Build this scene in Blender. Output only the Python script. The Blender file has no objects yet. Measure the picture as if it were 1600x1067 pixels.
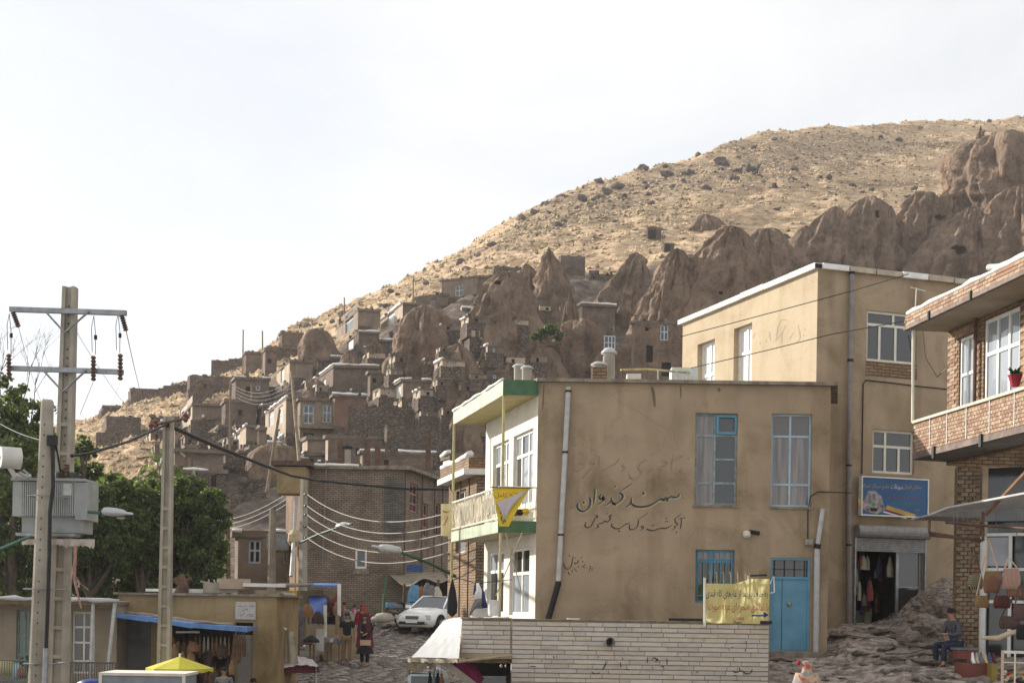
import bpy, bmesh, math, random
from mathutils import Vector, Matrix, noise
random.seed(7)
V = Vector
sc = bpy.context.scene
col = sc.collection
rad = math.radians
# ------------------------------------------------------------------ camera
F, ROLL, HX, HY = 2200.0, 0.015, 800.0, 950.0
cs, sn = math.cos(ROLL), math.sin(ROLL)
cam_d = bpy.data.cameras.new('camera'); cam = bpy.data.objects.new('camera', cam_d); col.objects.link(cam)
cam.matrix_world = Matrix.Rotation(rad(90), 4, 'X') @ Matrix.Rotation(ROLL, 4, 'Z')
cam_d.sensor_width = 36; cam_d.lens = F / 1600 * 36
cam_d.shift_y = (HY - 533.5) / 1600; cam_d.clip_start = 0.5; cam_d.clip_end = 6000
sc.camera = cam
# ------------------------------------------------------------------ light
SUN_AZ, SUN_EL = rad(35), rad(21)           # azimuth measured from -X (left) towards +Y (behind)
sun_dir = V((-math.cos(SUN_EL) * math.cos(SUN_AZ), math.cos(SUN_EL) * math.sin(SUN_AZ), math.sin(SUN_EL)))
w = bpy.data.worlds.new('World'); sc.world = w; w.use_nodes = True
nt = w.node_tree; nt.nodes.clear(); L = nt.links.new
sky = nt.nodes.new('ShaderNodeTexSky'); sky.sky_type = 'NISHITA'; sky.sun_disc = False
sky.sun_elevation = SUN_EL
sky.sun_rotation = math.atan2(sun_dir.x, sun_dir.y)
sky.altitude = 2000; sky.air_density = 1.0; sky.dust_density = 2.5; sky.ozone_density = 1
tc = nt.nodes.new('ShaderNodeTexCoord')
mp = nt.nodes.new('ShaderNodeMapping'); mp.inputs['Scale'].default_value = (1.0, 1.0, 3.2); mp.inputs['Location'].default_value = (3.1, 0.6, 0.2)
nz = nt.nodes.new('ShaderNodeTexNoise'); nz.inputs['Scale'].default_value = 2.2; nz.inputs['Detail'].default_value = 7; nz.inputs['Roughness'].default_value = .55
nz.inputs['Distortion'].default_value = .5
L(tc.outputs['Generated'], mp.inputs[0]); L(mp.outputs[0], nz.inputs['Vector'])
cr = nt.nodes.new('ShaderNodeValToRGB'); cr.color_ramp.elements[0].position = .38; cr.color_ramp.elements[1].position = .66
cr.color_ramp.elements[0].color = (.72, .72, .72, 1); cr.color_ramp.elements[1].color = (.97, .97, .97, 1)
L(nz.outputs[0], cr.inputs[0])
mx = nt.nodes.new('ShaderNodeMix'); mx.data_type = 'RGBA'
L(cr.outputs[0], mx.inputs['Factor']); L(sky.outputs[0], mx.inputs['A']); mx.inputs['B'].default_value = (6.5, 6.5, 6.45, 1)
bg = nt.nodes.new('ShaderNodeBackground'); bg.inputs['Strength'].default_value = .1
L(mx.outputs['Result'], bg.inputs[0])
ow = nt.nodes.new('ShaderNodeOutputWorld'); L(bg.outputs[0], ow.inputs[0])
sun_d = bpy.data.lights.new('sun', 'SUN'); sun_d.energy = 5.0; sun_d.angle = rad(.6); sun_d.color = (1, .93, .84)
sun = bpy.data.objects.new('sun', sun_d); col.objects.link(sun); sun.rotation_euler = sun_dir.to_track_quat('Z', 'Y').to_euler()
sc.view_settings.view_transform = 'Standard'; sc.view_settings.look = 'None'; sc.view_settings.gamma = 1
sc.view_settings.exposure = 0.66
try: sc.view_settings.use_curve_mapping = False
except Exception: pass
sc.render.engine = 'CYCLES'; sc.cycles.max_bounces = 5; sc.cycles.use_denoising = True
sc.cycles.diffuse_bounces = 3; sc.cycles.glossy_bounces = 3
# ------------------------------------------------------------------ helpers
def ray(px, py):
    du, dv = px - HX, py - HY
    return (du * cs + dv * sn) / F, -(-du * sn + dv * cs) / F
def P(px, py, Y):
    a, e = ray(px, py); return V((a * Y, Y, e * Y))
class Fr:
    """vertical facade frame: s runs left to right as seen from outside, n points outwards"""
    def __init__(s, O, d):
        s.O = V((O[0], O[1], 0)); d = V((d[0], d[1], 0)); s.L = d.length; s.d = d.normalized(); s.n = V((s.d.y, -s.d.x, 0))
    def p(s, a, z, o=0): q = s.O + s.d * a + s.n * o; return V((q.x, q.y, z))
    def hit(s, px, py):
        rx, rz = ray(px, py)
        a = (rx * s.O.y - s.O.x) / (s.d.x - rx * s.d.y); t = s.O.y + a * s.d.y
        return a, t * rz
    def off(s, o): q = s.O + s.n * o; return Fr((q.x, q.y), s.d)
def fr2(a, b): return Fr((a[0], a[1]), (b[0] - a[0], b[1] - a[1]))
ORG = {}
def org(o): return ORG.get(o, V((0, 0, 0)))
class MB:
    def __init__(s): s.v = []; s.f = []; s.m = []
    def quad(s, *pts, m=0):
        i = len(s.v); s.v += [V(p) for p in pts]; s.f.append(tuple(range(i, i + len(pts)))); s.m.append(m)
    def hexa(s, b, t, m=0):
        n = len(b); i = len(s.v); s.v += [V(p) for p in b] + [V(p) for p in t]
        s.f.append(tuple(i + n - 1 - k for k in range(n))); s.f.append(tuple(i + n + k for k in range(n)))
        for k in range(n): s.f.append((i + k, i + (k + 1) % n, i + n + (k + 1) % n, i + n + k))
        s.m += [m] * (n + 2)
    def fbox(s, fr, s0, s1, z0, z1, d0, d1, m=0):
        s.hexa([fr.p(s0, z0, d1), fr.p(s1, z0, d1), fr.p(s1, z0, d0), fr.p(s0, z0, d0)],
               [fr.p(s0, z1, d1), fr.p(s1, z1, d1), fr.p(s1, z1, d0), fr.p(s0, z1, d0)], m)
    def box(s, c, sz, rz=0, m=0, rx=0, ry=0):
        R = Matrix.Rotation(rz, 3, 'Z') @ Matrix.Rotation(ry, 3, 'Y') @ Matrix.Rotation(rx, 3, 'X'); c = V(c); x, y, z = sz[0] / 2, sz[1] / 2, sz[2] / 2
        q = [c + R @ V(p) for p in ((-x, -y, -z), (x, -y, -z), (x, y, -z), (-x, y, -z), (-x, -y, z), (x, -y, z), (x, y, z), (-x, y, z))]
        s.hexa(q[:4], q[4:], m)
    def prism(s, poly, z0, z1, m=0):
        s.hexa([(p[0], p[1], z0) for p in poly], [(p[0], p[1], z1) for p in poly], m)
    def tube(s, pts, r, n=8, m=0, cap=True):
        pts = [V(p) for p in pts]; k = len(pts); rs = r if isinstance(r, (list, tuple)) else [r] * k; i0 = len(s.v)
        up = None
        for j, p in enumerate(pts):
            t = (pts[min(j + 1, k - 1)] - pts[max(j - 1, 0)])
            t = t.normalized() if t.length > 1e-9 else V((0, 0, 1))
            if up is None: up = t.orthogonal().normalized()
            up = (up - t * up.dot(t)); up = up.normalized() if up.length > 1e-6 else t.orthogonal().normalized()
            b = t.cross(up)
            for a in range(n):
                an = 2 * math.pi * a / n + math.pi / n; s.v.append(p + (up * math.cos(an) + b * math.sin(an)) * rs[j])
        for j in range(k - 1):
            for a in range(n):
                s.f.append((i0 + j * n + a, i0 + j * n + (a + 1) % n, i0 + (j + 1) * n + (a + 1) % n, i0 + (j + 1) * n + a)); s.m.append(m)
        if cap:
            s.f.append(tuple(i0 + n - 1 - a for a in range(n))); s.f.append(tuple(i0 + (k - 1) * n + a for a in range(n))); s.m += [m, m]
    def lathe(s, c, prof, n=12, m=0, sx=1, sy=1):
        c = V(c); i0 = len(s.v); k = len(prof)
        for r, z in prof:
            for a in range(n):
                an = 2 * math.pi * a / n; s.v.append(c + V((r * math.cos(an) * sx, r * math.sin(an) * sy, z)))
        for j in range(k - 1):
            for a in range(n):
                s.f.append((i0 + j * n + a, i0 + j * n + (a + 1) % n, i0 + (j + 1) * n + (a + 1) % n, i0 + (j + 1) * n + a)); s.m.append(m)
        s.f.append(tuple(i0 + n - 1 - a for a in range(n))); s.f.append(tuple(i0 + (k - 1) * n + a for a in range(n))); s.m += [m, m]
    def grid(s, fn, nu, nv, m=0, close=False):
        i0 = len(s.v)
        for j in range(nv + 1):
            for i in range(nu + 1): s.v.append(V(fn(i / nu, j / nv)))
        for j in range(nv):
            for i in range(nu):
                a = i0 + j * (nu + 1) + i; s.f.append((a, a + 1, a + nu + 2, a + nu + 1)); s.m.append(m)
    def wall(s, fr, s0, s1, z0, z1, holes=(), depth=.15, m=0, mr=None):
        """front skin with openings and their reveals"""
        mr = m if mr is None else mr
        S = sorted({s0, s1, *[h[0] for h in holes], *[h[1] for h in holes]}); Z = sorted({z0, z1, *[h[2] for h in holes], *[h[3] for h in holes]})
        for a, b in zip(S, S[1:]):
            for c, d in zip(Z, Z[1:]):
                x, y = (a + b) / 2, (c + d) / 2
                if not any(h[0] < x < h[1] and h[2] < y < h[3] for h in holes):
                    s.quad(fr.p(a, c), fr.p(b, c), fr.p(b, d), fr.p(a, d), m=m)
        for h in holes:
            a, b, c, d = h[:4]; D = -depth
            s.quad(fr.p(a, c), fr.p(a, d), fr.p(a, d, D), fr.p(a, c, D), m=mr); s.quad(fr.p(b, c), fr.p(b, c, D), fr.p(b, d, D), fr.p(b, d), m=mr)
            s.quad(fr.p(a, c), fr.p(a, c, D), fr.p(b, c, D), fr.p(b, c), m=mr); s.quad(fr.p(a, d), fr.p(b, d), fr.p(b, d, D), fr.p(a, d, D), m=mr)
    def build(s, name, mats, parent=None, smooth=False, fix=False):
        o0 = org(parent)
        me = bpy.data.meshes.new(name); me.from_pydata([tuple(p - o0) for p in s.v], [], s.f)
        if not isinstance(mats, (list, tuple)): mats = [mats]
        for k in mats: me.materials.append(k)
        me.polygons.foreach_set('material_index', s.m)
        if smooth: me.polygons.foreach_set('use_smooth', [True] * len(s.f))
        uv = me.uv_layers.new(name='UVMap'); data = [0.0] * (2 * len(me.loops)); k = 0
        for pl in me.polygons:
            n = pl.normal
            h = V((-n.y, n.x, 0)); flat = h.length < .5; h = h.normalized() if not flat else h
            for li in pl.loop_indices:
                p = me.vertices[me.loops[li].vertex_index].co + o0
                if flat: data[2 * li] = p.x; data[2 * li + 1] = p.y
                else: data[2 * li] = p.x * h.x + p.y * h.y; data[2 * li + 1] = p.z
        uv.data.foreach_set('uv', data)
        if fix or smooth:
            bm = bmesh.new(); bm.from_mesh(me); bmesh.ops.recalc_face_normals(bm, faces=bm.faces); bm.to_mesh(me); bm.free()
        o = bpy.data.objects.new(name, me); col.objects.link(o)
        if parent: o.parent = parent; ORG[o] = o0
        if name in ('lettering', 'lettering_outline', 'print', 'scribbled_marks', 'faded_writing', 'crack'): o['kind'] = 'stuff'
        return o
def tag(o, label=None, cat=None, group=None, kind=None):
    if label: o['label'] = label
    if cat: o['category'] = cat
    if group: o['group'] = group
    if kind: o['kind'] = kind
    elif cat and 'kind' not in o: o['kind'] = 'thing'
    return o
def thing(name, label, cat, loc=(0, 0, 0), group=None):
    o = bpy.data.objects.new(name, None); col.objects.link(o); o.location = loc; ORG[o] = V(loc); o.empty_display_size = .2
    return tag(o, label, cat, group)
def link_copy(src, parent=None, name=None):
    c = src.copy(); col.objects.link(c); c.parent = parent
    return c
def copy_tree(o, parent=None):
    c = o.copy(); col.objects.link(c); c.parent = parent
    for ch in list(o.children): copy_tree(ch, c)
    return c
# ------------------------------------------------------------------ materials
MATS = {}
def mat(key, c1, c2=None, scale=4, rough=.85, bump=0, bscale=None, metal=0, c3=None, streak=0, stretch=(1, 1, 1), spec=.3, detail=6, lo=.35, hi=.65, dist=0):
    if key in MATS: return MATS[key]
    m = bpy.data.materials.new(key); m.use_nodes = True; nt = m.node_tree; N = nt.nodes; L = nt.links.new; b = N['Principled BSDF']
    b.inputs['Roughness'].default_value = rough; b.inputs['Metallic'].default_value = metal; b.inputs['Specular IOR Level'].default_value = spec
    tc = N.new('ShaderNodeTexCoord'); mp = N.new('ShaderNodeMapping'); mp.inputs['Scale'].default_value = stretch; L(tc.outputs['Object'], mp.inputs[0])
    c2 = c2 or tuple(x * .8 for x in c1)
    n = N.new('ShaderNodeTexNoise'); n.inputs['Scale'].default_value = scale; n.inputs['Detail'].default_value = detail; n.inputs['Distortion'].default_value = dist; L(mp.outputs[0], n.inputs['Vector'])
    r = N.new('ShaderNodeValToRGB'); e = r.color_ramp.elements; e[0].position = lo; e[1].position = hi; e[0].color = (*c2, 1); e[1].color = (*c1, 1)
    if c3: x = e.new(min(.95, hi + .12)); x.color = (*c3, 1)
    L(n.outputs[0], r.inputs[0]); out = r.outputs[0]
    if streak:
        n2 = N.new('ShaderNodeTexNoise'); n2.inputs['Scale'].default_value = 1.0; n2.inputs['Detail'].default_value = 5
        m2 = N.new('ShaderNodeMapping'); m2.inputs['Scale'].default_value = (2.2, 2.2, .35); L(tc.outputs['Object'], m2.inputs[0]); L(m2.outputs[0], n2.inputs['Vector'])
        r2 = N.new('ShaderNodeValToRGB'); r2.color_ramp.elements[0].position = .30; r2.color_ramp.elements[1].position = .5; k = 1 - streak
        r2.color_ramp.elements[0].color = (k, k * .98, k * .93, 1); r2.color_ramp.elements[1].color = (1, 1, 1, 1); L(n2.outputs[0], r2.inputs[0])
        mu = N.new('ShaderNodeMix'); mu.data_type = 'RGBA'; mu.blend_type = 'MULTIPLY'; mu.inputs['Factor'].default_value = 1; L(out, mu.inputs['A']); L(r2.outputs[0], mu.inputs['B']); out = mu.outputs['Result']
    L(out, b.inputs['Base Color'])
    if bump:
        n3 = N.new('ShaderNodeTexNoise'); n3.inputs['Scale'].default_value = bscale or scale * 3; n3.inputs['Detail'].default_value = 8; L(mp.outputs[0], n3.inputs['Vector'])
        bp = N.new('ShaderNodeBump'); bp.inputs['Strength'].default_value = 1.0; bp.inputs['Distance'].default_value = bump; L(n3.outputs[0], bp.inputs['Height']); L(bp.outputs[0], b.inputs['Normal'])
    MATS[key] = m; return m
def brickmat(key, c1, c2, mortar, bw, bh, mw=.012, bump=.01, dirt=.35):
    m = bpy.data.materials.new(key); m.use_nodes = True; nt = m.node_tree; N = nt.nodes; L = nt.links.new; b = N['Principled BSDF']; b.inputs['Roughness'].default_value = .9
    b.inputs['Specular IOR Level'].default_value = .2
    uv = N.new('ShaderNodeUVMap'); t = N.new('ShaderNodeTexBrick'); t.inputs['Scale'].default_value = 1; t.inputs['Brick Width'].default_value = bw; t.inputs['Row Height'].default_value = bh
    t.inputs['Mortar Size'].default_value = mw; t.inputs['Mortar Smooth'].default_value = .3; t.inputs['Color1'].default_value = (*c1, 1); t.inputs['Color2'].default_value = (*c2, 1); t.inputs['Mortar'].default_value = (*mortar, 1)
    n = N.new('ShaderNodeTexNoise'); n.inputs['Scale'].default_value = .9; n.inputs['Detail'].default_value = 7; tc = N.new('ShaderNodeTexCoord'); L(tc.outputs['Object'], n.inputs['Vector'])
    nd = N.new('ShaderNodeTexNoise'); nd.inputs['Scale'].default_value = 2.5; L(uv.outputs[0], nd.inputs['Vector'])
    ma = N.new('ShaderNodeMix'); ma.data_type = 'RGBA'; ma.blend_type = 'ADD'; ma.inputs['Factor'].default_value = .05; L(uv.outputs[0], ma.inputs['A']); L(nd.outputs['Color'], ma.inputs['B']); L(ma.outputs['Result'], t.inputs['Vector'])
    r = N.new('ShaderNodeValToRGB'); r.color_ramp.elements[0].position = .35; r.color_ramp.elements[1].position = .6; k = 1 - dirt
    r.color_ramp.elements[0].color = (k, k, k, 1); r.color_ramp.elements[1].color = (1, 1, 1, 1); L(n.outputs[0], r.inputs[0])
    mu = N.new('ShaderNodeMix'); mu.data_type = 'RGBA'; mu.blend_type = 'MULTIPLY'; mu.inputs['Factor'].default_value = 1; L(t.outputs['Color'], mu.inputs['A']); L(r.outputs[0], mu.inputs['B']); L(mu.outputs['Result'], b.inputs['Base Color'])
    bp = N.new('ShaderNodeBump'); bp.inputs['Distance'].default_value = bump; bp.invert = True; L(t.outputs['Fac'], bp.inputs['Height']); L(bp.outputs[0], b.inputs['Normal'])
    MATS[key] = m; return m
stucco = mat('mud_plaster', (.40, .305, .205), (.31, .235, .158), 1.3, .95, .012, 14, streak=.2, lo=.3, hi=.7)
stucco_lit = mat('pale_plaster', (.50, .41, .285), (.43, .35, .24), 1.1, .95, .008, 12, streak=.10, lo=.3, hi=.7)  # tall building's left face: sunlight put into a paler plaster colour
ochre = mat('ochre_plaster', (.36, .265, .14), (.28, .20, .10), 1.2, .95, .01, 12, streak=.25)
cement = mat('grey_cement', (.16, .15, .14), (.09, .085, .08), 1.6, .9, .01, 12, streak=.35)
concrete = mat('concrete', (.37, .33, .27), (.28, .25, .20), 3, .9, .006, 25, streak=.2)
slabmat = mat('slab_edge', (.30, .25, .19), (.16, .13, .10), 5, .9, .01, 20)
white = mat('white_paint', (.80, .79, .76), (.70, .68, .64), 5, .5)
whitesheet = mat('white_sheet', (.82, .80, .76), (.66, .64, .60), 3, .6, .01, 9)
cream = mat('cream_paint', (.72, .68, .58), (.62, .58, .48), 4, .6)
green = mat('green_paint', (.075, .15, .075), (.05, .11, .055), 4, .6)
litgreen = mat('pale_green_paint', (.46, .52, .38), (.34, .40, .28), 2.5, .6, streak=.25)  # sunlit copy of the green: sunlight put into a paler colour
yellowish = mat('yellow_paint', (.55, .47, .22), (.45, .37, .16), 3, .6)
blue = mat('blue_paint', (.13, .30, .42), (.10, .245, .35), 2.5, .5, streak=.12)
paleblue = mat('pale_blue_paint', (.42, .52, .58), (.30, .42, .50), 6, .5)
dark = mat('dark_interior', (.03, .025, .022), (.015, .013, .012), 3)  # near black base stands in for the shade inside openings and recesses
rust = mat('rusty_steel', (.15, .08, .05), (.07, .045, .035), 6, .7)
steel = mat('grey_steel', (.32, .33, .34), (.22, .23, .24), 6, .45, metal=.5)
black = mat('black_rubber', (.02, .02, .02), (.012, .012, .012), 6, .6)
brown = mat('brown_leather', (.12, .06, .03), (.06, .03, .018), 6, .6)
skinm = mat('skin', (.38, .22, .14), (.33, .19, .12), 6, .6)
wood = mat('weathered_wood', (.25, .18, .11), (.14, .10, .06), 5, .8, stretch=(1, 1, .2))
pipe = mat('grey_pipe_paint', (.50, .49, .48), (.40, .39, .37), 6, .5)
def stain(m, sc_=.8, lo=.50, hi=.68, k=.72):
    N = m.node_tree.nodes; L = m.node_tree.links; b = N['Principled BSDF']; src = b.inputs['Base Color'].links[0].from_socket
    tc = N.new('ShaderNodeTexCoord'); n = N.new('ShaderNodeTexNoise'); n.inputs['Scale'].default_value = sc_; n.inputs['Detail'].default_value = 10; n.inputs['Roughness'].default_value = .62; n.inputs['Distortion'].default_value = .8; L.new(tc.outputs['Object'], n.inputs['Vector'])
    r = N.new('ShaderNodeValToRGB'); r.color_ramp.elements[0].position = lo; r.color_ramp.elements[1].position = hi; r.color_ramp.elements[0].color = (1, 1, 1, 1); r.color_ramp.elements[1].color = (k, k * .96, k * .9, 1); L.new(n.outputs[0], r.inputs[0])
    v = N.new('ShaderNodeTexVoronoi'); v.feature = 'DISTANCE_TO_EDGE'; v.inputs['Scale'].default_value = .55; mv = N.new('ShaderNodeMix'); mv.data_type = 'RGBA'; mv.blend_type = 'ADD'; mv.inputs['Factor'].default_value = .35; L.new(tc.outputs['Object'], mv.inputs['A']); L.new(n.outputs['Color'], mv.inputs['B']); L.new(mv.outputs['Result'], v.inputs['Vector'])
    r2 = N.new('ShaderNodeValToRGB'); r2.color_ramp.elements[0].position = .0; r2.color_ramp.elements[1].position = .005; r2.color_ramp.elements[0].color = (.87, .86, .84, 1); L.new(v.outputs[0], r2.inputs[0])
    for rr in (r, r2):
        mu = N.new('ShaderNodeMix'); mu.data_type = 'RGBA'; mu.blend_type = 'MULTIPLY'; mu.inputs['Factor'].default_value = 1; L.new(src, mu.inputs['A']); L.new(rr.outputs[0], mu.inputs['B']); src = mu.outputs['Result']
    L.new(src, b.inputs['Base Color'])
stain(stucco); stain(stucco_lit, .7, .52, .72, .84); stain(ochre)
def glassmat(key, c, rough=.04, coat=1.0):
    m = bpy.data.materials.new(key); m.use_nodes = True; b = m.node_tree.nodes['Principled BSDF']; b.inputs['Base Color'].default_value = (*c, 1); b.inputs['Roughness'].default_value = rough; b.inputs['IOR'].default_value = 1.55
    b.inputs['Specular IOR Level'].default_value = .8
    N = m.node_tree.nodes; L = m.node_tree.links.new; n = N.new('ShaderNodeTexNoise'); n.inputs['Scale'].default_value = 1.3; tc = N.new('ShaderNodeTexCoord'); L(tc.outputs['Object'], n.inputs[0])
    bp = N.new('ShaderNodeBump'); bp.inputs['Distance'].default_value = .01; L(n.outputs[0], bp.inputs['Height']); L(bp.outputs[0], b.inputs['Normal'])
    MATS[key] = m; return m
glass = glassmat('window_glass', (.035, .035, .035)); glassgrey = glassmat('curtained_glass', (.17, .145, .135), .12)
b_ = glassgrey.node_tree.nodes; m_ = b_.new('ShaderNodeMapping'); m_.inputs['Scale'].default_value = (9, 9, .5); t_ = b_.new('ShaderNodeTexCoord'); n_ = b_.new('ShaderNodeTexNoise'); r_ = b_.new('ShaderNodeValToRGB'); L_ = glassgrey.node_tree.links.new; n_.inputs['Scale'].default_value = 1.2
L_(t_.outputs['Object'], m_.inputs[0]); L_(m_.outputs[0], n_.inputs['Vector']); L_(n_.outputs[0], r_.inputs[0]); L_(r_.outputs[0], b_['Principled BSDF'].inputs['Base Color']); r_.color_ramp.elements[0].position = .35; r_.color_ramp.elements[1].position = .62; r_.color_ramp.elements[0].color = (.10, .085, .08, 1); r_.color_ramp.elements[1].color = (.22, .19, .175, 1)
curtain = mat('curtain_cloth', (.35, .33, .30), (.20, .18, .17), 3, .9, stretch=(14, 14, .3))
brick_far = brickmat('brown_brick', (.37, .285, .21), (.26, .20, .15), (.14, .11, .088), .24, .085, .016, .012, .35)
brick_lit = brickmat('tan_brick', (.33, .22, .13), (.24, .155, .095), (.12, .09, .06), .23, .075, .012)
def stonemat(key, c1, c2, joint, sx=3.0, sz=5.5, bump=.06, jw=.06):
    m = bpy.data.materials.new(key); m.use_nodes = True; nt = m.node_tree; N = nt.nodes; L = nt.links.new; b = N['Principled BSDF']; b.inputs['Roughness'].default_value = .95; b.inputs['Specular IOR Level'].default_value = .15
    tc = N.new('ShaderNodeTexCoord'); mp = N.new('ShaderNodeMapping'); mp.inputs['Scale'].default_value = (sx, sx, sz); L(tc.outputs['Object'], mp.inputs[0])
    nd = N.new('ShaderNodeTexNoise'); nd.inputs['Scale'].default_value = 1.2; L(mp.outputs[0], nd.inputs['Vector']); ad = N.new('ShaderNodeMix'); ad.data_type = 'RGBA'; ad.blend_type = 'ADD'; ad.inputs['Factor'].default_value = .5; L(mp.outputs[0], ad.inputs['A']); L(nd.outputs['Color'], ad.inputs['B'])
    v1 = N.new('ShaderNodeTexVoronoi'); v1.feature = 'F1'; v2 = N.new('ShaderNodeTexVoronoi'); v2.feature = 'DISTANCE_TO_EDGE'
    for v in (v1, v2): v.inputs['Scale'].default_value = 1; L(ad.outputs['Result'], v.inputs['Vector'])
    r1 = N.new('ShaderNodeValToRGB'); r1.color_ramp.elements[0].color = (*c2, 1); r1.color_ramp.elements[1].color = (*c1, 1); sp = N.new('ShaderNodeSeparateColor'); L(v1.outputs['Color'], sp.inputs[0]); L(sp.outputs[0], r1.inputs[0])
    r2 = N.new('ShaderNodeValToRGB'); r2.color_ramp.elements[0].position = jw * .4; r2.color_ramp.elements[1].position = jw * 2.2; L(v2.outputs[0], r2.inputs[0])
    mi = N.new('ShaderNodeMix'); mi.data_type = 'RGBA'; L(r2.outputs[0], mi.inputs['Factor']); mi.inputs['A'].default_value = (*joint, 1); L(r1.outputs[0], mi.inputs['B'])
    n = N.new('ShaderNodeTexNoise'); n.inputs['Scale'].default_value = .8; n.inputs['Detail'].default_value = 8; L(tc.outputs['Object'], n.inputs['Vector']); r = N.new('ShaderNodeValToRGB'); r.color_ramp.elements[0].position = .35; r.color_ramp.elements[1].position = .65; r.color_ramp.elements[0].color = (.72, .72, .72, 1)
    L(n.outputs[0], r.inputs[0]); mu = N.new('ShaderNodeMix'); mu.data_type = 'RGBA'; mu.blend_type = 'MULTIPLY'; mu.inputs['Factor'].default_value = 1; L(mi.outputs['Result'], mu.inputs['A']); L(r.outputs[0], mu.inputs['B']); L(mu.outputs['Result'], b.inputs['Base Color'])
    bp = N.new('ShaderNodeBump'); bp.inputs['Distance'].default_value = bump; L(r2.outputs[0], bp.inputs['Height']); L(bp.outputs[0], b.inputs['Normal'])
    MATS[key] = m; return m
stonewall = stonemat('rubble_stone', (.25, .195, .15), (.15, .115, .09), (.095, .075, .06))
hillbrick = brickmat('hillside_brick', (.26, .19, .14), (.18, .135, .10), (.12, .095, .075), .3, .11, .02, .01)
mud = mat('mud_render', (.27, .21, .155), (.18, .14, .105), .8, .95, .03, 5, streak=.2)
mudlit = mat('light_mud_render', (.46, .37, .275), (.34, .27, .20), .8, .95, .03, 5, streak=.15)  # mud render made paler, sunlight on left walls put into the colour
rock = mat('tuff_rock', (.245, .168, .115), (.115, .078, .054), .30, .95, .6, 1.3, streak=.28, lo=.3, hi=.7, detail=10)
boulderm = mat('dark_boulder', (.13, .11, .095), (.065, .055, .05), 1.4, .95, .05, 3)
def simple_panes(cols, rows):
    """cols: list of u edges, rows: list of v edges"""
    return [(a, b, c, d) for a, b in zip(cols, cols[1:]) for c, d in zip(rows, rows[1:])]
def window(fr, s0, s1, z0, z1, parent, panes=None, fm=None, gm=None, fw=.05, rec=.10, th=.05, name='window', sep=True, cur=None):
    panes = panes or simple_panes([0, .5, 1], [0, .7, 1]); fm = fm or white; gm = gm or glass
    f = MB(); W, H = s1 - s0, z1 - z0; pn = []
    for u0, u1, v0, v1 in panes:
        a, b, c, d = s0 + u0 * W, s0 + u1 * W, z0 + v0 * H, z0 + v1 * H; h = fw / 2
        ea, eb, ec, ed = (fw if u0 == 0 else h), (fw if u1 == 1 else h), (fw if v0 == 0 else h), (fw if v1 == 1 else h)
        f.fbox(fr, a, a + ea, c, d, -rec - th, -rec); f.fbox(fr, b - eb, b, c, d, -rec - th, -rec)
        f.fbox(fr, a + ea, b - eb, c, c + ec, -rec - th, -rec); f.fbox(fr, a + ea, b - eb, d - ed, d, -rec - th, -rec)
        pn.append((a + ea, b - eb, c + ec, d - ed))
    fo = f.build(name, fm, parent)
    if sep:
        for i, (a, b, c, d) in enumerate(pn):
            q = MB(); q.fbox(fr, a, b, c, d, -rec - th * .7, -rec - th * .5); q.build('pane', gm[i % len(gm)] if isinstance(gm, list) else gm, fo)
    else:
        q = MB()
        for a, b, c, d in pn: q.fbox(fr, a, b, c, d, -rec - th * .7, -rec - th * .5)
        q.build('pane', gm[0] if isinstance(gm, list) else gm, fo)['kind'] = 'stuff'
    return fo
def ribbon(mb, fr, pts, width, off=.003, nib=rad(35), zx=None, shift=(0, 0), m=0, wmin=.35):
    """broad nib stroke on a facade; pts in zoom coordinates, zx = (origin x, origin y, scale)"""
    ox, oy, k = zx
    Q = []
    for x, y in pts: Q.append(V((ox + (x + shift[0]) / k, oy + (y + shift[1]) / k, 0)))
    if len(Q) == 1:
        c = Q[0]; r = width / k * .62
        Q4 = [c + V((r * math.cos(a), r * math.sin(a), 0)) for a in (0.3, 1.87, 3.44, 5.0)]
        mb.quad(*[fr.p(*fr.hit(q.x, q.y), off) for q in reversed(Q4)], m=m); return
    # catmull-rom smoothing
    R = []
    for i in range(len(Q) - 1):
        p0, p1, p2, p3 = Q[max(i - 1, 0)], Q[i], Q[i + 1], Q[min(i + 2, len(Q) - 1)]
        for t in (0, .33, .66):
            R.append(.5 * ((2 * p1) + (p2 - p0) * t + (2 * p0 - 5 * p1 + 4 * p2 - p3) * t * t + (3 * p1 - p0 - 3 * p2 + p3) * t ** 3))
    R.append(Q[-1]); prev = None; nb = V((math.cos(nib), -math.sin(nib), 0))
    for i, p in enumerate(R):
        t = (R[min(i + 1, len(R) - 1)] - R[max(i - 1, 0)]).normalized(); nrm = V((-t.y, t.x, 0))
        endf = min(1, .45 + .3 * min(i, len(R) - 1 - i))
        w_ = width / k * (wmin + (1 - wmin) * abs(t.x * nb.y - t.y * nb.x)) * endf / 2
        a, b = p + nrm * w_, p - nrm * w_
        a, b = fr.p(*fr.hit(a.x, a.y), off), fr.p(*fr.hit(b.x, b.y), off)
        if prev: mb.quad(prev[0], prev[1], b, a, m=m)
        prev = (a, b)
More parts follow.
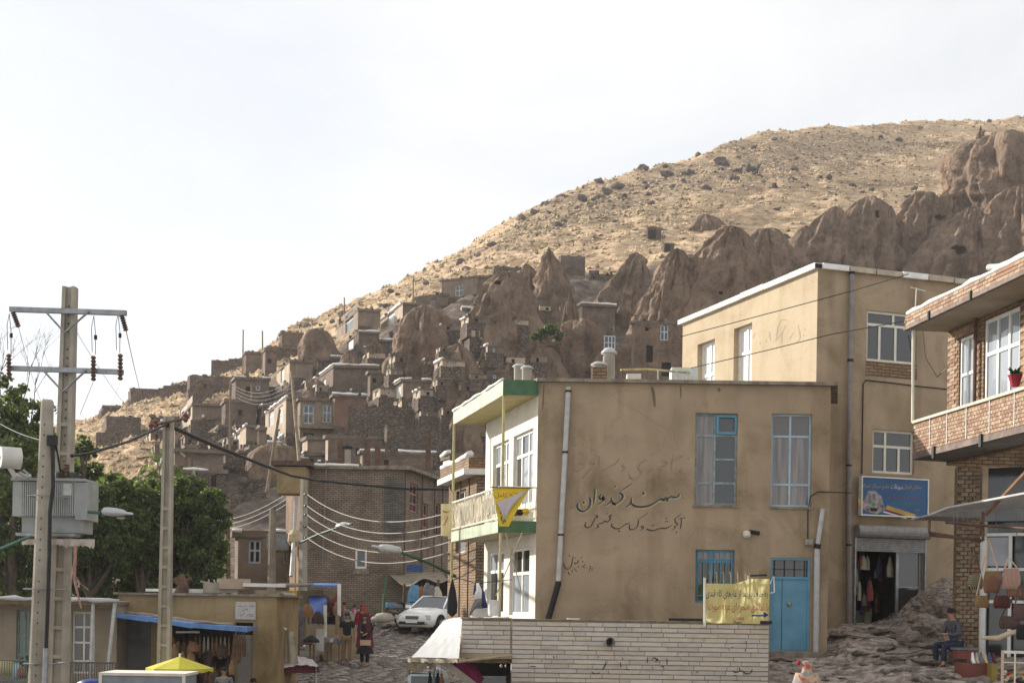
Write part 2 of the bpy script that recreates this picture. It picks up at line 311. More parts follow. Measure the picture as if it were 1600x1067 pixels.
AR = {'ا': (0xFE8D, 0xFE8E), 'آ': (0xFE81, 0xFE82), 'ب': (0xFE8F, 0xFE90, 0xFE91, 0xFE92), 'ت': (0xFE95, 0xFE96, 0xFE97, 0xFE98), 'ج': (0xFE9D, 0xFE9E, 0xFE9F, 0xFEA0),
      'ح': (0xFEA1, 0xFEA2, 0xFEA3, 0xFEA4), 'خ': (0xFEA5, 0xFEA6, 0xFEA7, 0xFEA8), 'د': (0xFEA9, 0xFEAA), 'ر': (0xFEAD, 0xFEAE), 'ز': (0xFEAF, 0xFEB0), 'س': (0xFEB1, 0xFEB2, 0xFEB3, 0xFEB4),
      'ش': (0xFEB5, 0xFEB6, 0xFEB7, 0xFEB8), 'ص': (0xFEB9, 0xFEBA, 0xFEBB, 0xFEBC), 'ط': (0xFEC1, 0xFEC2, 0xFEC3, 0xFEC4), 'غ': (0xFECD, 0xFECE, 0xFECF, 0xFED0), 'ف': (0xFED1, 0xFED2, 0xFED3, 0xFED4),
      'ق': (0xFED5, 0xFED6, 0xFED7, 0xFED8), 'ک': (0xFB8E, 0xFB8F, 0xFB90, 0xFB91), 'گ': (0xFB92, 0xFB93, 0xFB94, 0xFB95), 'ل': (0xFEDD, 0xFEDE, 0xFEDF, 0xFEE0), 'م': (0xFEE1, 0xFEE2, 0xFEE3, 0xFEE4),
      'ن': (0xFEE5, 0xFEE6, 0xFEE7, 0xFEE8), 'ه': (0xFEE9, 0xFEEA, 0xFEEB, 0xFEEC), 'و': (0xFEED, 0xFEEE), 'ی': (0xFBFC, 0xFBFD, 0xFBFE, 0xFBFF)}
def shape(t):
    out = []
    for i, ch in enumerate(t):
        if ch not in AR: out.append(ch); continue
        pv = i > 0 and t[i - 1] in AR and len(AR[t[i - 1]]) == 4; nx = i + 1 < len(t) and t[i + 1] in AR and len(AR[ch]) == 4
        out.append(chr(AR[ch][(3 if nx else 1) if pv else (2 if nx else 0)]))
    return ''.join(reversed(out))
def text(fr, txt, px0, px1, py, material, parent, off=.004, name='lettering', hpx=None, warp=None):
    """printed line between two picture columns of a sign that lies in facade fr, baseline at py"""
    cu = bpy.data.curves.new(name, 'FONT'); cu.body = shape(txt); cu.size = 1; cu.resolution_u = 2
    ob = bpy.data.objects.new(name, cu); col.objects.link(ob); dg = bpy.context.evaluated_depsgraph_get(); me = bpy.data.meshes.new_from_object(ob.evaluated_get(dg))
    bpy.data.objects.remove(ob); xs = [v.co.x for v in me.vertices]; ys = [v.co.y for v in me.vertices]
    if not xs: return None
    x0, x1 = min(xs), max(xs); a, z = fr.hit(px0, py); b, _ = fr.hit(px1, py); k = (b - a) / (x1 - x0); ky = k
    if hpx: ky = (fr.hit(px0, py - hpx)[1] - z) / (max(ys) - min(ys))
    o0 = org(parent)
    for v in me.vertices:
        s_, z_ = a + (v.co.x - x0) * k, z + v.co.y * ky
        o_ = off + (warp(s_, z_) if warp else 0)
        v.co = fr.p(s_, z_, o_) - o0
    me.materials.clear(); me.materials.append(material); me.name = name
    o = bpy.data.objects.new(name, me); col.objects.link(o); o.parent = parent; ORG[o] = o0
    return o

# ------------------------------------------------------------------ terrain
def lerp_knots(x, K):
    if x <= K[0][0]: return K[0][1]
    for (a, va), (b, vb) in zip(K, K[1:]):
        if x <= b:
            t = (x - a) / (b - a); return va + (vb - va) * t
    return K[-1][1]
SKY_ROW = [(-900, 790), (-300, 735), (0, 692), (100, 662), (200, 622), (300, 592), (380, 562), (440, 521), (520, 481), (600, 446), (700, 397), (800, 336), (900, 291), (1000, 263), (1100, 233), (1200, 206), (1280, 198), (1400, 190), (1500, 186), (1600, 182), (2100, 185), (2700, 260)]
V_ROW = [(-900, 800), (0, 730), (100, 706), (300, 652), (400, 602), (550, 532), (700, 478), (900, 436), (1100, 405), (1300, 372), (1500, 330), (1600, 318), (2400, 330)]
M_ROW = [(-900, 840), (0, 790), (250, 742), (400, 700), (700, 640), (1000, 600), (1600, 560), (2400, 560)]
YV = [(-900, 165), (600, 172), (900, 182), (1100, 200), (1300, 224), (1500, 252), (1600, 262), (2400, 270)]
YS = [(-900, 200), (100, 205), (600, 245), (1100, 330), (1600, 420), (2400, 450)]
NEAR = [(4, -4.6), (30, -3.8), (38, -2.95), (43, -2.4), (47, -2.06), (56, -1.07), (62, -.35), (66, 0.0)]
def ground0(X, Y):
    if Y <= 66: return lerp_knots(Y, NEAR)
    px = 800 + F * X / Y
    ys = lerp_knots(px, YS)
    def e(row): return (950 - row) / F + (px - 800) * .015 / F
    es = e(lerp_knots(px, SKY_ROW)); ev = e(lerp_knots(px, V_ROW)); em = e(lerp_knots(px, M_ROW)); e1 = e(836)
    yv = lerp_knots(px, YV)
    K = [(66, 0.0), (100, e1), (135, em), (yv, ev), (ys * .55 + yv * .45, ev + (es - ev) * .62), (ys, es)]
    if Y >= ys: return es * ys - (Y - ys) * .12 - min(1, (Y - ys) / 60) * 2
    return lerp_knots(Y, K) * Y
def fbm(p, o=4): return noise.fractal(p, 1.0, 2.1, o)
def grassy(X, Y):
    px = 800 + F * X / Y
    b = lerp_knots(px, [(0, 105), (240, 108), (300, 140), (420, 165), (900, 184), (1100, 200), (1300, 222), (1500, 248), (1600, 258)])
    return max(0, min(1, (Y - b + 8 * noise.noise(V((X * .08, Y * .08, 3)))) / 8))
def hill(X, Y):
    z = ground0(X, Y)
    if Y > 66:
        k = min(1, (Y - 66) / 30); g = grassy(X, Y)
        z += k * (1.1 * fbm(V((X * .045, Y * .045, 1))) + (.75 + .3 * (1 - g)) * fbm(V((X * .16, Y * .16, 5))) + .5 * noise.noise(V((X * .38 + Y * .12, Y * .3, 6)))) 
        # small ledges trodden along the contours
        q = z * .9 + .5 * noise.noise(V((X * .1, Y * .1, 9))); fr_ = q - math.floor(q)
        z += k * ((.55 if g > .5 else .6) * (abs(fr_ - .5) - .25))
        z += k * .22 * noise.noise(V((X * .7, Y * .7, 2)))
    else: z += .05 * noise.noise(V((X * .4, Y * .4, 2)))
    return z
us = []
u = -.98
while u < .80: us.append(u); u += .0022 if -.40 < u < .40 else .02
ysr = []
y = 5.0
while y < 620: ysr.append(y); y += (2.5 if y < 60 else (1.15 if y < 250 else (1.7 if y < 440 else 15)))
ysr += [900, 1500, 3000]
vv, ff, gg = [], [], []
nu = len(us)
for Y in ysr:
    for u in us:
        if Y > 640: z = -14 - Y * .002
        else: z = hill(u * Y, Y)
        vv.append((u * Y, Y, z)); gg.append(grassy(u * Y, Y))
for j in range(len(ysr) - 1):
    for i in range(nu - 1):
        a = j * nu + i; ff.append((a, a + 1, a + nu + 1, a + nu))
me = bpy.data.meshes.new('terrain'); me.from_pydata(vv, [], ff)
at = me.attributes.new('grassy', 'FLOAT', 'POINT'); at.data.foreach_set('value', gg)
at = me.attributes.new('scrub', 'FLOAT', 'POINT')
def scrub(X, Y):
    px = 800 + F * X / Y; ys = lerp_knots(px, YS); yv = lerp_knots(px, YV); t = (Y - yv) / (ys - yv)
    return max(0, 1 - abs(t - .72) / .42) * lerp_knots(px, [(350, 0), (650, .2), (820, 1), (1300, 1), (1450, .5), (1700, .45)])
at.data.foreach_set('value', [scrub(v[0], v[1]) if v[1] < 640 else 0 for v in vv])
me.polygons.foreach_set('use_smooth', [True] * len(ff))
ter = bpy.data.objects.new('terrain', me); col.objects.link(ter); tag(ter, kind='structure')
def terrain_mat():
    m = bpy.data.materials.new('hillside'); m.use_nodes = True; nt = m.node_tree; N = nt.nodes; L = nt.links.new; b = N['Principled BSDF']; b.inputs['Roughness'].default_value = .95; b.inputs['Specular IOR Level'].default_value = .15
    tc = N.new('ShaderNodeTexCoord')
    def ns(scale, detail=8, st=(1, 1, 1), rot=0, ro=.5):
        mp = N.new('ShaderNodeMapping'); mp.inputs['Scale'].default_value = st; mp.inputs['Rotation'].default_value = (0, 0, rot); n = N.new('ShaderNodeTexNoise'); n.inputs['Scale'].default_value = scale; n.inputs['Detail'].default_value = detail; n.inputs['Roughness'].default_value = ro
        L(tc.outputs['Object'], mp.inputs[0]); L(mp.outputs[0], n.inputs['Vector']); return n.outputs[0]
    def ramp(i, st):
        r = N.new('ShaderNodeValToRGB'); r.color_ramp.elements.remove(r.color_ramp.elements[1])
        for k, (p, c) in enumerate(st):
            e = r.color_ramp.elements[0] if k == 0 else r.color_ramp.elements.new(p); e.position = p; e.color = (*c, 1)
        L(i, r.inputs[0]); return r.outputs[0]
    g = ramp(ns(.5, 12, (1, 1, 3.5), 0, .72), [(.36, (.26, .185, .12)), (.44, (.50, .355, .225)), (.52, (.70, .51, .325)), (.66, (.80, .61, .40))])
    g2 = ramp(ns(.035, 5, (1, 1, 4)), [(.38, (.55, .52, .50)), (.50, (.97, .96, .95)), (.66, (1.0, .98, .94))])
    green = ramp(ns(.11, 8, ro=.65), [(.60, (0, 0, 0)), (.70, (1, 1, 1))])
    mu = N.new('ShaderNodeMix'); mu.data_type = 'RGBA'; mu.blend_type = 'MULTIPLY'; mu.inputs['Factor'].default_value = 1; L(g, mu.inputs['A']); L(g2, mu.inputs['B'])
    mg = N.new('ShaderNodeMix'); mg.data_type = 'RGBA'; sc_ = N.new('ShaderNodeMath'); sc_.operation = 'MULTIPLY'; sc_.inputs[1].default_value = .55; L(green, sc_.inputs[0]); L(sc_.outputs[0], mg.inputs['Factor']); L(mu.outputs['Result'], mg.inputs['A']); mg.inputs['B'].default_value = (.20, .185, .085, 1)
    s = ramp(ns(.6, 12, (1, 1, 2), 0, .7), [(.36, (.085, .068, .055)), (.5, (.15, .118, .094)), (.62, (.23, .18, .14))])
    at = N.new('ShaderNodeAttribute'); at.attribute_name = 'grassy'
    sv = N.new('ShaderNodeAttribute'); sv.attribute_name = 'scrub'; sm_ = N.new('ShaderNodeMath'); sm_.operation = 'MULTIPLY_ADD'; L(ns(.22, 10, (1, 1, 3), .5, .72), sm_.inputs[0]); sm_.inputs[1].default_value = 1.9; sa_ = N.new('ShaderNodeMath'); sa_.operation = 'SUBTRACT'; L(sv.outputs['Fac'], sa_.inputs[0]); sa_.inputs[1].default_value = 1.28; L(sa_.outputs[0], sm_.inputs[2])
    r4 = ramp(sm_.outputs[0], [(.05, (0, 0, 0)), (.4, (.7, .7, .7))]); mk_ = N.new('ShaderNodeMix'); mk_.data_type = 'RGBA'; L(r4, mk_.inputs['Factor']); L(mg.outputs['Result'], mk_.inputs['A']); L(ramp(ns(.9, 8), [(.4, (.20, .15, .11)), (.6, (.42, .31, .21))]), mk_.inputs['B']); mg = mk_
    md = N.new('ShaderNodeMix'); md.data_type = 'RGBA'; L(at.outputs['Fac'], md.inputs['Factor']); L(s, md.inputs['A']); L(mg.outputs['Result'], md.inputs['B']); L(md.outputs['Result'], b.inputs['Base Color'])
    bp = N.new('ShaderNodeBump'); bp.inputs['Distance'].default_value = .55; L(ns(1.1, 12, (1, 1, 1.6), 0, .72), bp.inputs['Height']); L(bp.outputs[0], b.inputs['Normal'])
    return m
me.materials.append(terrain_mat())
# straw tufts on the open slope
def tufts():
    rnd = random.Random(3); v, f, mi = [], [], []
    n = 0
    while n < 17000:
        px = rnd.uniform(60, 1640); Y = rnd.uniform(125, lerp_knots(px, YS) + 2); X = (px - 800) / F * Y
        sc_ = scrub(X, Y)
        if grassy(X, Y) < .6 or noise.noise(V((X * .06, Y * .06, 8))) + sc_ * .7 < rnd.uniform(-.6, .7): continue
        z = hill(X, Y); dk = rnd.random() < .10 + .30 * sc_; h = rnd.uniform(.15, .45) * (1.3 if dk else 1); r = rnd.uniform(.15, .5); a0 = rnd.uniform(0, 6.28)
        i = len(v); v.append((X, Y, z + h))
        for k in range(5): a = a0 + k * 1.2566; v.append((X + r * math.cos(a) * rnd.uniform(.6, 1.3), Y + r * math.sin(a), z - .1))
        for k in range(5): f.append((i, i + 1 + k, i + 1 + (k + 1) % 5)); mi.append(1 if dk else 0)
        n += 1
    me = bpy.data.meshes.new('dry_grass'); me.from_pydata(v, [], f)
    me.materials.append(mat('straw', (.68, .51, .31), (.45, .33, .20), .3, .95)); me.materials.append(mat('dark_scrub', (.27, .205, .12), (.16, .125, .075), .3, .95)); me.polygons.foreach_set('material_index', mi); o = bpy.data.objects.new('dry_grass', me); col.objects.link(o)
    tag(o, 'straw coloured dry grass tufts growing over the open hillside', 'grass', kind='stuff')
tufts()
# ------------------------------------------------------------------ boulders
def rock_mesh(seed, sub=2, rough=.35, sq=(1, 1, 1)):
    bm = bmesh.new(); bmesh.ops.create_icosphere(bm, subdivisions=sub, radius=1)
    for v in bm.verts:
        d = 1 + rough * noise.noise(v.co * 1.3 + V((seed * 7.7, 0, 0))) + rough * .5 * noise.noise(v.co * 3.1 + V((0, seed * 3.3, 0)))
        for q in range(3):
            nrm = V((noise.noise(V((seed, q, 1.5))), noise.noise(V((seed, q, 4.5))), noise.noise(V((seed, q, 7.5))))).normalized(); k = v.co.dot(nrm)
            if k > .55: d *= .55 / k * .5 + .5
        v.co = V((v.co.x * d * sq[0], v.co.y * d * sq[1], v.co.z * d * sq[2]))
    me = bpy.data.meshes.new('boulder'); bm.to_mesh(me); bm.free(); me.materials.append(boulderm); return me
RM = [rock_mesh(i, 2, .5, (1, .8, .62)) for i in range(7)]
rnd = random.Random(11)
def boulder(X, Y, r, label, group='boulders strewn over the hillside', m=None, zoff=.25):
    if label is None:
        px = 800 + F * X / Y; t = (Y - lerp_knots(px, YV)) / (lerp_knots(px, YS) - lerp_knots(px, YV))
        label = ('small', 'middling', 'large')[(r > .55) + (r > .95)] + ' dark boulder ' + ('on the skyline', 'high on the grassy slope', 'halfway up the grassy slope', 'low on the grass above the cones')[(t < .93) + (t < .66) + (t < .33)] + (' at left', ' above mid cones', ' above the tall building', ' at right')[(px > 650) + (px > 1000) + (px > 1270)]
    o = bpy.data.objects.new('boulder', m or rnd.choice(RM)); col.objects.link(o); o.location = (X, Y, hill(X, Y) + r * zoff); o.rotation_euler = (rnd.uniform(-.3, .3), rnd.uniform(-.3, .3), rnd.uniform(0, 6.28)); o.scale = (r, r, r * rnd.uniform(.8, 1.2))
    tag(o, label, 'boulder', group); return o
def from_px(px, row, Y0=120, Y1=430):
    """first point of the terrain met by the line of sight"""
    a, e = ray(px, row); Y = Y0
    while Y < Y1:
        if ground0(a * Y, Y) >= e * Y: return a * Y, Y
        Y += 1.0
    return None
BL = [(815, 345, 2.2), (788, 342, 1.2), (836, 338, 1.6), (850, 322, 1.5), (876, 310, 1.8), (935, 288, 1.6), (1004, 268, 2.4), (1030, 252, 2.0), (1018, 257, 1.6), (990, 264, 1.1), (965, 296, 2.3), (948, 306, 2.4), (975, 312, 1.8),
      (1046, 275, 2.6), (1128, 258, 2.8), (1080, 270, 2.0), (1092, 243, 1.4), (936, 313, 1.9), (910, 317, 1.8), (870, 352, 1.6), (886, 352, 1.3), (873, 364, 1.3), (1010, 297, 1.7), (1066, 272, 1.7), (1176, 275, 2.3), (1145, 283, 2.0), (1104, 298, 1.5),
      (720, 412, 1.9), (690, 413, .8), (600, 446, 1.1), (575, 452, .7), (632, 427, .8), (615, 431, .6), (520, 482, .6), (546, 468, .7), (1240, 262, 1.5), (1255, 300, 1.3), (805, 375, 1.0), (1290, 318, 1.3), (1215, 330, 1.2), (960, 340, 1.0), (1040, 262, 1.3), (1170, 262, 1.4)]
for px, row, r in BL:
    q = from_px(px, row)
    if q: boulder(q[0], q[1], r * .62, None)
n = 0
while n < 150:
    px = rnd.uniform(130, 1640); t = rnd.random(); ys = lerp_knots(px, YS); Y = 180 + max(0, ys - 181) * t; X = (px - 800) / F * Y
    if grassy(X, Y) < .6 or noise.noise(V((X * .03, Y * .03, 4))) + scrub(X, Y) * .5 < rnd.uniform(0, .5): continue
    boulder(X, Y, rnd.uniform(.25, .95), None); n += 1
# ------------------------------------------------------------------ tuff cones
def rock_cone(pl, pr, pb, pt, yt, Y, label=None, blunt=.75, sharp=.9, holes=(), seed=None, depth=1.0, material=None, edge=.0, boxy=0):
    """pl, pr: picture columns of the foot at row pb; pt, yt: the tip"""
    seed = seed if seed is not None else pt * .37 + yt
    g_ = from_px((pl + pr) / 2, pb, 90)
    if g_: Y = g_[1]
    A, B, T = P(pl, pb, Y), P(pr, pb, Y), P(pt, yt, Y)
    R = (B.x - A.x) / 2; cx = (A.x + B.x) / 2; H = T.z - A.z; sink = 7.0; base = V((cx, Y, A.z - sink)); tall = H + sink
    big = R > 4; n, k = (104, 80) if big else (52, 40)
    m = MB(); o0 = V((cx, Y, A.z)); t = None
    for j in range(k + 1):
        tt = j / k; z = A.z - sink + tall * tt; h = max(0, (z - A.z) / H)
        r = R * ((1 - h ** sharp * 1.0) if h < 1 else 0) ** blunt if h > 0 else R * (1 + .12 * (A.z - z) / sink)
        lean = (T.x - cx) * h + (edge * R * math.sin(h * math.pi))
        for a in range(n):
            an = 2 * math.pi * a / n; c, s_ = math.cos(an), math.sin(an)
            p = V((c, s_, 0)); 
            rg_ = 1 - abs(noise.noise(V((c * 2.4 + seed * 3, s_ * 2.4, z * .035)))) * 2.4
            gl_ = min(1, abs(noise.noise(V((c * 3.6 + seed, s_ * 3.6, z * .05 + seed)))) * 5) - 1
            fl = .18 * rg_ + .20 * gl_ + noise.noise(V((c * 1.7 + seed, s_ * 1.7, z * .05))) * .30 + noise.noise(V((c * 4.2, s_ * 4.2 + seed, z * .09))) * .13 + (1 - abs(noise.noise(V((c * 3 + seed, s_ * 3, z * .12)))) * 2) * .10
            rp = V((c * R * .22 + seed, s_ * R * .22, z * .10)); rd_ = noise.ridged_multi_fractal(rp, .9, 2.1, 5, 1.0, 2.0)
            rr = r * (1 + fl) + (rd_ - 1.1) * .34 * min(1.6, R * .16) * (1 if h < .9 else .3) + (.62 * fbm(V((c * R * .7 + seed, s_ * R * .7, z * .45))) + .28 * noise.noise(V((c * R * 2, s_ * R * 2 + seed, z * 1.3)))) * min(1, R / 3) * (.35 if r < .3 else 1)
            rr = max(rr, .02)
            m.v.append(V((cx + lean + rr * c, Y + rr * s_ * depth + H * .12 * h, z + (.25 * noise.noise(V((c * 2, s_ * 2, seed))) if h > .8 else 0))))
    for j in range(k):
        for a in range(n):
            m.f.append((j * n + a, j * n + (a + 1) % n, (j + 1) * n + (a + 1) % n, (j + 1) * n + a)); m.m.append(0)
    m.f.append(tuple(k * n + a for a in range(n))); m.m.append(0); m.f.append(tuple(n - 1 - a for a in range(n))); m.m.append(0)
    par = thing('rock_cone', label or 'x', 'rock cone', tuple(o0)); body = m.build('rock', material or rock, par, smooth=True)
    for hx, hy, hw, hh in holes:
        c = P(hx, hy, Y); rx, rz = hw / F * Y / 2, hh / F * Y / 2
        bm = bmesh.new(); bmesh.ops.create_icosphere(bm, subdivisions=2, radius=1)
        dg = bpy.context.evaluated_depsgraph_get()
        # front surface under the opening
        from mathutils.bvhtree import BVHTree
        bv = BVHTree.FromPolygons([v.co for v in body.data.vertices], [tuple(p.vertices) for p in body.data.polygons])
        hit = bv.ray_cast(c - o0 - V((0, 30, 0)), V((0, 1, 0)))
        cy = (hit[0].y if hit[0] else -R)
        cc = V((c.x - o0.x, cy, c.z - o0.z))
        for v in bm.verts: v.co = V((v.co.x * rx * (1 + .2 * noise.noise(v.co * 2 + c)), v.co.y * max(1.6, rx * 1.6), v.co.z * rz * (1 + .2 * noise.noise(v.co * 2.4)))) + cc
        me2 = bpy.data.meshes.new('cut'); bm.to_mesh(me2); bm.free(); co = bpy.data.objects.new('cut', me2); col.objects.link(co); co.parent = None; co.location = o0
        bo = body.modifiers.new('b', 'BOOLEAN'); bo.operation = 'DIFFERENCE'; bo.object = co; bo.solver = 'FAST'
        bpy.context.view_layer.update(); dg = bpy.context.evaluated_depsgraph_get(); nm = bpy.data.meshes.new_from_object(body.evaluated_get(dg)); body.modifiers.clear()
        if len(nm.polygons) > 100: body.data = nm
        bpy.data.objects.remove(co)
    return par
CONES = [  # left, right, foot row, tip column, tip row, distance, label, options
 (1498, 1690, 420, 1582, 208, 232, 'massive blunt grey brown rock tower at the right edge below the hilltop', dict(blunt=.28, sharp=2.6)),
 (1492, 1560, 300, 1537, 192, 250, 'thin pointed spire standing behind the massive rock tower', dict(blunt=1.1, sharp=.8)),
 (1520, 1690, 450, 1606, 284, 205, 'broad cone with small hollows in front of the massive rock tower', dict(blunt=.5, sharp=1.3, holes=[(1541, 331, 10, 12)])),
 (1418, 1572, 445, 1522, 318, 188, 'wide tan rock cone pierced by a large oval cave low down', dict(blunt=.72, sharp=1.1, holes=[(1480, 405, 28, 16), (1535, 341, 12, 9)])),
 (1415, 1512, 420, 1494, 290, 214, 'leaning rock cone with a steep right side beside the massive tower', dict(blunt=.6, sharp=1.2, holes=[(1462, 346, 18, 12)])),
 (1385, 1480, 415, 1448, 296, 226, 'rounded rock cone behind two leaning ones above the tall plastered building', dict(blunt=.5, sharp=1.5)),
 (1350, 1408, 430, 1396, 319, 199, 'slim slanting rock fin above the drainpipe of the tall plastered building', dict(blunt=.8, sharp=1.1)),
 (1296, 1392, 425, 1364, 304, 209, 'blunt headed rock cone with a notch under its head', dict(blunt=.42, sharp=1.5, holes=[(1362, 344, 10, 14)])),
 (1300, 1366, 430, 1338, 361, 180, 'small tan cone in front of the blunt headed rock', dict(blunt=.7, sharp=1.2)),
 (1226, 1328, 425, 1308, 320, 205, 'long slanting rock fin rising to a rounded tip on the right', dict(blunt=.6, sharp=1.1)),
 (1244, 1306, 430, 1276, 374, 184, 'low rounded cone at the foot of the long slanting fin', dict(blunt=.6, sharp=1.2)),
 (1198, 1280, 425, 1262, 350, 213, 'narrow brown fin just left of the long slanting one', dict(blunt=.8, sharp=1.0)),
 (1128, 1256, 490, 1202, 352, 190, 'dome topped cone over the roof corner of the tall plastered building', dict(blunt=.48, sharp=1.25)),
 (1014, 1190, 600, 1148, 345, 165, 'highest rounded rock mass in the middle with a sunlit left shoulder', dict(blunt=.55, sharp=1.3, holes=[(1118, 470, 7, 6), (1068, 520, 7, 6)])),
 (960, 1100, 610, 1062, 382, 158, 'grooved rock mass left of the highest one with a bright ridge', dict(blunt=.66, sharp=1.1)),
 (916, 1024, 500, 995, 392, 175, 'pointed rock cone with a long straight sunlit left flank', dict(blunt=.75, sharp=1.1)),
 (828, 918, 520, 859, 383, 172, 'pointed rock cone with a stone ruin built against its side', dict(blunt=.8, sharp=1.0)),
 (700, 846, 640, 792, 418, 161, 'flat topped dark rock mass riddled with hollows', dict(blunt=.5, sharp=1.3, holes=[(778, 444, 12, 8), (742, 476, 8, 6)])),
 (790, 850, 520, 824, 410, 166, 'small knob of rock beside the little blue windowed house', dict(blunt=.6, sharp=1.2)),
 (764, 846, 560, 812, 468, 150, 'rock cone hollowed by a dark cave mouth near its top', dict(blunt=.55, sharp=1.3, holes=[(815, 492, 20, 17), (798, 514, 7, 5)])),
 (728, 866, 640, 796, 522, 142, 'broad eroded cone above the green canopy with one sunlit edge', dict(blunt=.6, sharp=1.3, holes=[(828, 560, 9, 6)])),
 (856, 968, 610, 906, 496, 140, 'squat broad rock stump below the flat roofed cave house', dict(blunt=.5, sharp=1.5)),
 (800, 890, 640, 852, 540, 136, 'rough rubble covered rock mound behind the chimneys', dict(blunt=.5, sharp=1.4)),
 (624, 694, 590, 656, 502, 154, 'ball shaped rock overhanging a shadowed hollow', dict(blunt=.35, sharp=2.0)),
 (604, 730, 620, 664, 474, 163, 'dark sloping rock mass under the sunlit plastered house', dict(blunt=.5, sharp=1.2)),
 (676, 782, 680, 716, 534, 146, 'smooth brown cone with a sunlit left edge above a long wall', dict(blunt=.6, sharp=1.2)),
 (560, 620, 610, 586, 528, 151, 'small sharp cone beside a slim wooden pole', dict(blunt=.9, sharp=1.0)),
 (516, 574, 610, 545, 546, 153, 'small low cone between two hillside houses', dict(blunt=.8, sharp=1.0)),
 (474, 534, 575, 495, 512, 168, 'rounded dark outcrop on the skyline left of the twin grey houses', dict(blunt=.45, sharp=1.6)),
 (470, 540, 640, 490, 590, 147, 'low pale cone below the small white windowed house', dict(blunt=.7, sharp=1.1)),
 (628, 690, 665, 652, 622, 127, 'tiny smooth cone against the long rubble wall', dict(blunt=.7, sharp=1.2)),
 (392, 470, 745, 430, 692, 112, 'dark reddish boulder shaped outcrop below the two storey house', dict(blunt=.4, sharp=1.6)),
 (700, 760, 700, 728, 610, 120, 'narrow shadowed rock rib left of the green canopy', dict(blunt=.7, sharp=1.1)),
 (1085, 1135, 356, 1102, 334, 215, 'lone low rock lump on the bare slope above the cones', dict(blunt=.6, sharp=1.0)),
 (1068, 1128, 470, 1104, 382, 176, 'slender spire rising behind the left shoulder of the highest rock', dict(blunt=.8)),
 (1160, 1210, 470, 1184, 366, 182, 'slim spire between the highest rock and the dome topped cone', dict(blunt=.8)),
 (870, 930, 600, 892, 452, 160, 'slim grey spire left of the flat roofed cave house', dict(blunt=.8)),
 (742, 800, 560, 764, 452, 158, 'narrow pointed spire left of the cave mouth cone', dict(blunt=.8)),
 (1380, 1430, 430, 1412, 340, 196, 'small spire right of the slim slanting fin', dict(blunt=.8)),
 (694, 740, 620, 718, 500, 152, 'thin rib of rock above the smooth brown cone', dict(blunt=.8)),
 (930, 1010, 640, 968, 540, 132, 'grey rock rib carrying a small dark framed window', dict(blunt=.4, sharp=1.6)),
]
for c in CONES: rock_cone(*c[:6], label=c[6], **c[7])

# ------------------------------------------------------------------ hillside houses
roofmud = mat('mud_roof', (.20, .155, .115), (.12, .09, .068), 1.0, .95, .05, 6)
winfar = mat('pale_window_paint', (.55, .58, .60), (.42, .46, .50), 3, .6)
HOUSES = []
def near_house(px, row):
    h = min(HOUSES, key=lambda h: (h[0] - px) ** 2 + (h[1] - row) ** 2); w_ = h[2].split()[:9]
    while w_[-1] in ('with', 'a', 'the', 'in', 'of', 'on', 'and', 'under', 'over', 'to', 'beside', 'its', 'an', 'against', 'one', 'two'): w_.pop()
    return ' '.join(w_).rstrip(',')
def lumpy(mb, pts, r, rnd, step=.5, m=0, n=6):
    Q = []
    for a, b in zip(pts, pts[1:]):
        k = max(1, int((b - a).length / step)); Q += [a.lerp(b, i / k) for i in range(k)]
    Q.append(pts[-1])
    if len(Q) > 7 and r > .1:
        k = rnd.randrange(2, len(Q) - 2); g = rnd.randrange(1, 3); A_, Q = Q[:k], Q[k + g:]; A_ = [q + V((rnd.uniform(-.3, .3), rnd.uniform(-.3, .3), rnd.uniform(-.3, .3))) * r for q in A_]
        if len(A_) > 1: mb.tube(A_, [r * rnd.uniform(.4, 1.1) for _ in A_], n=n, m=m)
    if len(Q) < 2: return
    Q = [q + V((rnd.uniform(-.3, .3), rnd.uniform(-.3, .3), rnd.uniform(-.3, .3))) * r for q in Q]
    mb.tube(Q, [r * rnd.uniform(.55, 1.25) for _ in Q], n=n, m=m)
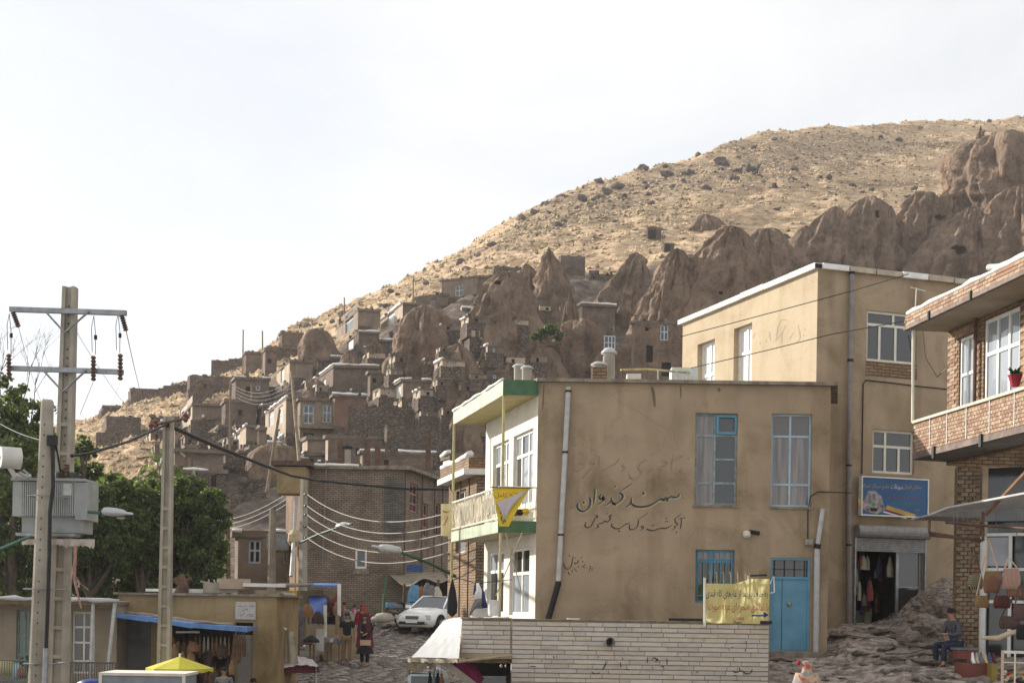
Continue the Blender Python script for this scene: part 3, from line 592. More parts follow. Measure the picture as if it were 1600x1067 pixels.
def hill_house(label, xl, xc, xr, yt, yb, Y, wl=None, wf=None, wins=(), edge=None, over=.25, th=.28, name='hillside_house', cat='house', slope=.35, frontd=.16, sink=3.0, group=None, doors=(), open_top=False, force=False):
    rnd = random.Random(int(xc * 13 + yt)); wl, wf = wl or mud, wf or hillbrick
    g_ = from_px((xc + xr) / 2, yb, 80) if Y > 90 and not force else None
    if g_: Y = g_[1] - 1
    HOUSES.append((xc, yt, label))
    C = P(xc, yb, Y); z1 = P(xc, yt, Y).z; z0 = C.z - sink; C2 = V((C.x, C.y))
    def meet(d, px):
        rx = ray(px, yb)[0]; t = (rx * C.y - C.x) / (d[0] - rx * d[1]); return V((C.x + d[0] * t, C.y + d[1] * t))
    A = meet((-slope, 1), xl) if xl < xc - 1 else V((C.x - slope * 4, C.y + 4)); B = meet((1, frontd), xr) if xr > xc + 1 else C2 + V((3, .5)); 
    if (A - C2).length > 14: A = C2 + (A - C2).normalized() * 14
    D = A + B - C2
    t = thing(name, label, cat, (C.x, C.y, C.z), group)
    fl, ff_ = fr2(A, C2), fr2(C2, B); hol = {'L': [], 'F': []}; todo = []
    for wn in list(wins) + [(*d_, 'door') for d_ in doors]:
        face, a, b, c, d = wn[:5]; fr = fl if face == 'L' else ff_
        s0, za = fr.hit(a, c); s1, zb = fr.hit(b, d); s0, s1 = max(s0, .05), min(s1, fr.L - .05)
        if s1 - s0 < .15: s1 = s0 + .3
        hol[face].append((s0, s1, min(za, zb), max(za, zb))); todo.append((fr, s0, s1, min(za, zb), max(za, zb), wn[5] if len(wn) > 5 else 'w'))
    m = MB(); m.wall(fl, 0, fl.L, z0, z1, hol['L'], .25, 0); m.wall(ff_, 0, ff_.L, z0, z1, hol['F'], .25, 1)
    fb = fr2(B, D); m.wall(fb, 0, fb.L, z0, z1, (), .1, 1); fk = fr2(D, A); m.wall(fk, 0, fk.L, z0, z1, (), .1, 1)
    m.build('wall', [wl, wf], t)
    if not open_top:
        r = MB(); c4 = [A, C2, B, D]; cen = (A + B) / 2; pol = []
        for q in c4: d = (q - cen); pol.append(q + d.normalized() * over)
        i0 = len(r.v); r.hexa([V((q.x, q.y, z1 + rnd.uniform(-.04, .04))) for q in pol], [V((q.x, q.y, z1 + th + rnd.uniform(-.06, .06))) for q in pol]); r.build('roof', roofmud, t)
    else: pol = [A, C2, B, D]; 
    if Y > 85:
        q = MB(); hh = (C.z - z0) + (z1 - C.z) * rnd.uniform(.12, .4)
        for fr in (fl, ff_):
            k = max(2, int(fr.L / .7))
            for i in range(k): q.fbox(fr, fr.L * i / k, fr.L * (i + .97) / k, z0, min(z0 + hh * rnd.uniform(.9, 1.15), min([h[2] for h in hol['L' if fr is fl else 'F']] + [z1]) - .05), .004, rnd.uniform(.06, .2))
        q.build('foundation', stonewall, t)
        q = MB(); zr_ = z1 + (0 if open_top else th)
        for i in range(int((fl.L + ff_.L) * 1.3)):
            fr = fl if rnd.random() < fl.L / (fl.L + ff_.L) else ff_; p_ = fr.p(rnd.uniform(0, fr.L), zr_ + .03, rnd.uniform(-.5, .0 if open_top else .15)); s_ = rnd.uniform(.1, .3); q.box(p_, (s_ * 1.5, s_, s_), rnd.random() * 3)
        q.build('roof_stones', stonewall, t)['kind'] = 'stuff'
        if not open_top:
            q = MB()
            for i in range(int(ff_.L / .8)): p_ = ff_.p(.4 + i * .8, z1 - .12, -.1); q.tube([p_, p_ + ff_.n * rnd.uniform(.35, .6)], .06, 5)
            q.build('roof_beams', wood, t)['kind'] = 'stuff'
    if edge:
        e = MB(); pp = {'L': [pol[0], pol[1]], 'F': [pol[1], pol[2]], 'LF': [pol[0], pol[1], pol[2]]}[edge]
        zt = z1 + (th if not open_top else .02); lumpy(e, [V((q.x, q.y, zt + .02)) for q in pp], .13, rnd); e.build('roof_edge', whitesheet, t, smooth=True)
    for fr, s0, s1, za, zb, kind in todo:
        if kind == 'hole':
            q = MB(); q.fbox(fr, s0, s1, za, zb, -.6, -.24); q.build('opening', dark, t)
        elif kind == 'door':
            q = MB(); q.fbox(fr, s0, s1, za, zb, -.2, -.14); q.build('door', blue, t)
        elif kind == 'wood':
            q = MB(); q.fbox(fr, s0, s1, za, zb, -.2, -.14); q.build('door', wood, t)
        else:
            window(fr, s0, s1, za, zb, t, simple_panes([0, .5, 1], [0, .55, 1]) if (zb - za) > .8 else [(0, 1, 0, 1)], white if kind == 'lit' else winfar, glassmat('lit_pane', (.75, .74, .70), .15) if kind == 'lit' and 'lit_pane' not in MATS else (MATS['lit_pane'] if kind == 'lit' else glass), fw=.09, rec=.10, sep=False)  # bright panes carry their light in a near white base colour
    return t, fl, ff_, z1
H = hill_house
H('grey plastered house standing highest on the left skyline, two windows facing the valley', 526, 559, 594, 486, 520, 165, mud, mud, [('L', 540, 552, 494, 512), ('L', 529, 533, 499, 508, 'hole')])
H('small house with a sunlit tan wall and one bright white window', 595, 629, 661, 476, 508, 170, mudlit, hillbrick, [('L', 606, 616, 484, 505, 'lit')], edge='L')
H('brown stone house on the slope with a wide four pane window', 690, 745, 768, 434, 468, 176, mud, hillbrick, [('L', 711, 723, 447, 462)], slope=1.6)
H('low cottage wall with a tiny pale window beside the brown stone house', 650, 690, 700, 462, 480, 172, hillbrick, hillbrick, [('L', 672, 679, 470, 478)], slope=1.6, name='hillside_cottage')
H('two level stone house with a broken white roof line under the twin grey houses', 528, 560, 592, 521, 556, 160, stonewall, hillbrick, [('L', 543, 552, 532, 544, 'lit')], edge='F')
H('cave house with a dark stone roof below the left skyline outcrop', 470, 520, 590, 574, 628, 150, hillbrick, hillbrick, [('L', 504, 509, 594, 602, 'lit')], edge='LF', frontd=.05)
H('brick cottage with two small square black openings', 574, 578, 634, 584, 632, 147, hillbrick, hillbrick, [('F', 582, 588, 591, 598, 'hole'), ('F', 598, 604, 590, 597, 'hole')])
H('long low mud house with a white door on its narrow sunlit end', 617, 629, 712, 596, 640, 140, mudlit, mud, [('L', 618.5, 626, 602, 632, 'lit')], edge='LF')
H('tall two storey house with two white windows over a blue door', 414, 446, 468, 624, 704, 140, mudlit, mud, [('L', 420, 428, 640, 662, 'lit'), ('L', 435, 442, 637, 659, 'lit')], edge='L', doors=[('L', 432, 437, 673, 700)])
bh, fl_, ff_, z1_ = H('house with a wooden balcony and two dark tall windows', 462, 468, 522, 626, 708, 138, mud, mud, [('F', 474, 490, 632, 662), ('F', 504, 517, 632, 660), ('F', 474, 490, 676, 702, 'hole')], frontd=.1)
q = MB(); a, za = ff_.hit(468, 668); b, _ = ff_.hit(522, 668); q.fbox(ff_, a, b, za - .15, za, 0, 1.1); q.build('balcony_floor', wood, bh)
for i in range(9):
    s = a + (b - a) * i / 8; q = MB(); q.fbox(ff_, s - .03, s + .03, za, za + .9, 1.0, 1.06); q.build('baluster', wood, bh)
q = MB(); q.fbox(ff_, a, b, za + .9, za + .96, .98, 1.08); q.build('handrail', wood, bh)
H('rounded reddish mud wall adjoining the balcony house', 517, 522, 568, 620, 700, 136, brick_far, mat('reddish_mud', (.22, .13, .09), (.15, .09, .065), 1, .95, .04, 4), (), name='mud_building', cat='building', edge='F')
H('small mud shed with a bright window beside the tall utility poles', 366, 384, 404, 668, 708, 136, mudlit, mud, [('L', 369, 375, 676, 689, 'lit')], edge='L', name='mud_shed', cat='shed')
H('smaller mud shed wedged against the two storey house', 392, 404, 416, 672, 708, 137.5, mudlit, mud, [('L', 398, 401, 674, 684, 'lit')], edge='L', name='mud_shed', cat='shed')
H('roofless sunlit plaster hut beyond the brick building', 472, 480, 516, 686, 720, 118, mudlit, mud, [('F', 484, 494, 708, 716, 'lit')], name='mud_hut', cat='hut')
H('long brown house with two tall white windows above the trees', 228, 272, 348, 706, 775, 120, brick_lit, brick_far, [('L', 233, 240, 712, 742, 'lit'), ('L', 246, 254, 710, 740, 'lit'), ('F', 286, 302, 712, 732, 'wood')], edge='L', over=.7, frontd=.3)
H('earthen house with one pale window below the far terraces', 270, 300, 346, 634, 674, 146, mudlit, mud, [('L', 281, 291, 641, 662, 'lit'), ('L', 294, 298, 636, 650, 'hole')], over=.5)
H('long ruined stone house stepping up the left skyline', 292, 296, 366, 586, 630, 160, stonewall, stonewall, [('F', 318, 322, 600, 606, 'hole')], name='stone_ruin', cat='ruin', open_top=True)
H('square dark stone pen on the sunlit slope at far left', 160, 166, 220, 650, 682, 150, stonewall, stonewall, (), name='stone_pen', cat='stone pen', open_top=True)
H('tiny flat roofed stone hut on the skyline at far left', 153, 160, 188, 636, 648, 172, stonewall, stonewall, (), name='stone_hut', cat='hut', edge=None)
H('low dark terrace house under the skyline between hut and ruin', 200, 204, 270, 606, 632, 176, stonewall, stonewall, (), name='stone_hut', cat='hut', open_top=True)
H('dark stone block house on the skyline left of the outcrop', 436, 440, 472, 521, 552, 170, stonewall, hillbrick, ())
H('dark stone house with a flat top beside the first skyline pole', 380, 384, 412, 552, 590, 165, stonewall, hillbrick, ())
H('narrow brick house right of the first skyline pole', 410, 414, 432, 548, 592, 163, hillbrick, hillbrick, [('F', 418, 424, 560, 568, 'hole')])
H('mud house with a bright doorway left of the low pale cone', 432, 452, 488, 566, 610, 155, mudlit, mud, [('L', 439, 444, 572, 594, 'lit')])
H('terraced stone house under the dark stone block house', 416, 420, 466, 544, 566, 162, stonewall, stonewall, ())
H('cluttered stone house in the middle of the left slope', 362, 368, 420, 592, 640, 152, stonewall, hillbrick, [('F', 384, 391, 604, 614, 'hole'), ('F', 400, 406, 602, 610)], edge='F')
H('stone house half buried below the ruined one', 346, 352, 400, 628, 668, 148, stonewall, hillbrick, [('F', 372, 378, 640, 650, 'hole')])
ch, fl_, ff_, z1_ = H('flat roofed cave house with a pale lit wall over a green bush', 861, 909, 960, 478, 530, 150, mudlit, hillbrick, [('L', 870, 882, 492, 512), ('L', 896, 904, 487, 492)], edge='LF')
H('small grey blue house squeezed beside the knob of rock', 828, 832, 852, 426, 446, 167, mud, mat('blue_grey_render', (.16, .19, .22), (.11, .13, .15), 2, .9), [('F', 834, 841, 430, 439)], edge='F', name='hillside_cottage')
H('stone ruin built against the pointed cone on the right', 872, 876, 914, 399, 432, 176, stonewall, hillbrick, (), name='stone_ruin', cat='ruin', open_top=True)
H('low ruined enclosure left of the pointed cone', 768, 772, 838, 416, 432, 178, stonewall, stonewall, (), name='stone_ruin', cat='ruin', open_top=True)
H('long rubble retaining wall in the middle of the village', 540, 545, 640, 634, 695, 130, stonewall, stonewall, (), name='retaining_wall', cat='wall', open_top=True, frontd=.05)
H('lower rubble wall climbing towards the green canopy', 600, 604, 712, 664, 724, 119, stonewall, stonewall, (), name='retaining_wall', cat='wall', open_top=True, frontd=.4)
H('pale brick house front rising behind the brick building roof', 508, 512, 596, 684, 735, 100, mudlit, hillbrick, [('F', 556, 563, 700, 712, 'hole')], name='brick_house')
H('low house with a white sheeted roof edge behind the rusty posts', 562, 566, 676, 708, 745, 94, mud, hillbrick, [('F', 600, 607, 718, 726, 'hole')], edge='F', name='brick_house')
H('tiny sunlit plaster room by the yellow corner post', 692, 703, 720, 716, 750, 76, cream, hillbrick, [('L', 694, 699, 724, 740, 'lit')], edge='L', name='plaster_room', cat='hut')
H('brown stone house with a lumpy white roof line above the right tree', 268, 274, 352, 738, 800, 112, brick_far, stonewall, [('F', 330, 338, 742, 760, 'hole')], edge='F')
H('grey stone pen left of the reddish outcrop', 348, 352, 400, 706, 740, 122, stonewall, stonewall, (), name='retaining_wall', cat='wall', open_top=True)
H('terrace wall of rough stones below the dark cones', 700, 704, 790, 640, 690, 126, stonewall, stonewall, (), name='retaining_wall', cat='wall', open_top=True)
H('stone shed under the ball shaped rock', 630, 634, 694, 572, 600, 146, stonewall, hillbrick, [('F', 650, 656, 578, 590, 'hole')], name='stone_shed', cat='shed', edge='F')
H('block of dark rock hewn rooms right of the grey rib, with a terrace', 985, 990, 1066, 505, 640, 131, mud, rock, [('F', 1032, 1044, 507, 532), ('F', 1010, 1020, 540, 566, 'hole'), ('F', 1034, 1048, 566, 588, 'hole'), ('F', 1008, 1014, 511, 517, 'hole')], name='rock_house', cat='house', frontd=0)
fr = fr2(P(930, 600, 128), P(1000, 600, 128)); t = thing('rock_window', 'dark framed window set in the grey rock rib', 'window', tuple(P(952, 546, 128)))
a, z = fr.hit(943, 547); b, z2 = fr.hit(961, 526); window(fr, a, b, z, z2, t, simple_panes([0, .4, .7, 1], [0, .5, 1]), winfar, glass, fw=.07, rec=-.35, sep=False, name='frame')
fr = fr2(P(990, 600, 129), P(1060, 600, 129)); a, z = fr.hit(997, 532); b, _ = fr.hit(1048, 532)
t = tag(MB().__class__ and (lambda q: (q.fbox(fr, a, b, z - .12, z + .06, -1.0, .7), q.build('terrace_slab', concrete))[1])(MB()), 'thin concrete terrace slab under the rock hewn door', 'slab')
# sheds and tomb like blocks on the open hill
for px, row, wd, lab in [(1021, 372, 22, 'small square stone doorway on the bare upper slope'), (1044, 392, 16, 'dark doorway cut behind the highest rock mass'), (1553, 182, 12, 'small stone cairn block alone on the hilltop')]:
    q_ = from_px(px, row) or (px_ := None)
    if px == 1553: Yq = 424; q_ = ((px - 800) / F * Yq, Yq)
    if q_:
        X, Yq = q_; z = hill(X, Yq); wq = wd / F * Yq; t = thing('stone_hut', lab, 'hut', (X, Yq, z)); m = MB()
        m.box((X, Yq + 1, z + wq * .35), (wq, 2.5, wq * .9), .1); m.build('wall', stonewall, t)
        if px != 1553: m = MB(); m.box((X - wq * .1, Yq - .3, z + wq * .3), (wq * .5, .2, wq * .6), .1); m.build('opening', dark, t)
rh = random.Random(19); n = 0; tries = 0
while n < 92 and tries < 4000:
    tries += 1; px = rh.uniform(232, 835); r0 = lerp_knots(px, V_ROW); yb = rh.uniform(r0 + 12, 742 - (px > 520) * 30)
    if any(abs(h[0] - px) < 15 and abs(h[1] - yb + 14) < 10 for h in HOUSES) or yb < r0 + 10: continue
    w_, h_ = rh.uniform(12, 30), rh.uniform(9, 17) * (.8 + .5 * (yb - 450) / 300)
    H('small ' + rh.choice(['mud', 'stone', 'brick']) + ' dwelling beside the ' + near_house(px, yb - h_), px - w_ * .35, px, px + w_, yb - h_, yb, 150, rh.choice([mudlit, mud, mudlit]), rh.choice([hillbrick, stonewall, mud]), [('L', px - w_ * .22, px - w_ * .1, yb - h_ * .75, yb - h_ * .3, rh.choice(['lit', 'hole', 'w']))] + ([('F', px + w_ * .3, px + w_ * .5, yb - h_ * .75, yb - h_ * .35, 'hole')] if rh.random() < .6 else []), edge=rh.choice([None, None, 'L', 'F']), name='small_dwelling', group='small dwellings packed on the village slope', open_top=rh.random() < .25, frontd=rh.uniform(0, .35)); n += 1
n = tries = 0; bpy.context.view_layer.update(); dg_ = bpy.context.evaluated_depsgraph_get(); got = []
while n < 34 and tries < 900:
    tries += 1; px = rh.uniform(470, 850); yb = rh.uniform(lerp_knots(px, V_ROW) + 34, 700 - (px > 700) * 60 - (px > 900) * 30); w_, h_ = rh.uniform(17, 36), rh.uniform(8, 14); a_, e_ = ray(px + w_ * .4, yb)
    ok, lo_, _, _, ob, _ = sc.ray_cast(dg_, V((0, 0, 0)), V((a_, 1, e_)).normalized())
    if not ok or not (ob.name.startswith('rock') or ob.name.startswith('terrain')) or lo_.y < 90 or any(abs(g[0] - px) < 24 and abs(g[1] - yb) < 17 for g in got): continue
    got.append((px, yb)); H('little ' + rh.choice(['tan', 'mud', 'brick']) + ' room in the rocks by the ' + ' '.join(near_house(px, yb - h_).split()[:8]), px - w_ * .35, px, px + w_, yb - h_, yb, lo_.y - .8, mudlit, rh.choice([mudlit, mud, hillbrick]), [('L', px - w_ * .22, px - w_ * .1, yb - h_ * .75, yb - h_ * .25, 'lit'), ('F', px + w_ * .3, px + w_ * .45, yb - h_ * .78, yb - h_ * .3, rh.choice(['w', 'hole']))], edge=rh.choice([None, None, 'L']), over=.06, th=.18, open_top=rh.random() < .3, name='rock_room', group='little rooms built against the rock', sink=1.2, force=True, frontd=rh.uniform(0, .3)); n += 1
# terrace walls of dry stone across the slope
DW = [(236, 300, 668, 150), (150, 240, 690, 158), (300, 360, 690, 128), (380, 440, 640, 146), (255, 330, 612, 172), (330, 410, 574, 172), (640, 700, 560, 150), (590, 640, 560, 158), (480, 530, 648, 144), (300, 346, 760, 104), (372, 432, 770, 98), (360, 440, 800, 90), (520, 560, 700, 112), (920, 985, 440, 178), (700, 760, 470, 174), (640, 692, 690, 112), (346, 420, 742, 106), (740, 800, 600, 140), (880, 960, 610, 130), (610, 660, 540, 160)]
SM = []
for i in range(5):
    m = MB(); q = rock_mesh(40 + i, 1, .35, (1, .8, .62)); SM.append(q); q.materials.clear(); q.materials.append(stonewall)
rw = random.Random(5)
for i, (x0, x1, row, Y) in enumerate(DW):
    g_ = from_px((x0 + x1) / 2, row, 80); Y = g_[1] if g_ else Y
    A, B = P(x0, row, Y), P(x1, row, Y); Lw = (B - A).length
    t = thing('dry_stone_wall', 'rough dry stone terrace wall near the ' + near_house((x0 + x1) / 2, row), 'wall', tuple(A), 'dry stone terrace walls')
    m = MB(); d = (B - A)
    k = max(3, int(Lw / 1.2)); top = []
    for j in range(k):
        a, b = A.lerp(B, j / k), A.lerp(B, (j + 1) / k); ha = rw.uniform(.9, 1.5)
        zb = min(hill(a.x, a.y), a.z) - 2
        m.hexa([V((a.x, a.y, zb)), V((b.x, b.y, zb)), V((b.x, b.y + .6, zb)), V((a.x, a.y + .6, zb))], [V((a.x, a.y, a.z + ha)), V((b.x, b.y, a.z + ha)), V((b.x, b.y + .6, a.z + ha)), V((a.x, a.y + .6, a.z + ha))])
    m.build('wall', stonewall, t)
    for j in range(int(Lw / .8)):
        s = bpy.data.objects.new('stone', rw.choice(SM)); col.objects.link(s); s.parent = t; p = A.lerp(B, rw.random()); s.location = p - A + V((0, rw.uniform(-.3, .2), rw.uniform(.3, 1.4))); r = rw.uniform(.22, .5); s.scale = (r, r, r); s.rotation_euler = (rw.random(), rw.random(), rw.random() * 6)
# rubble blocks on the village slope
for i in range(115):
    px = rw.uniform(130, 1000); Y = rw.uniform(84, 176); X = (px - 800) / F * Y
    if grassy(X, Y) > .6: continue
    boulder(X, Y, rw.uniform(.25, .95), 'loose grey rubble block lying among the village terraces', 'loose blocks among the terraces', rw.choice(SM))
# utility poles on the slope
PO = [(380, 515, 588, 166), (410, 517, 592, 163), (393, 600, 654, 150), (360, 597, 716, 135), (553, 557, 618, 148), (586, 528, 586, 150), (763, 460, 522, 150), (538, 465, 520, 164), (646, 433, 478, 171), (566, 498, 520, 160), (497, 582, 612, 147), (851, 448, 470, 162),
      (960, 510, 566, 130), (1031, 545, 585, 128), (726, 600, 640, 118), (288, 678, 702, 118), (334, 682, 706, 118), (356, 790, 905, 66)]
for i, (px, y0, y1, Y) in enumerate(PO):
    g_ = from_px(px, y1, 90) if Y > 90 else None; Y = g_[1] if g_ else Y
    a, b = P(px, y0, Y), P(px + rw.uniform(-1, 1), y1 + 6, Y); m = MB(); m.tube([b - V((0, 0, 1)), a], [.13, .09], 7)
    tag(m.build('utility_pole', wood), 'slim wooden pole nearest the ' + near_house(px, y1), 'pole', 'wooden poles on the hillside')
for (a, b, lab) in [((411, 640, 110), (424, 760, 104), 'leaning tall wooden pole crossing the lower terraces'), ((455, 580, 112), (468, 722, 104), 'tall slanting wooden pole left of the balcony house')]:
    A, B = P(a[0], a[1], a[2]), P(b[0], b[1], b[2]); A2, B2 = (P(418 + 19, 640, 108), P(417, 770, 106)) if a[0] == 411 else (A, B)
    m = MB(); m.tube([B2, A2], [.15, .10], 7); tag(m.build('utility_pole', wood), lab, 'pole')
def cable(pts, r, material, label, group=None, sag=0, n=6, name='power_cable', seg=16, parent=None):
    m = MB(); 
    if len(pts) == 2:
        a, b = V(pts[0]), V(pts[1]); pts = [a.lerp(b, i / seg) - V((0, 0, sag * 4 * (i / seg) * (1 - i / seg))) for i in range(seg + 1)]
    m.tube(pts, r, n); o = m.build(name, material, parent)
    if parent is None: tag(o, label, 'cable', group)
    return o
wirepale = mat('pale_wire', (.20, .175, .145), None, 5, .6)
for k in range(4): cable([P(360, 598 + 5 * k, 135), P(460, 588 + 7 * k, 120)], .011, wirepale, 'thin grey wire strung between two hillside poles', 'wires between the hillside poles', 1.2)
for k in range(3): cable([P(300, 806 + 7 * k, 100), P(462, 762 + 8 * k, 66)], .02, wirepale, 'pale low wire crossing in front of the stony slope', 'wires over the stony slope', .8)

# ------------------------------------------------------------------ central plastered building
rnd = random.Random(21)
cb = thing('plastered_building', 'two storey tan plastered building with painted Persian lettering on its side wall', 'building', (0.5, 30, -.9))
A0 = P(836, 950, 30); B0 = P(1293, 950, 30)
ff = fr2(A0, B0); Wf = ff.L
fcols = lambda fr, a, b, c, d: (lambda p, q: (p[0], q[0], q[1], p[1]))(fr.hit(a, c), fr.hit(b, d))     # s0, s1, z0, z1 from corners (left, right, top, bottom)
zt = ff.hit(1060, 600)[1]
def opening(fr, a, b, c, d):
    s0, z1 = fr.hit(a, c); s1, z0 = fr.hit(b, d); return (s0, s1, z0, z1)
W1 = opening(ff, 1087, 1151, 645, 789); W2 = opening(ff, 1206, 1267, 646, 792); W3 = opening(ff, 1087, 1147, 858, 942); D1 = opening(ff, 1204, 1264, 871, 1017)
LF = Fr((A0.x, A0.y), (-.2545, 1)); Lp = V((A0.x - .2545 * 4.7, A0.y + 4.7, 0)); lf = fr2(Lp, A0)
LW = [opening(lf, 771, 794, 662, 778), opening(lf, 803, 832, 648, 775), opening(lf, 762, 786, 848, 962), opening(lf, 797, 826, 842, 962)]
for k in (0, 1): LW[k] = (LW[k][0], LW[k][1], 2.25, 3.9)
for k in (2, 3): LW[k] = (LW[k][0], LW[k][1], -.15, 1.35)
m = MB(); m.wall(ff, 0, Wf, -1.4, zt, [W1, W2, W3, D1], .14, 0); m.wall(lf, 0, lf.L, -1.4, zt, LW, .16, 1)
RB = V((B0.x + .26, B0.y + 2.56, 0)); m.wall(fr2(B0, RB), 0, fr2(B0, RB).L, -1.4, zt, (), .1, 0); m.wall(fr2(RB, Lp), 0, fr2(RB, Lp).L, -1.4, zt, (), .1, 0)
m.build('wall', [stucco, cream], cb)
m = MB(); e = ff.p(Wf + .12, 0, .12); pol = [ff.p(-.03, 0, .10), e, V((e.x + .6, e.y + 2.6, 0)), V((Lp.x - .15, Lp.y + .2, 0))]
m.prism([(p.x, p.y) for p in pol], zt + .002, zt + .075); m.build('roof_slab', slabmat, cb)
pl = [.0, .5, 1]
fm = blue
window(ff, *W1, cb, [(0, .47, 0, .24), (0, .47, .24, .76), (0, .47, .76, 1), (.47, 1, 0, .24), (.47, 1, .24, .5), (.47, 1, .5, .76), (.47, 1, .76, 1)], mat('faded_blue_wood', (.30, .36, .37), (.16, .20, .20), 9, .7), [glassgrey, glassgrey, glassgrey, glass, glass, glass, glass], fw=.045, rec=.09)
q = MB(); s0, s1, z0, z1 = W1; q.fbox(ff, s0 + (s1 - s0) * .5, s1 - .01, z0 + (z1 - z0) * .77, z1 - .02, -.085, -.06); 
q = MB(); a, b = s0 + (s1 - s0) * .5, s1 - .01; c, d = z0 + (z1 - z0) * .775, z1 - .03
for bx in ((a, a + .05, c, d), (b - .05, b, c, d), (a + .05, b - .05, c, c + .05), (a + .05, b - .05, d - .05, d)): q.fbox(ff, *bx, -.088, -.05)
q.build('window_sash', blue, cb)
window(ff, *W2, cb, [(a_, b_, c_, d_) for a_, b_, c_, d_ in simple_panes([0, .48, 1], [0, .24, .76, 1])], paleblue, [glassgrey, glassgrey, glassmat('reflecting_pane', (.10, .085, .07), .08)], fw=.045, rec=.09)
w3 = window(ff, *W3, cb, simple_panes([0, .42, 1], [0, .78, 1]), blue, [glassmat('green_dark_glass', (.02, .035, .02)), glassgrey], fw=.05, rec=.10)
s0, s1, z0, z1 = W3
for i in range(7):
    x = s0 + .06 + (s1 - s0 - .12) * i / 6; q = MB(); q.tube([ff.p(x, z0 + .03, -.05), ff.p(x, z1 - .03, -.05)], .008, 6); q.build('window_bar', blue, cb)
for z in (z0 + .15, z1 - .2):
    q = MB(); q.tube([ff.p(s0 + .03, z, -.04), ff.p(s1 - .03, z, -.04)], .009, 6); q.build('window_bar', blue, cb)
# sills
for W_ in (W1, W2): q = MB(); q.fbox(ff, W_[0] - .03, W_[1] + .03, W_[2] - .05, W_[2] - .002, -.05, .035); q.build('sill', slabmat, cb)
# blue door
s0, s1, z0, z1 = D1; zd = z1 - .42
dr = MB(); h = .045
for bx in ((s0, s0 + h, z0, z1), (s1 - h, s1, z0, z1), (s0 + h, s1 - h, z1 - h, z1), (s0 + h, s1 - h, zd - .03, zd + .02)): dr.fbox(ff, *bx, -.12, -.02)
door = dr.build('door', blue, cb)
q = MB(); q.fbox(ff, s0 + h, s0 + .26, z0, zd - .03, -.10, -.055); q.build('door_leaf', blue, door)
q = MB(); q.fbox(ff, s0 + .272, s1 - h, z0, zd - .03, -.10, -.05); q.fbox(ff, s0 + .29, s1 - h - .02, z0 + .03, z0 + .06, -.05, -.04); q.build('door_leaf', blue, door)
q = MB(); q.fbox(ff, s0 + h, s1 - h, zd + .02, z1 - h, -.13, -.11); q.build('transom_pane', glass, door)
for i in range(4):
    x = s0 + .1 + (s1 - s0 - .2) * i / 3; q = MB(); q.tube([ff.p(x, zd + .02, -.07), ff.p(x, z1 - h, -.07)], .007, 5); q.build('grille_bar', black, door)
q = MB(); q.tube([ff.p(s0 + .05, zd + .18, -.07), ff.p(s1 - .05, zd + .18, -.07)], .007, 5); q.build('grille_bar', black, door)
q = MB(); c = ff.p(s0 + .42, z0 + 1.0, -.03); q.lathe(c, [(.045, -.03), (.05, 0), (.045, .03)], 10); q.build('door_knob', mat('brass', (.4, .3, .12), (.25, .18, .08), 5, .4, metal=.8), door)
q = MB(); q.fbox(ff, s0 - .1, s1 + .35, z0 - .16, z0 - .01, -.1, .25); q.build('doorstep', slabmat, cb)
# white glazed left side
wood_w = white
def glazed(W_, cols, rows, gm):
    return window(lf, *W_, cb, simple_panes(cols, rows), wood_w, gm, fw=.07, rec=.07)
gl = glassmat('bright_left_glass', (.30, .33, .36), .06)  # paler base stands in for sky mirrored by left facing panes
glazed(LW[0], [0, .35, .68, 1], [0, .7, 1], [glass, gl, gl]); glazed(LW[1], [0, .3, .65, 1], [0, .7, 1], [glass, gl, gl])
glazed(LW[2], [0, .5, 1], [0, .68, 1], [glass, gl]); glazed(LW[3], [0, .5, 1], [0, .62, 1], [gl, glass])
# projecting canopy and balcony on the left side
def slabpoly(z0, z1, px_a, px_b, mats, name, row, inner=0):
    """slab that sticks out of the left wall; front corner at column px_a, far corner at column px_b"""
    a = P(px_a, row, A0.y); d = V((-.2545, 1, 0)); rx = ray(px_b, row)[0]; t = (rx * a.y - a.x) / (d.x - rx * d.y); far = V((a.x, a.y, 0)) + d * t
    near = V((A0.x, A0.y, 0)); nf = V((Lp.x, Lp.y, 0)) + d * (t - 4.7) + V((.0, 0, 0))
    m = MB(); n = V((a.x, a.y, 0)); eps = V((-.004, 0, 0))
    b = [n, near + eps, nf + eps, far]
    i = len(m.v); bb = [V((p.x, p.y, z0)) for p in b]; tt = [V((p.x, p.y, z1)) for p in b]
    m.quad(bb[0], bb[3], bb[2], bb[1], m=1); m.quad(*tt, m=0); m.quad(bb[0], bb[1], tt[1], tt[0], m=2); m.quad(bb[3], bb[0], tt[0], tt[3], m=0); m.quad(bb[2], bb[3], tt[3], tt[2], m=0)
    return m.build(name, mats, cb), n, far
ztc = P(786, 593, 30).z
can, cn, cf = slabpoly(ztc - .33, ztc, 786, 709, [litgreen, yellowish, green], 'canopy', 600)
# snow like white plaster line on the canopy edge
m = MB(); lumpy(m, [V((cn.x, cn.y, ztc + .01)), V((cf.x, cf.y, ztc + .01))], .035, rnd, .3); m.build('roof_edge', whitesheet, cb, smooth=True)
m = MB(); m.fbox(ff, -.01, .006, ztc - .3, ztc + .01, -.0, .105); m.build('canopy_end', green, cb)
zb = P(778, 822, 30).z
bal, bn_, bf_ = slabpoly(zb - .13, zb + .12, 778, 705, [litgreen, mat('soffit', (.42, .38, .26), (.30, .27, .19), 3, .8), green], 'balcony', 822)
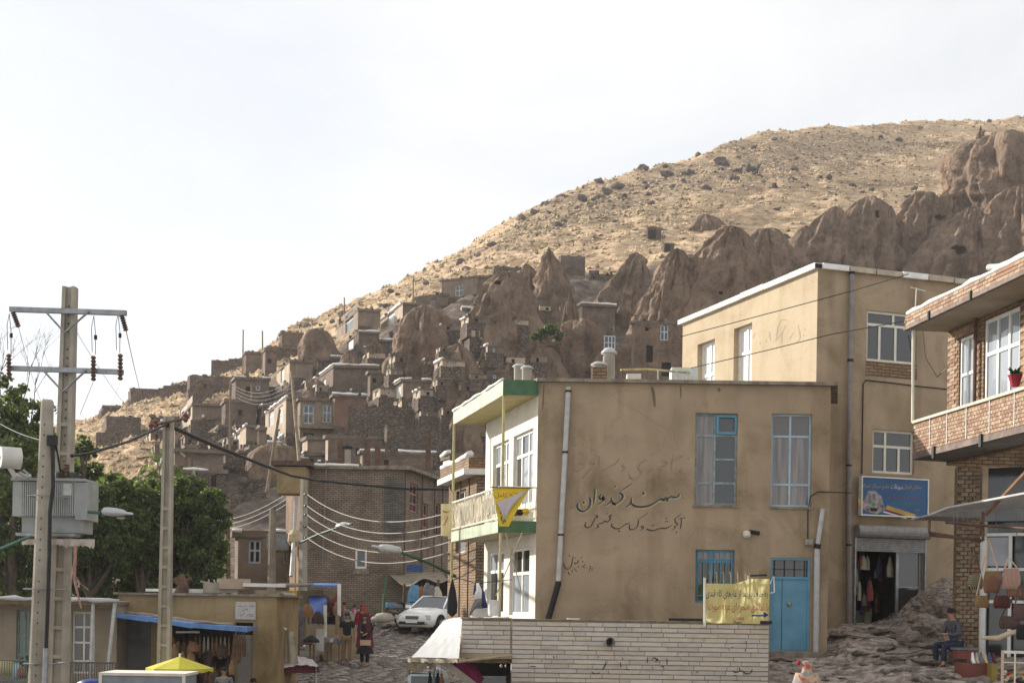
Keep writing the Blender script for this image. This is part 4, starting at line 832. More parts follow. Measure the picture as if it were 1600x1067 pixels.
# balcony railing: frame, bars and lattice infill
lb = fr2(bf_, bn_); fb_ = fr2(bn_, V((A0.x, A0.y, 0)))
rail = MB(); zr = zb + .84
for fr in (lb, fb_):
    for z in (zr, zb + .18): rail.tube([fr.p(.02, z, -.03), fr.p(fr.L - .02, z, -.03)], .022, 6)
rail_o = rail.build('railing', cream, cb)
for fr, n_ in ((lb, 30), (fb_, 7)):
    for i in range(n_ + 1):
        s = .03 + (fr.L - .06) * i / n_; q = MB(); q.tube([fr.p(s, zb + .18, -.03), fr.p(s + (.02 if i % 2 else 0), zr, -.03)], .010, 5); q.build('baluster', cream, rail_o)
for i in range(14):
    s = .1 + (lb.L - .4) * i / 13; q = MB(); q.tube([lb.p(s + .10 * math.cos(a), zb + .5 + .2 * math.sin(a), -.03) for a in [k * .785 for k in range(9)]], .009, 5, cap=False); q.build('scroll', cream, rail_o)
q = MB()
def shf(u, v):
    return lb.p(.05 + (lb.L - .9) * u, zb + .16 + .62 * v, -.07 + .02 * math.sin(u * 60) + .02 * math.sin(v * 5 + u * 20))
q.grid(shf, 60, 3); q.build('infill_sheet', mat('stained_sheet', (.66, .60, .42), (.38, .33, .20), 3.5, .8, streak=.3), rail_o, smooth=True)
# yellow corner posts
postm = mat('yellow_post_paint', (.50, .44, .20), (.34, .29, .14), 5, .6)
zterr = -.28
for nm, (x, y, z0, z1) in {'a': (cn.x + .02, cn.y + .05, zb + .12, ztc - .33), 'b': (cf.x + .03, cf.y - .15, zb + .12, ztc - .33), 'c': (bn_.x + .06, bn_.y + .05, zterr, zb - .13), 'd': (bf_.x + .03, bf_.y - .12, zterr - .4, zb - .13)}.items():
    q = MB(); q.tube([(x, y, z0), (x, y, z1)], .035, 8); q.build('post', postm, cb)
for X, Y, z in ((782, 30.1, .3),): pass
# rainwater pipe on the side wall
dp = thing('drainpipe', 'tall pale grey drainpipe on the tan wall left of the lettering', 'pipe', tuple(ff.p(.7, 0, 0)))
a = ff.p(*ff.hit(888, 606), .09); b = ff.p(*ff.hit(872, 912), .09); b2 = ff.p(*ff.hit(858, 962), .09)
q = MB(); q.tube([a, b], .055, 10); q.build('upper_pipe', pipe, dp); q = MB(); q.tube([b + V((0, 0, .06)), b, b2, b2 - V((.03, 0, .12))], .062, 10); q.build('lower_pipe', black, dp)
for t_ in (.02, .33, .75): q = MB(); c = a.lerp(b, t_); q.tube([c - V((0, 0, .02)), c + V((0, 0, .02))], .068, 10); q.build('bracket', black, dp)
dp = thing('drainpipe', 'grey drainpipe right of the blue door with an elbow near the top', 'pipe', tuple(ff.p(6, 0, 0)))
a = ff.p(*ff.hit(1284, 795), .10); b = ff.p(*ff.hit(1276, 850), .10); c = ff.p(*ff.hit(1273, 1020), .10)
q = MB(); q.tube([a, b], .05, 10); q.build('upper_pipe', pipe, dp); q = MB(); q.tube([b - V((.01, 0, .08)), c], .06, 10); q.build('lower_pipe', pipe, dp); q = MB(); q.tube([b, b - V((.01, 0, .1))], .07, 10); q.build('bracket', black, dp)
q = MB(); p_ = ff.p(*ff.hit(1263, 847), .06); q.box(p_, (.16, .12, .12)); q.tube([p_ - V((0, .06, 0)), p_ - V((-.02, .16, .05))], .03, 8); tag(q.build('wall_lamp', mat('lamp_body', (.35, .32, .28), None, 4, .5)), 'small wall lamp beside the elbow of the grey drainpipe', 'lamp')
cable([ff.p(*ff.hit(x, y), .02) for x, y in ((1262, 845), (1262, 800), (1266, 775), (1278, 768), (1330, 770))], .012, black, 'thin black cable looping from the wall lamp to the tall building', name='wall_cable')
q = MB(); p_ = ff.p(*ff.hit(1166, 835), .08); q.lathe(p_, [(.05, -.07), (.085, -.03), (.085, .05), (.04, .08)], 10); fl = tag(q.build('flood_lamp', cream), 'cream floodlight with a black arm on the tan wall between the windows', 'lamp')
ORG[fl] = V((0, 0, 0)); q = MB(); q.tube([p_ + V((.05, -.02, .05)), p_ + V((.14, .02, .05)), p_ + V((.27, .03, .03))], .045, 8); q.build('arm', black, fl)
# ---- painted lettering
navy = mat('navy_letter_paint', (.045, .06, .085), (.03, .045, .06), 9, .8); outl = mat('cream_letter_outline', (.44, .35, .19), (.36, .27, .15), 9, .8); dkl = mat('dark_letter_paint', (.085, .06, .045), (.055, .04, .03), 9, .8)
pinkl = mat('faded_pink_letter_paint', (.27, .155, .135), (.31, .22, .165), 9, .9)
Z1 = (890, 750, 8.421)
big = [([(265, 215), (272, 290), (258, 345), (220, 392), (170, 408), (122, 388), (100, 350), (108, 300)], 30), ([(185, 293)], 30), ([(336, 105), (325, 200), (317, 315)], 24),
       ([(425, 185), (393, 215), (402, 245), (432, 240), (438, 205)], 34), ([(436, 200), (428, 275), (360, 328)], 24), ([(825, 42), (750, 92), (680, 142)], 28), ([(655, 165), (695, 195), (690, 240), (640, 290), (590, 312), (552, 300)], 34), ([(600, 85)], 24),
       ([(545, 225), (562, 285), (600, 315)], 22), ([(548, 265), (515, 308), (465, 335)], 24), ([(1440, 180), (1428, 215), (1375, 224), (1335, 212)], 30), ([(1345, 205), (1300, 236), (1255, 235), (1235, 262), (1205, 248), (1160, 268), (1100, 308), (1030, 338), (940, 350), (870, 342), (815, 315)], 36),
       ([(820, 225), (808, 268), (822, 320)], 22), ([(806, 285), (785, 325), (735, 350)], 24), ([(968, 172)], 34), ([(1265, 240), (1285, 268)], 18)]
l0 = MB(); l1 = MB()
for p_, w_ in big: ribbon(l0, ff, p_, w_ * 1.75 + 8, .003, zx=Z1, shift=(9, 8), wmin=.6); ribbon(l1, ff, p_, w_, .006, zx=Z1, wmin=.42)
l0.build('lettering_outline', outl, cb); l1.build('lettering', navy, cb)
small = [([(1470, 500), (1467, 580), (1455, 645)], 16), ([(1430, 512), (1480, 498), (1530, 490)], 14), ([(1480, 435), (1420, 480), (1385, 512), (1400, 560), (1425, 582), (1385, 605)], 16), ([(1375, 600), (1388, 625), (1340, 662)], 15), ([(1408, 684)], 18),
         ([(1350, 588), (1300, 620), (1250, 632), (1200, 630), (1130, 655), (1070, 660), (1005, 640)], 20), ([(1275, 500)], 16), ([(1262, 542)], 16), ([(1288, 542)], 16), ([(1075, 602), (1115, 590)], 16), ([(972, 588), (945, 605), (955, 622), (978, 612)], 18), ([(978, 605), (965, 640), (925, 662)], 15),
         ([(1035, 425), (960, 478), (905, 515)], 15), ([(905, 510), (897, 590), (862, 635), (812, 650), (785, 630), (792, 580)], 18), ([(785, 565), (735, 578), (690, 612), (645, 636), (590, 630), (552, 600), (560, 565)], 20), ([(650, 668)], 18),
         ([(562, 458), (520, 470), (538, 498), (500, 545), (455, 540), (432, 562), (380, 572)], 20), ([(490, 438)], 14), ([(378, 570), (365, 600), (385, 612), (335, 632)], 15), ([(372, 452), (350, 465), (372, 485), (330, 495)], 18), ([(340, 495), (305, 560), (272, 610), (230, 622), (203, 600), (215, 545)], 18)]
l2 = MB()
for p_, w_ in small: ribbon(l2, ff, p_, w_ * 1.15, .004, zx=Z1, wmin=.4)
Z3 = (870, 850, 17.78)
for p_, w_ in [([(455, 320), (432, 450), (402, 590), (350, 668), (290, 688), (228, 650), (200, 580), (200, 500)], 34), ([(600, 430), (582, 510), (520, 532), (468, 515)], 40), ([(725, 320), (640, 405)], 30), ([(345, 310)], 42), ([(515, 380)], 34), ([(720, 480)], 40), ([(780, 570)], 40),
               ([(310, 750), (335, 820), (362, 862)], 30), ([(430, 700), (430, 790)], 28), ([(468, 660), (560, 755)], 28), ([(590, 600), (602, 645)], 36), ([(690, 588), (775, 652)], 34), ([(905, 600), (935, 640), (885, 770)], 26), ([(985, 640), (970, 760)], 26)]: ribbon(l2, ff, p_, w_, .004, zx=Z3, wmin=.5)
l2.build('lettering', dkl, cb)
Z2 = (880, 670, 7.619); l3 = MB()
for p_ in [[(122, 280), (120, 400), (126, 482), (160, 502), (205, 480), (245, 432), (190, 415)], [(135, 98)], [(105, 195), (185, 190)], [(200, 283)], [(228, 297)], [(340, 250)], [(360, 358), (320, 385), (332, 422), (372, 408), (302, 500), (215, 592)], [(430, 325), (420, 450), (432, 492), (482, 490), (560, 442), (620, 412), (672, 345)],
           [(722, 418), (700, 445), (732, 462), (680, 518)], [(985, 362), (920, 410), (890, 470), (922, 512), (900, 572), (840, 602), (790, 572), (780, 515)], [(1052, 462), (1030, 510), (978, 547)], [(1185, 385), (1232, 400), (1225, 425), (1150, 458), (1128, 488), (1182, 488), (1105, 548)], [(1312, 308), (1290, 400), (1280, 500)],
           [(1400, 468), (1390, 510), (1432, 540), (1475, 518)], [(1392, 495), (1330, 552)], [(1410, 328)], [(1490, 350)]]: ribbon(l3, ff, p_, 26, .0035, zx=Z2, wmin=.5)
l3.build('lettering', pinkl, cb)
# wall cracks and rain stains keep a shape of their own: dark runs below the eaves
l4 = MB()
for p_, w_ in [([(1018, 604), (1021, 615), (1023, 636)], 5), ([(850, 600), (848, 640)], 3), ([(1063, 602), (1064, 622)], 3), ([(1123, 606), (1124, 612)], 6)]: ribbon(l4, ff, p_, w_, .002, zx=(0, 0, 1), wmin=.6)
l4.build('crack', mat('stain', (.17, .13, .09), None, 5, .95), cb)
# ---- roof clutter of the central building
def chimney(px, base_row, top_row, Y, r, label, cap=True, body=None, brick=False):
    b, t_ = P(px, base_row, Y), P(px, top_row, Y); th = thing('chimney', label, 'chimney', tuple(b)); h = t_.z - b.z
    q = MB(); q.box((b.x, b.y, b.z + h * .35), (r * 2.2, r * 2.2, h * .7)) if brick else q.lathe(b, [(r, 0), (r, h * .75)], 10)
    q.build('shaft', body or concrete, th)
    if cap:
        q = MB(); q.lathe(V((b.x, b.y, b.z + h * .7)), [(r * .75, 0), (r * .75, h * .14)], 10); q.build('neck', pipe, th)
        q = MB(); q.lathe(V((b.x, b.y, b.z + h * .82)), [(r * 1.35, 0), (r * 1.25, h * .06), (r * .7, h * .16), (.01, h * .19)], 12); q.build('cap', pipe, th, smooth=True)
chimney(811, 597, 568, 32.5, .12, 'short chimney with a domed cap, left one of the pair behind the green canopy'); chimney(823, 597, 571, 31.5, .11, 'short chimney with a domed cap, right one of the pair behind the green canopy')
chimney(936, 598, 565, 32, .15, 'brick based chimney with a domed cap beside the tall round chimney', body=brick_lit, brick=True); chimney(951, 598, 543, 32.5, .14, 'tall concrete chimney with a domed cap on the central roof')
q = MB(); fr = fr2(P(875, 590, 33), P(903, 590, 33)); q.fbox(fr, 0, .38, zt + .07, zt + .38, -.4, 0); q.build('brick_stub', brick_far, None); tag(bpy.data.objects[-1] if False else q and [o for o in bpy.data.objects if o.name.startswith('brick_stub')][-1], 'low brown brick stub on the flat roof edge', 'brick stub')
rf = thing('roof_railing', 'low rusty yellow pipe railing along the back of the flat roof', 'railing', tuple(P(970, 590, 33)))
pts = [P(970, 578, 33), P(1010, 577, 33.2), P(1078, 582, 33)]
q = MB(); q.tube(pts, .03, 6); q.build('rail', postm, rf)
for px, y0, y1 in ((972, 578, 600), (1028, 578, 600), (1058, 579, 600), (1074, 581, 600)): q = MB(); q.tube([P(px, y1, 33), P(px, y0, 33)], .022, 6); q.build('post', pipe if px > 1020 else rust, rf)
q = MB(); q.box(P(990, 592, 32.6), (.32, .3, .2)); tag(q.build('roof_box', cream), 'small cream box lying on the flat roof by the chimneys', 'box')
q = MB(); p_ = P(1068, 588, 33.5); q.box(p_, (.62, .5, .34)); tag(q.build('water_box', mat('pale_box', (.66, .68, .64), None, 4, .5)), 'pale box tank behind the flat roof beside the tall building', 'tank')
# ------------------------------------------------------------------ tall plastered building
tb = thing('tall_building', 'tall three storey tan plastered building with a sunlit left face and a shop below', 'building', tuple(P(1270, 975, 32)))
C = P(1270, 950, 32.6); ztb = P(1270, 420, 32.6).z
Lf = (-.356, 1); rx = ray(1067, 500)[0]; t_ = (rx * C.y - C.x) / (Lf[0] - rx * Lf[1]); Afar = V((C.x + Lf[0] * t_, C.y + Lf[1] * t_, 0)); tl = fr2(Afar, C)
d2 = V((2.73, 1, 0)).normalized(); Cf = V((C.x, C.y, 0)) + d2 * 5.2; tr = fr2(C, Cf)
k1 = opening(tl, 1090, 1116, 533, 604); k2 = opening(tl, 1147, 1174, 508, 592); k1 = (k1[0], k1[1], zt + .1, k1[3] - .1); k2 = (k2[0], k2[1], k1[2] + .35, k2[3] - .1)
r1 = opening(tr, 1355, 1432, 484, 570); r2 = opening(tr, 1364, 1428, 670, 742); r3 = opening(tr, 1337, 1441, 832, 975)
m = MB(); m.wall(tl, 0, tl.L, -1, ztb, [k1, k2], .22, 0); m.wall(tr, 0, tr.L, -1, ztb, [r1, r2, r3], .14, 1); e1 = Cf + V((-.356, 1, 0)) * 6; m.wall(fr2(Cf, e1), 0, 6, -1, ztb); m.wall(fr2(e1, Afar), 0, fr2(e1, Afar).L, -1, ztb)
m.build('wall', [stucco_lit, stucco], tb)
m = MB(); m.prism([(p.x, p.y) for p in (Afar, C, Cf, e1)], ztb, ztb + .05); m.build('roof', roofmud, tb)
# parapet coping in separate lengths
ed = MB()
def coping(fr, s0, s1, n_, mats_w, parent, z, h=.13):
    for i in range(n_):
        a, b = s0 + (s1 - s0) * i / n_, s0 + (s1 - s0) * (i + 1) / n_ - .03
        q = MB(); j = rnd.uniform(-.012, .012); q.fbox(fr, a, b, z + .002 + j * .3, z + h + j, -.18, .10 + abs(j)); q.build('coping', mats_w if i % 3 else whitesheet, parent)
        q = MB(); q.fbox(fr, b + .002, b + .028, z + .01, z + h - .02, -.15, .08); q.build('joint', black, parent)
coping(tl, -.1, tl.L + .05, 6, whitesheet, tb, ztb); coping(tr, .08, tr.L, 7, mat('coping_stone', (.50, .43, .33), (.36, .30, .22), 4, .9), tb, ztb)
litglass = glassmat('sky_mirroring_pane', (.70, .70, .68), .05)  # sky reflection put into a whitish base colour
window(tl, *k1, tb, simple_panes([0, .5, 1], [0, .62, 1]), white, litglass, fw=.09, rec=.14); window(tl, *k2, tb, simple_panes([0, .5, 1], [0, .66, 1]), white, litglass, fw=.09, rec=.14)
window(tr, *r1, tb, [(0, .55, .73, 1), (.55, 1, .73, 1), (0, .28, 0, .73), (.28, .6, 0, .73), (.6, 1, 0, .73)], cream, glass, fw=.06, rec=.06)
window(tr, *r2, tb, [(0, .33, .62, 1), (.33, 1, .62, 1), (0, .33, 0, .62), (.33, .66, 0, .62), (.66, 1, 0, .62)], cream, glass, fw=.06, rec=.06)
q = MB(); s0, s1, z0, z1 = r1; q.fbox(tr, s0 - .02, s1 + .02, z0 - .36, z0 - .002, -.06, .004); q.build('brick_band', brick_lit, tb)
# shop opening interior
s0, s1, z0, z1 = r3; z0 = z0 + .0
m = MB(); D = -2.4
m.quad(tr.p(s0, z0, -.14), tr.p(s1, z0, -.14), tr.p(s1, z0, D), tr.p(s0, z0, D)); m.quad(tr.p(s0, z1, D), tr.p(s1, z1, D), tr.p(s1, z1, -.14), tr.p(s0, z1, -.14)); m.quad(tr.p(s0, z0, D), tr.p(s1, z0, D), tr.p(s1, z1, D), tr.p(s0, z1, D)); m.quad(tr.p(s0, z0, -.14), tr.p(s0, z0, D), tr.p(s0, z1, D), tr.p(s0, z1, -.14)); m.quad(tr.p(s1, z0, D), tr.p(s1, z0, -.14), tr.p(s1, z1, -.14), tr.p(s1, z1, D))
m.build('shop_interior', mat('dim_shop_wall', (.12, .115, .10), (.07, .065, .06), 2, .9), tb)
ribm = steel; a, zz = tr.hit(1340, 838); b, _ = tr.hit(1441, 838)
sh = thing('roller_shutter', 'grey ribbed roller shutter rolled up above the dark shop entrance', 'shutter', tuple(tr.p(s0, z1, .1)))
q = MB(); q.tube([tr.p(s0 - .06, z1 + .04, .12), tr.p(s1 + .06, z1 + .04, .12)], .15, 14); q.build('roll', mat('shutter_grey', (.30, .29, .28), (.22, .21, .2), 8, .5), sh)
for i in range(7): q = MB(); q.fbox(tr, s0 - .02, s1 + .02, z1 - .11 - .045 * (i + 1), z1 - .115 - .045 * i, .02 + .008 * (i % 2), .045 + .008 * (i % 2)); q.build('slat', MATS['shutter_grey'], sh)
for s in (s0 - .05, s1 + .01): q = MB(); q.fbox(tr, s, s + .04, z0, z1 - .1, .005, .06); q.build('guide_rail', steel, sh)
# glass shop front on the right half
q = MB()
for bx in ((.62, .66, 0, 1), (.96, 1, 0, 1), (.66, .96, .97, 1), (.66, .96, 0, .03), (.66, .96, .5, .52)):
    q.fbox(tr, s0 + (s1 - s0) * bx[0], s0 + (s1 - s0) * bx[1], z0 + (z1 - z0 - .4) * bx[2], z0 + (z1 - z0 - .4) * bx[3], -.10, -.06)
gf = thing('glazed_door', 'narrow grey framed glass door at the right of the dark shop entrance', 'door', tuple(tr.p(s1, z0, -.1))); q.build('frame', steel, gf)
q = MB(); q.fbox(tr, s0 + (s1 - s0) * .66, s0 + (s1 - s0) * .96, z0 + .05, z0 + (z1 - z0 - .4) * .97, -.085, -.08); q.build('pane', glass, gf)
# goods inside the shop
gr = random.Random(4)
goods = [mat('dark_red_goods', (.22, .05, .04), None, 8, .7), mat('grey_green_goods', (.20, .22, .16), None, 8, .7), mat('cream_goods', (.35, .32, .24), None, 8, .7), brown, mat('blue_goods', (.08, .11, .22), None, 8, .7), mat('purple_goods', (.09, .03, .08), None, 8, .7)]
def garment(o_, fr, s, z, o, w_, h, mtl, label, name='hanging_bag', cat='bag', group=None):
    """slack cloth or leather thing on a loop, hung at (s, z)"""
    t = thing(name, label, cat, tuple(fr.p(s, z, o)), group); ph = gr.uniform(0, 6)
    def fn(u, v):
        a = u * 2 * math.pi; ww = w_ * (.28 + .72 * min(1, v * 2.2)) * (1 + .08 * math.sin(v * 5 + ph)); return fr.p(s + ww / 2 * math.cos(a), z - .10 - h * v, o + ww * .22 * math.sin(a) * (1 + .15 * math.sin(4 * a + ph)))
    q = MB(); q.grid(fn, 12, 6); q.quad(*[fn(k / 12, 1) for k in range(12)]); q.build('body', mtl, t, smooth=True)
    q = MB(); q.tube([fr.p(s - w_ * .15, z - .12, o), fr.p(s, z + .02, o), fr.p(s + w_ * .15, z - .12, o)], .008, 5); q.build('strap', brown, t); return t
for i in range(34):
    garment(None, tr, s0 + .08 + (s1 - s0) * .58 * gr.random(), z1 - .42 - .30 * (i % 4), -.2 - gr.random() * .6, gr.uniform(.09, .18), gr.uniform(.2, .5), goods[i % 6], ['dark red', 'grey green', 'cream', 'brown', 'blue', 'purple'][i % 6] + ' craft item hanging inside the shop entrance', group='craft items hanging inside the shop')
for i, (u_, wv, hv, mt_, lb_) in enumerate([(.12, .3, .22, goods[2], 'pale sack on the shop floor, leftmost'), (.34, .34, .30, goods[1], 'grey bucket on the shop floor in the middle'), (.5, .26, .36, goods[2], 'tall pale container near the glass door'), (.2, .5, .08, goods[0], 'red and gold edged table in the shop')]):
    q = MB(); zz = z0 + (0 if i < 3 else .45); q.lathe(tr.p(s0 + (s1 - s0) * u_, zz, -.9), [(wv * .42, 0), (wv * .5, hv * .6), (wv * .46, hv), (wv * .4, hv + .01)], 14); tag(q.build('container', mt_), lb_, 'container')
# blue sign with its print
sg0 = thing('shop_sign', 'blue rectangular shop sign with Persian lettering and a picture above the shutter', 'sign', tuple(tr.p(*tr.hit(1340, 808), .15)))
s0, s1, z0, z1 = opening(tr, 1339, 1443, 744, 810); sgf = tr.off(.18)
q = MB(); q.fbox(tr, s0 + .03, s1 - .03, z0 + .03, z1 - .03, .08, .18); q.build('panel', mat('sign_blue', (.035, .12, .27), (.03, .09, .21), 1.5, .4), sg0)
q = MB()
for bx in ((s0, s0 + .03, z0, z1), (s1 - .03, s1, z0, z1), (s0 + .03, s1 - .03, z0, z0 + .03), (s0 + .03, s1 - .03, z1 - .03, z1)): q.fbox(tr, *bx, .07, .20)
q.build('frame', white, sg0)
gold = mat('gold_letter', (.55, .36, .08), None, 5, .6); redl = mat('red_letter', (.5, .06, .06), None, 5, .6); greenl = mat('green_letter', (.10, .35, .08), None, 5, .6); whl = mat('white_letter', (.7, .7, .72), None, 5, .6)
text(sgf, 'سلطان فروش', 1411, 1440, 762, gold, sg0, hpx=8); text(sgf, 'سوغات', 1392, 1410, 763, whl, sg0, hpx=11); text(sgf, 'خادم سرکار شرکت', 1343, 1390, 760, gold, sg0, hpx=8)
text(sgf, 'گلیم و سوغات', 1387, 1438, 777, redl, sg0, hpx=6); text(sgf, 'صنایع دستی', 1392, 1436, 786, greenl, sg0, hpx=5); text(sgf, 'تلفن', 1428, 1437, 797, gold, sg0, hpx=4)
def poly(fr, pts, mtl, name, parent, off): q = MB(); q.quad(*[fr.p(*fr.hit(x, y), off) for x, y in pts]); return q.build(name, mtl, parent)
poly(sgf, [(1383, 795), (1424, 808), (1432, 804), (1386, 789)], gold, 'printed_stripe', sg0, .004); poly(sgf, [(1381, 798), (1418, 809), (1424, 808), (1383, 795)], mat('maroon_print', (.16, .03, .10), None, 5, .6), 'printed_stripe', sg0, .0045); poly(sgf, [(1379, 800), (1415, 810.2), (1418, 809), (1381, 798)], whl, 'printed_stripe', sg0, .005)
poly(sgf, [(1341, 777), (1341, 789), (1356, 800), (1360, 790)], gold, 'printed_stripe', sg0, .0055)
poly(sgf, [(1346, 788), (1353, 798), (1370, 803), (1383, 796), (1377, 775), (1366, 766), (1356, 767), (1352, 776)], mat('printed_goods', (.42, .38, .38), (.12, .10, .14), 9, .6), 'printed_picture', sg0, .006)
poly(sgf, [(1360, 793), (1371, 794), (1370, 799), (1359, 798)], black, 'printed_picture', sg0, .0065); poly(sgf, [(1362, 785), (1367, 785), (1368, 790), (1361, 790)], greenl, 'printed_picture', sg0, .0065)
# drainpipe, cables, antenna of the tall building
dp = thing('drainpipe', 'long brown grey drainpipe down the full height of the tall building', 'pipe', tuple(tr.p(.8, 0, .1)))
a = tr.p(*tr.hit(1328, 428), .09); b = tr.p(*tr.hit(1323, 700), .09); c = tr.p(*tr.hit(1323, 975), .09)
q = MB(); q.tube([a, b], .055, 10); q.build('upper_pipe', mat('brown_grey_pipe', (.26, .235, .225), (.2, .18, .17), 4, .6), dp); q = MB(); q.tube([b, c], .06, 10); q.build('lower_pipe', MATS['brown_grey_pipe'], dp)
for t_ in (.0, .5): q = MB(); p_ = a.lerp(b, t_); q.tube([p_ - V((0, 0, .03)), p_ + V((0, 0, .03))], .07, 10); q.build('bracket', black, dp)
for t_ in (.1, .55): q = MB(); p_ = b.lerp(c, t_); q.tube([p_ - V((0, 0, .02)), p_ + V((0, 0, .02))], .07, 10); q.build('bracket', black, dp)
cable([tr.p(*tr.hit(x, y), .02) for x, y in ((1346, 740), (1348, 600), (1352, 594), (1390, 598), (1430, 603), (1478, 608))], .014, black, 'dark cable looping under the upper window of the tall building', name='wall_cable')
mk = MB()
for pts in ([(1213, 528), (1216, 510), (1221, 500), (1230, 500)], [(1204, 532), (1202, 518)], [(1209, 534), (1217, 526), (1220, 519)], [(1247, 508), (1250, 528), (1243, 536)], [(1233, 530), (1240, 520)], [(1258, 515)], [(1256, 524)], [(1228, 508), (1222, 520), (1221, 536)], [(1180, 520), (1176, 528)], [(1188, 536)], [(1197, 533)]): ribbon(mk, tl, pts, 2.4, .004, zx=(0, 0, 1), wmin=.5)
mk.build('faded_writing', mat('faded_grey_paint', (.40, .33, .24), None, 5, .95), tb)
cable([P(1064, 526, 31), P(1200, 490, 30.0), P(1330, 455, 29), P(1420, 428, 28)], .010, black, 'upper thin cable crossing in front of the tall building'); cable([P(1080, 575, 31), P(1200, 547, 30), P(1300, 522, 29.2), P(1480, 490, 27.5)], .010, black, 'lower thin cable crossing in front of the tall building')
an = thing('tv_antenna', 'thin pale antenna rod above the brick roof corner', 'antenna', tuple(P(1436, 500, 28.5)))
q = MB(); q.tube([P(1429, 500, 28.5), P(1432, 450, 28.5)], .015, 6); q.build('rod', cream, an); q = MB(); q.tube([P(1423, 449, 28.5), P(1446, 455, 28.5)], .012, 6); q.build('crossbar', cream, an)
# ------------------------------------------------------------------ brick building on the right
rb = thing('brick_building', 'brick building at the right edge with a deep eave and a brick balcony', 'building', tuple(P(1480, 960, 28)))
dR = V((.136, -1, 0)).normalized(); Pf = P(1428, 700, 28); pf = Fr((Pf.x, Pf.y), dR); Wl = P(1481, 560, 28.3); wf = Fr((Wl.x, Wl.y), dR)
LEN = 7.5
zp0, zp1 = pf.hit(1429, 708)[1], pf.hit(1429, 660)[1]
m = MB(); s1a, z1a = wf.hit(1494, 629)
wA = opening(wf, 1499, 1521, 530, 634); wB = opening(wf, 1538, 1592, 495, 618); zf = zp0 + .1
wA = (wA[0], wA[1], zf, wA[3]); wB = (wB[0], wB[1], zf + .1, wA[3] + .15)
ze0 = P(1414, 513, 28).z; ze1 = P(1414, 496, 28).z
m.wall(wf, 0, LEN, zp0 - .2, ze0, [wA, wB], .10, 0); bk = fr2(V((Wl.x + 4, Wl.y + .4, 0)), Wl); m.wall(bk, 0, bk.L, zp0 - .2, ze0, (), .1, 0); m.build('wall', brick_lit, rb)
# real bricks over the recessed wall
def lay_bricks(fr, s0, s1, z0, z1, bl, bh, joint, mats_, parent, proud, maxn, holes=(), stuff_parent=True, name='brick', soldier=False, px_lim=1640):
    r_ = random.Random(int(s0 * 10 + z0 * 7)); meshes = []
    for k in range(6):
        q = MB(); j = lambda: r_.uniform(-.003, .003); b_ = [fr.p(0, 0, 0) - fr.p(0, 0, 0)]
        u, v = fr.d, V((0, 0, 1)); n_ = fr.n; L_, H_ = bl - joint, bh - joint
        pts = [u * (0 + j()) + v * (0 + j()), u * (L_ + j()) + v * (0 + j()), u * (L_ + j()) + v * (H_ + j()), u * (0 + j()) + v * (H_ + j())]
        bot = [p + n_ * .001 for p in pts]; top = [p + n_ * (proud + j() * 1.5) for p in pts]
        q.hexa(bot, top); me_ = bpy.data.meshes.new(name); me_.from_pydata([tuple(p) for p in q.v], [], q.f); me_.materials.append(mats_[k % len(mats_)]); bm = bmesh.new(); bm.from_mesh(me_); bmesh.ops.recalc_face_normals(bm, faces=bm.faces); bm.to_mesh(me_); bm.free(); meshes.append(me_)
    o0 = org(parent); pos = []; z = z0; row = 0
    while z + bh <= z1 + .01:
        s = s0 + (0 if row % 2 else -bl / 2)
        while s < s1 - bl * .4:
            a, b = s, s + bl; c = fr.p(s + bl / 2, z, 0)
            if a >= s0 - .01 and b <= s1 + .01 and not any(a < h[1] and b > h[0] and z < h[3] and z + bh > h[2] for h in holes):
                ppx = 800 + F * c.x / c.y
                if ppx < px_lim: pos.append((c.y, s, z))
            s += bl
        z += bh; row += 1
    pos.sort(); rest = MB()
    for i, (_, s, z) in enumerate(pos):
        if i < maxn:
            o = bpy.data.objects.new(name, r_.choice(meshes)); col.objects.link(o); o.parent = parent; o.location = fr.p(s, z, 0) - o0
        else: rest.fbox(fr, s, s + bl - joint, z, z + bh - joint, .001, proud + r_.uniform(-.002, .002), r_.randrange(len(mats_)))
    if len(pos) > maxn: o = rest.build('brickwork', mats_, parent); o['kind'] = 'stuff'
    return len(pos)
bmats = [mat('brick_%s' % n_, c_, None, 7, .9, .004, 40) for n_, c_ in (('sand', (.40, .29, .20)), ('red', (.34, .20, .14)), ('tan', (.37, .26, .18)), ('pale', (.43, .33, .24)), ('umber', (.28, .18, .125)))]
lay_bricks(wf, .02, 5.2, zp0 + .1, ze0 - .05, .22, .075, .012, bmats, rb, .014, 150, [(wA[0] - .02, wA[1] + .02, wA[2], wA[3] + .02), (wB[0] - .02, wB[1] + .02, wB[2], wB[3] + .02)])
window(wf, *wA, rb, simple_panes([0, .5, 1], [0, .66, 1]), white, gl, fw=.06, rec=.03); window(wf, *wB, rb, simple_panes([0, .36, .68, 1], [0, .7, 1]), white, gl, fw=.07, rec=.03)
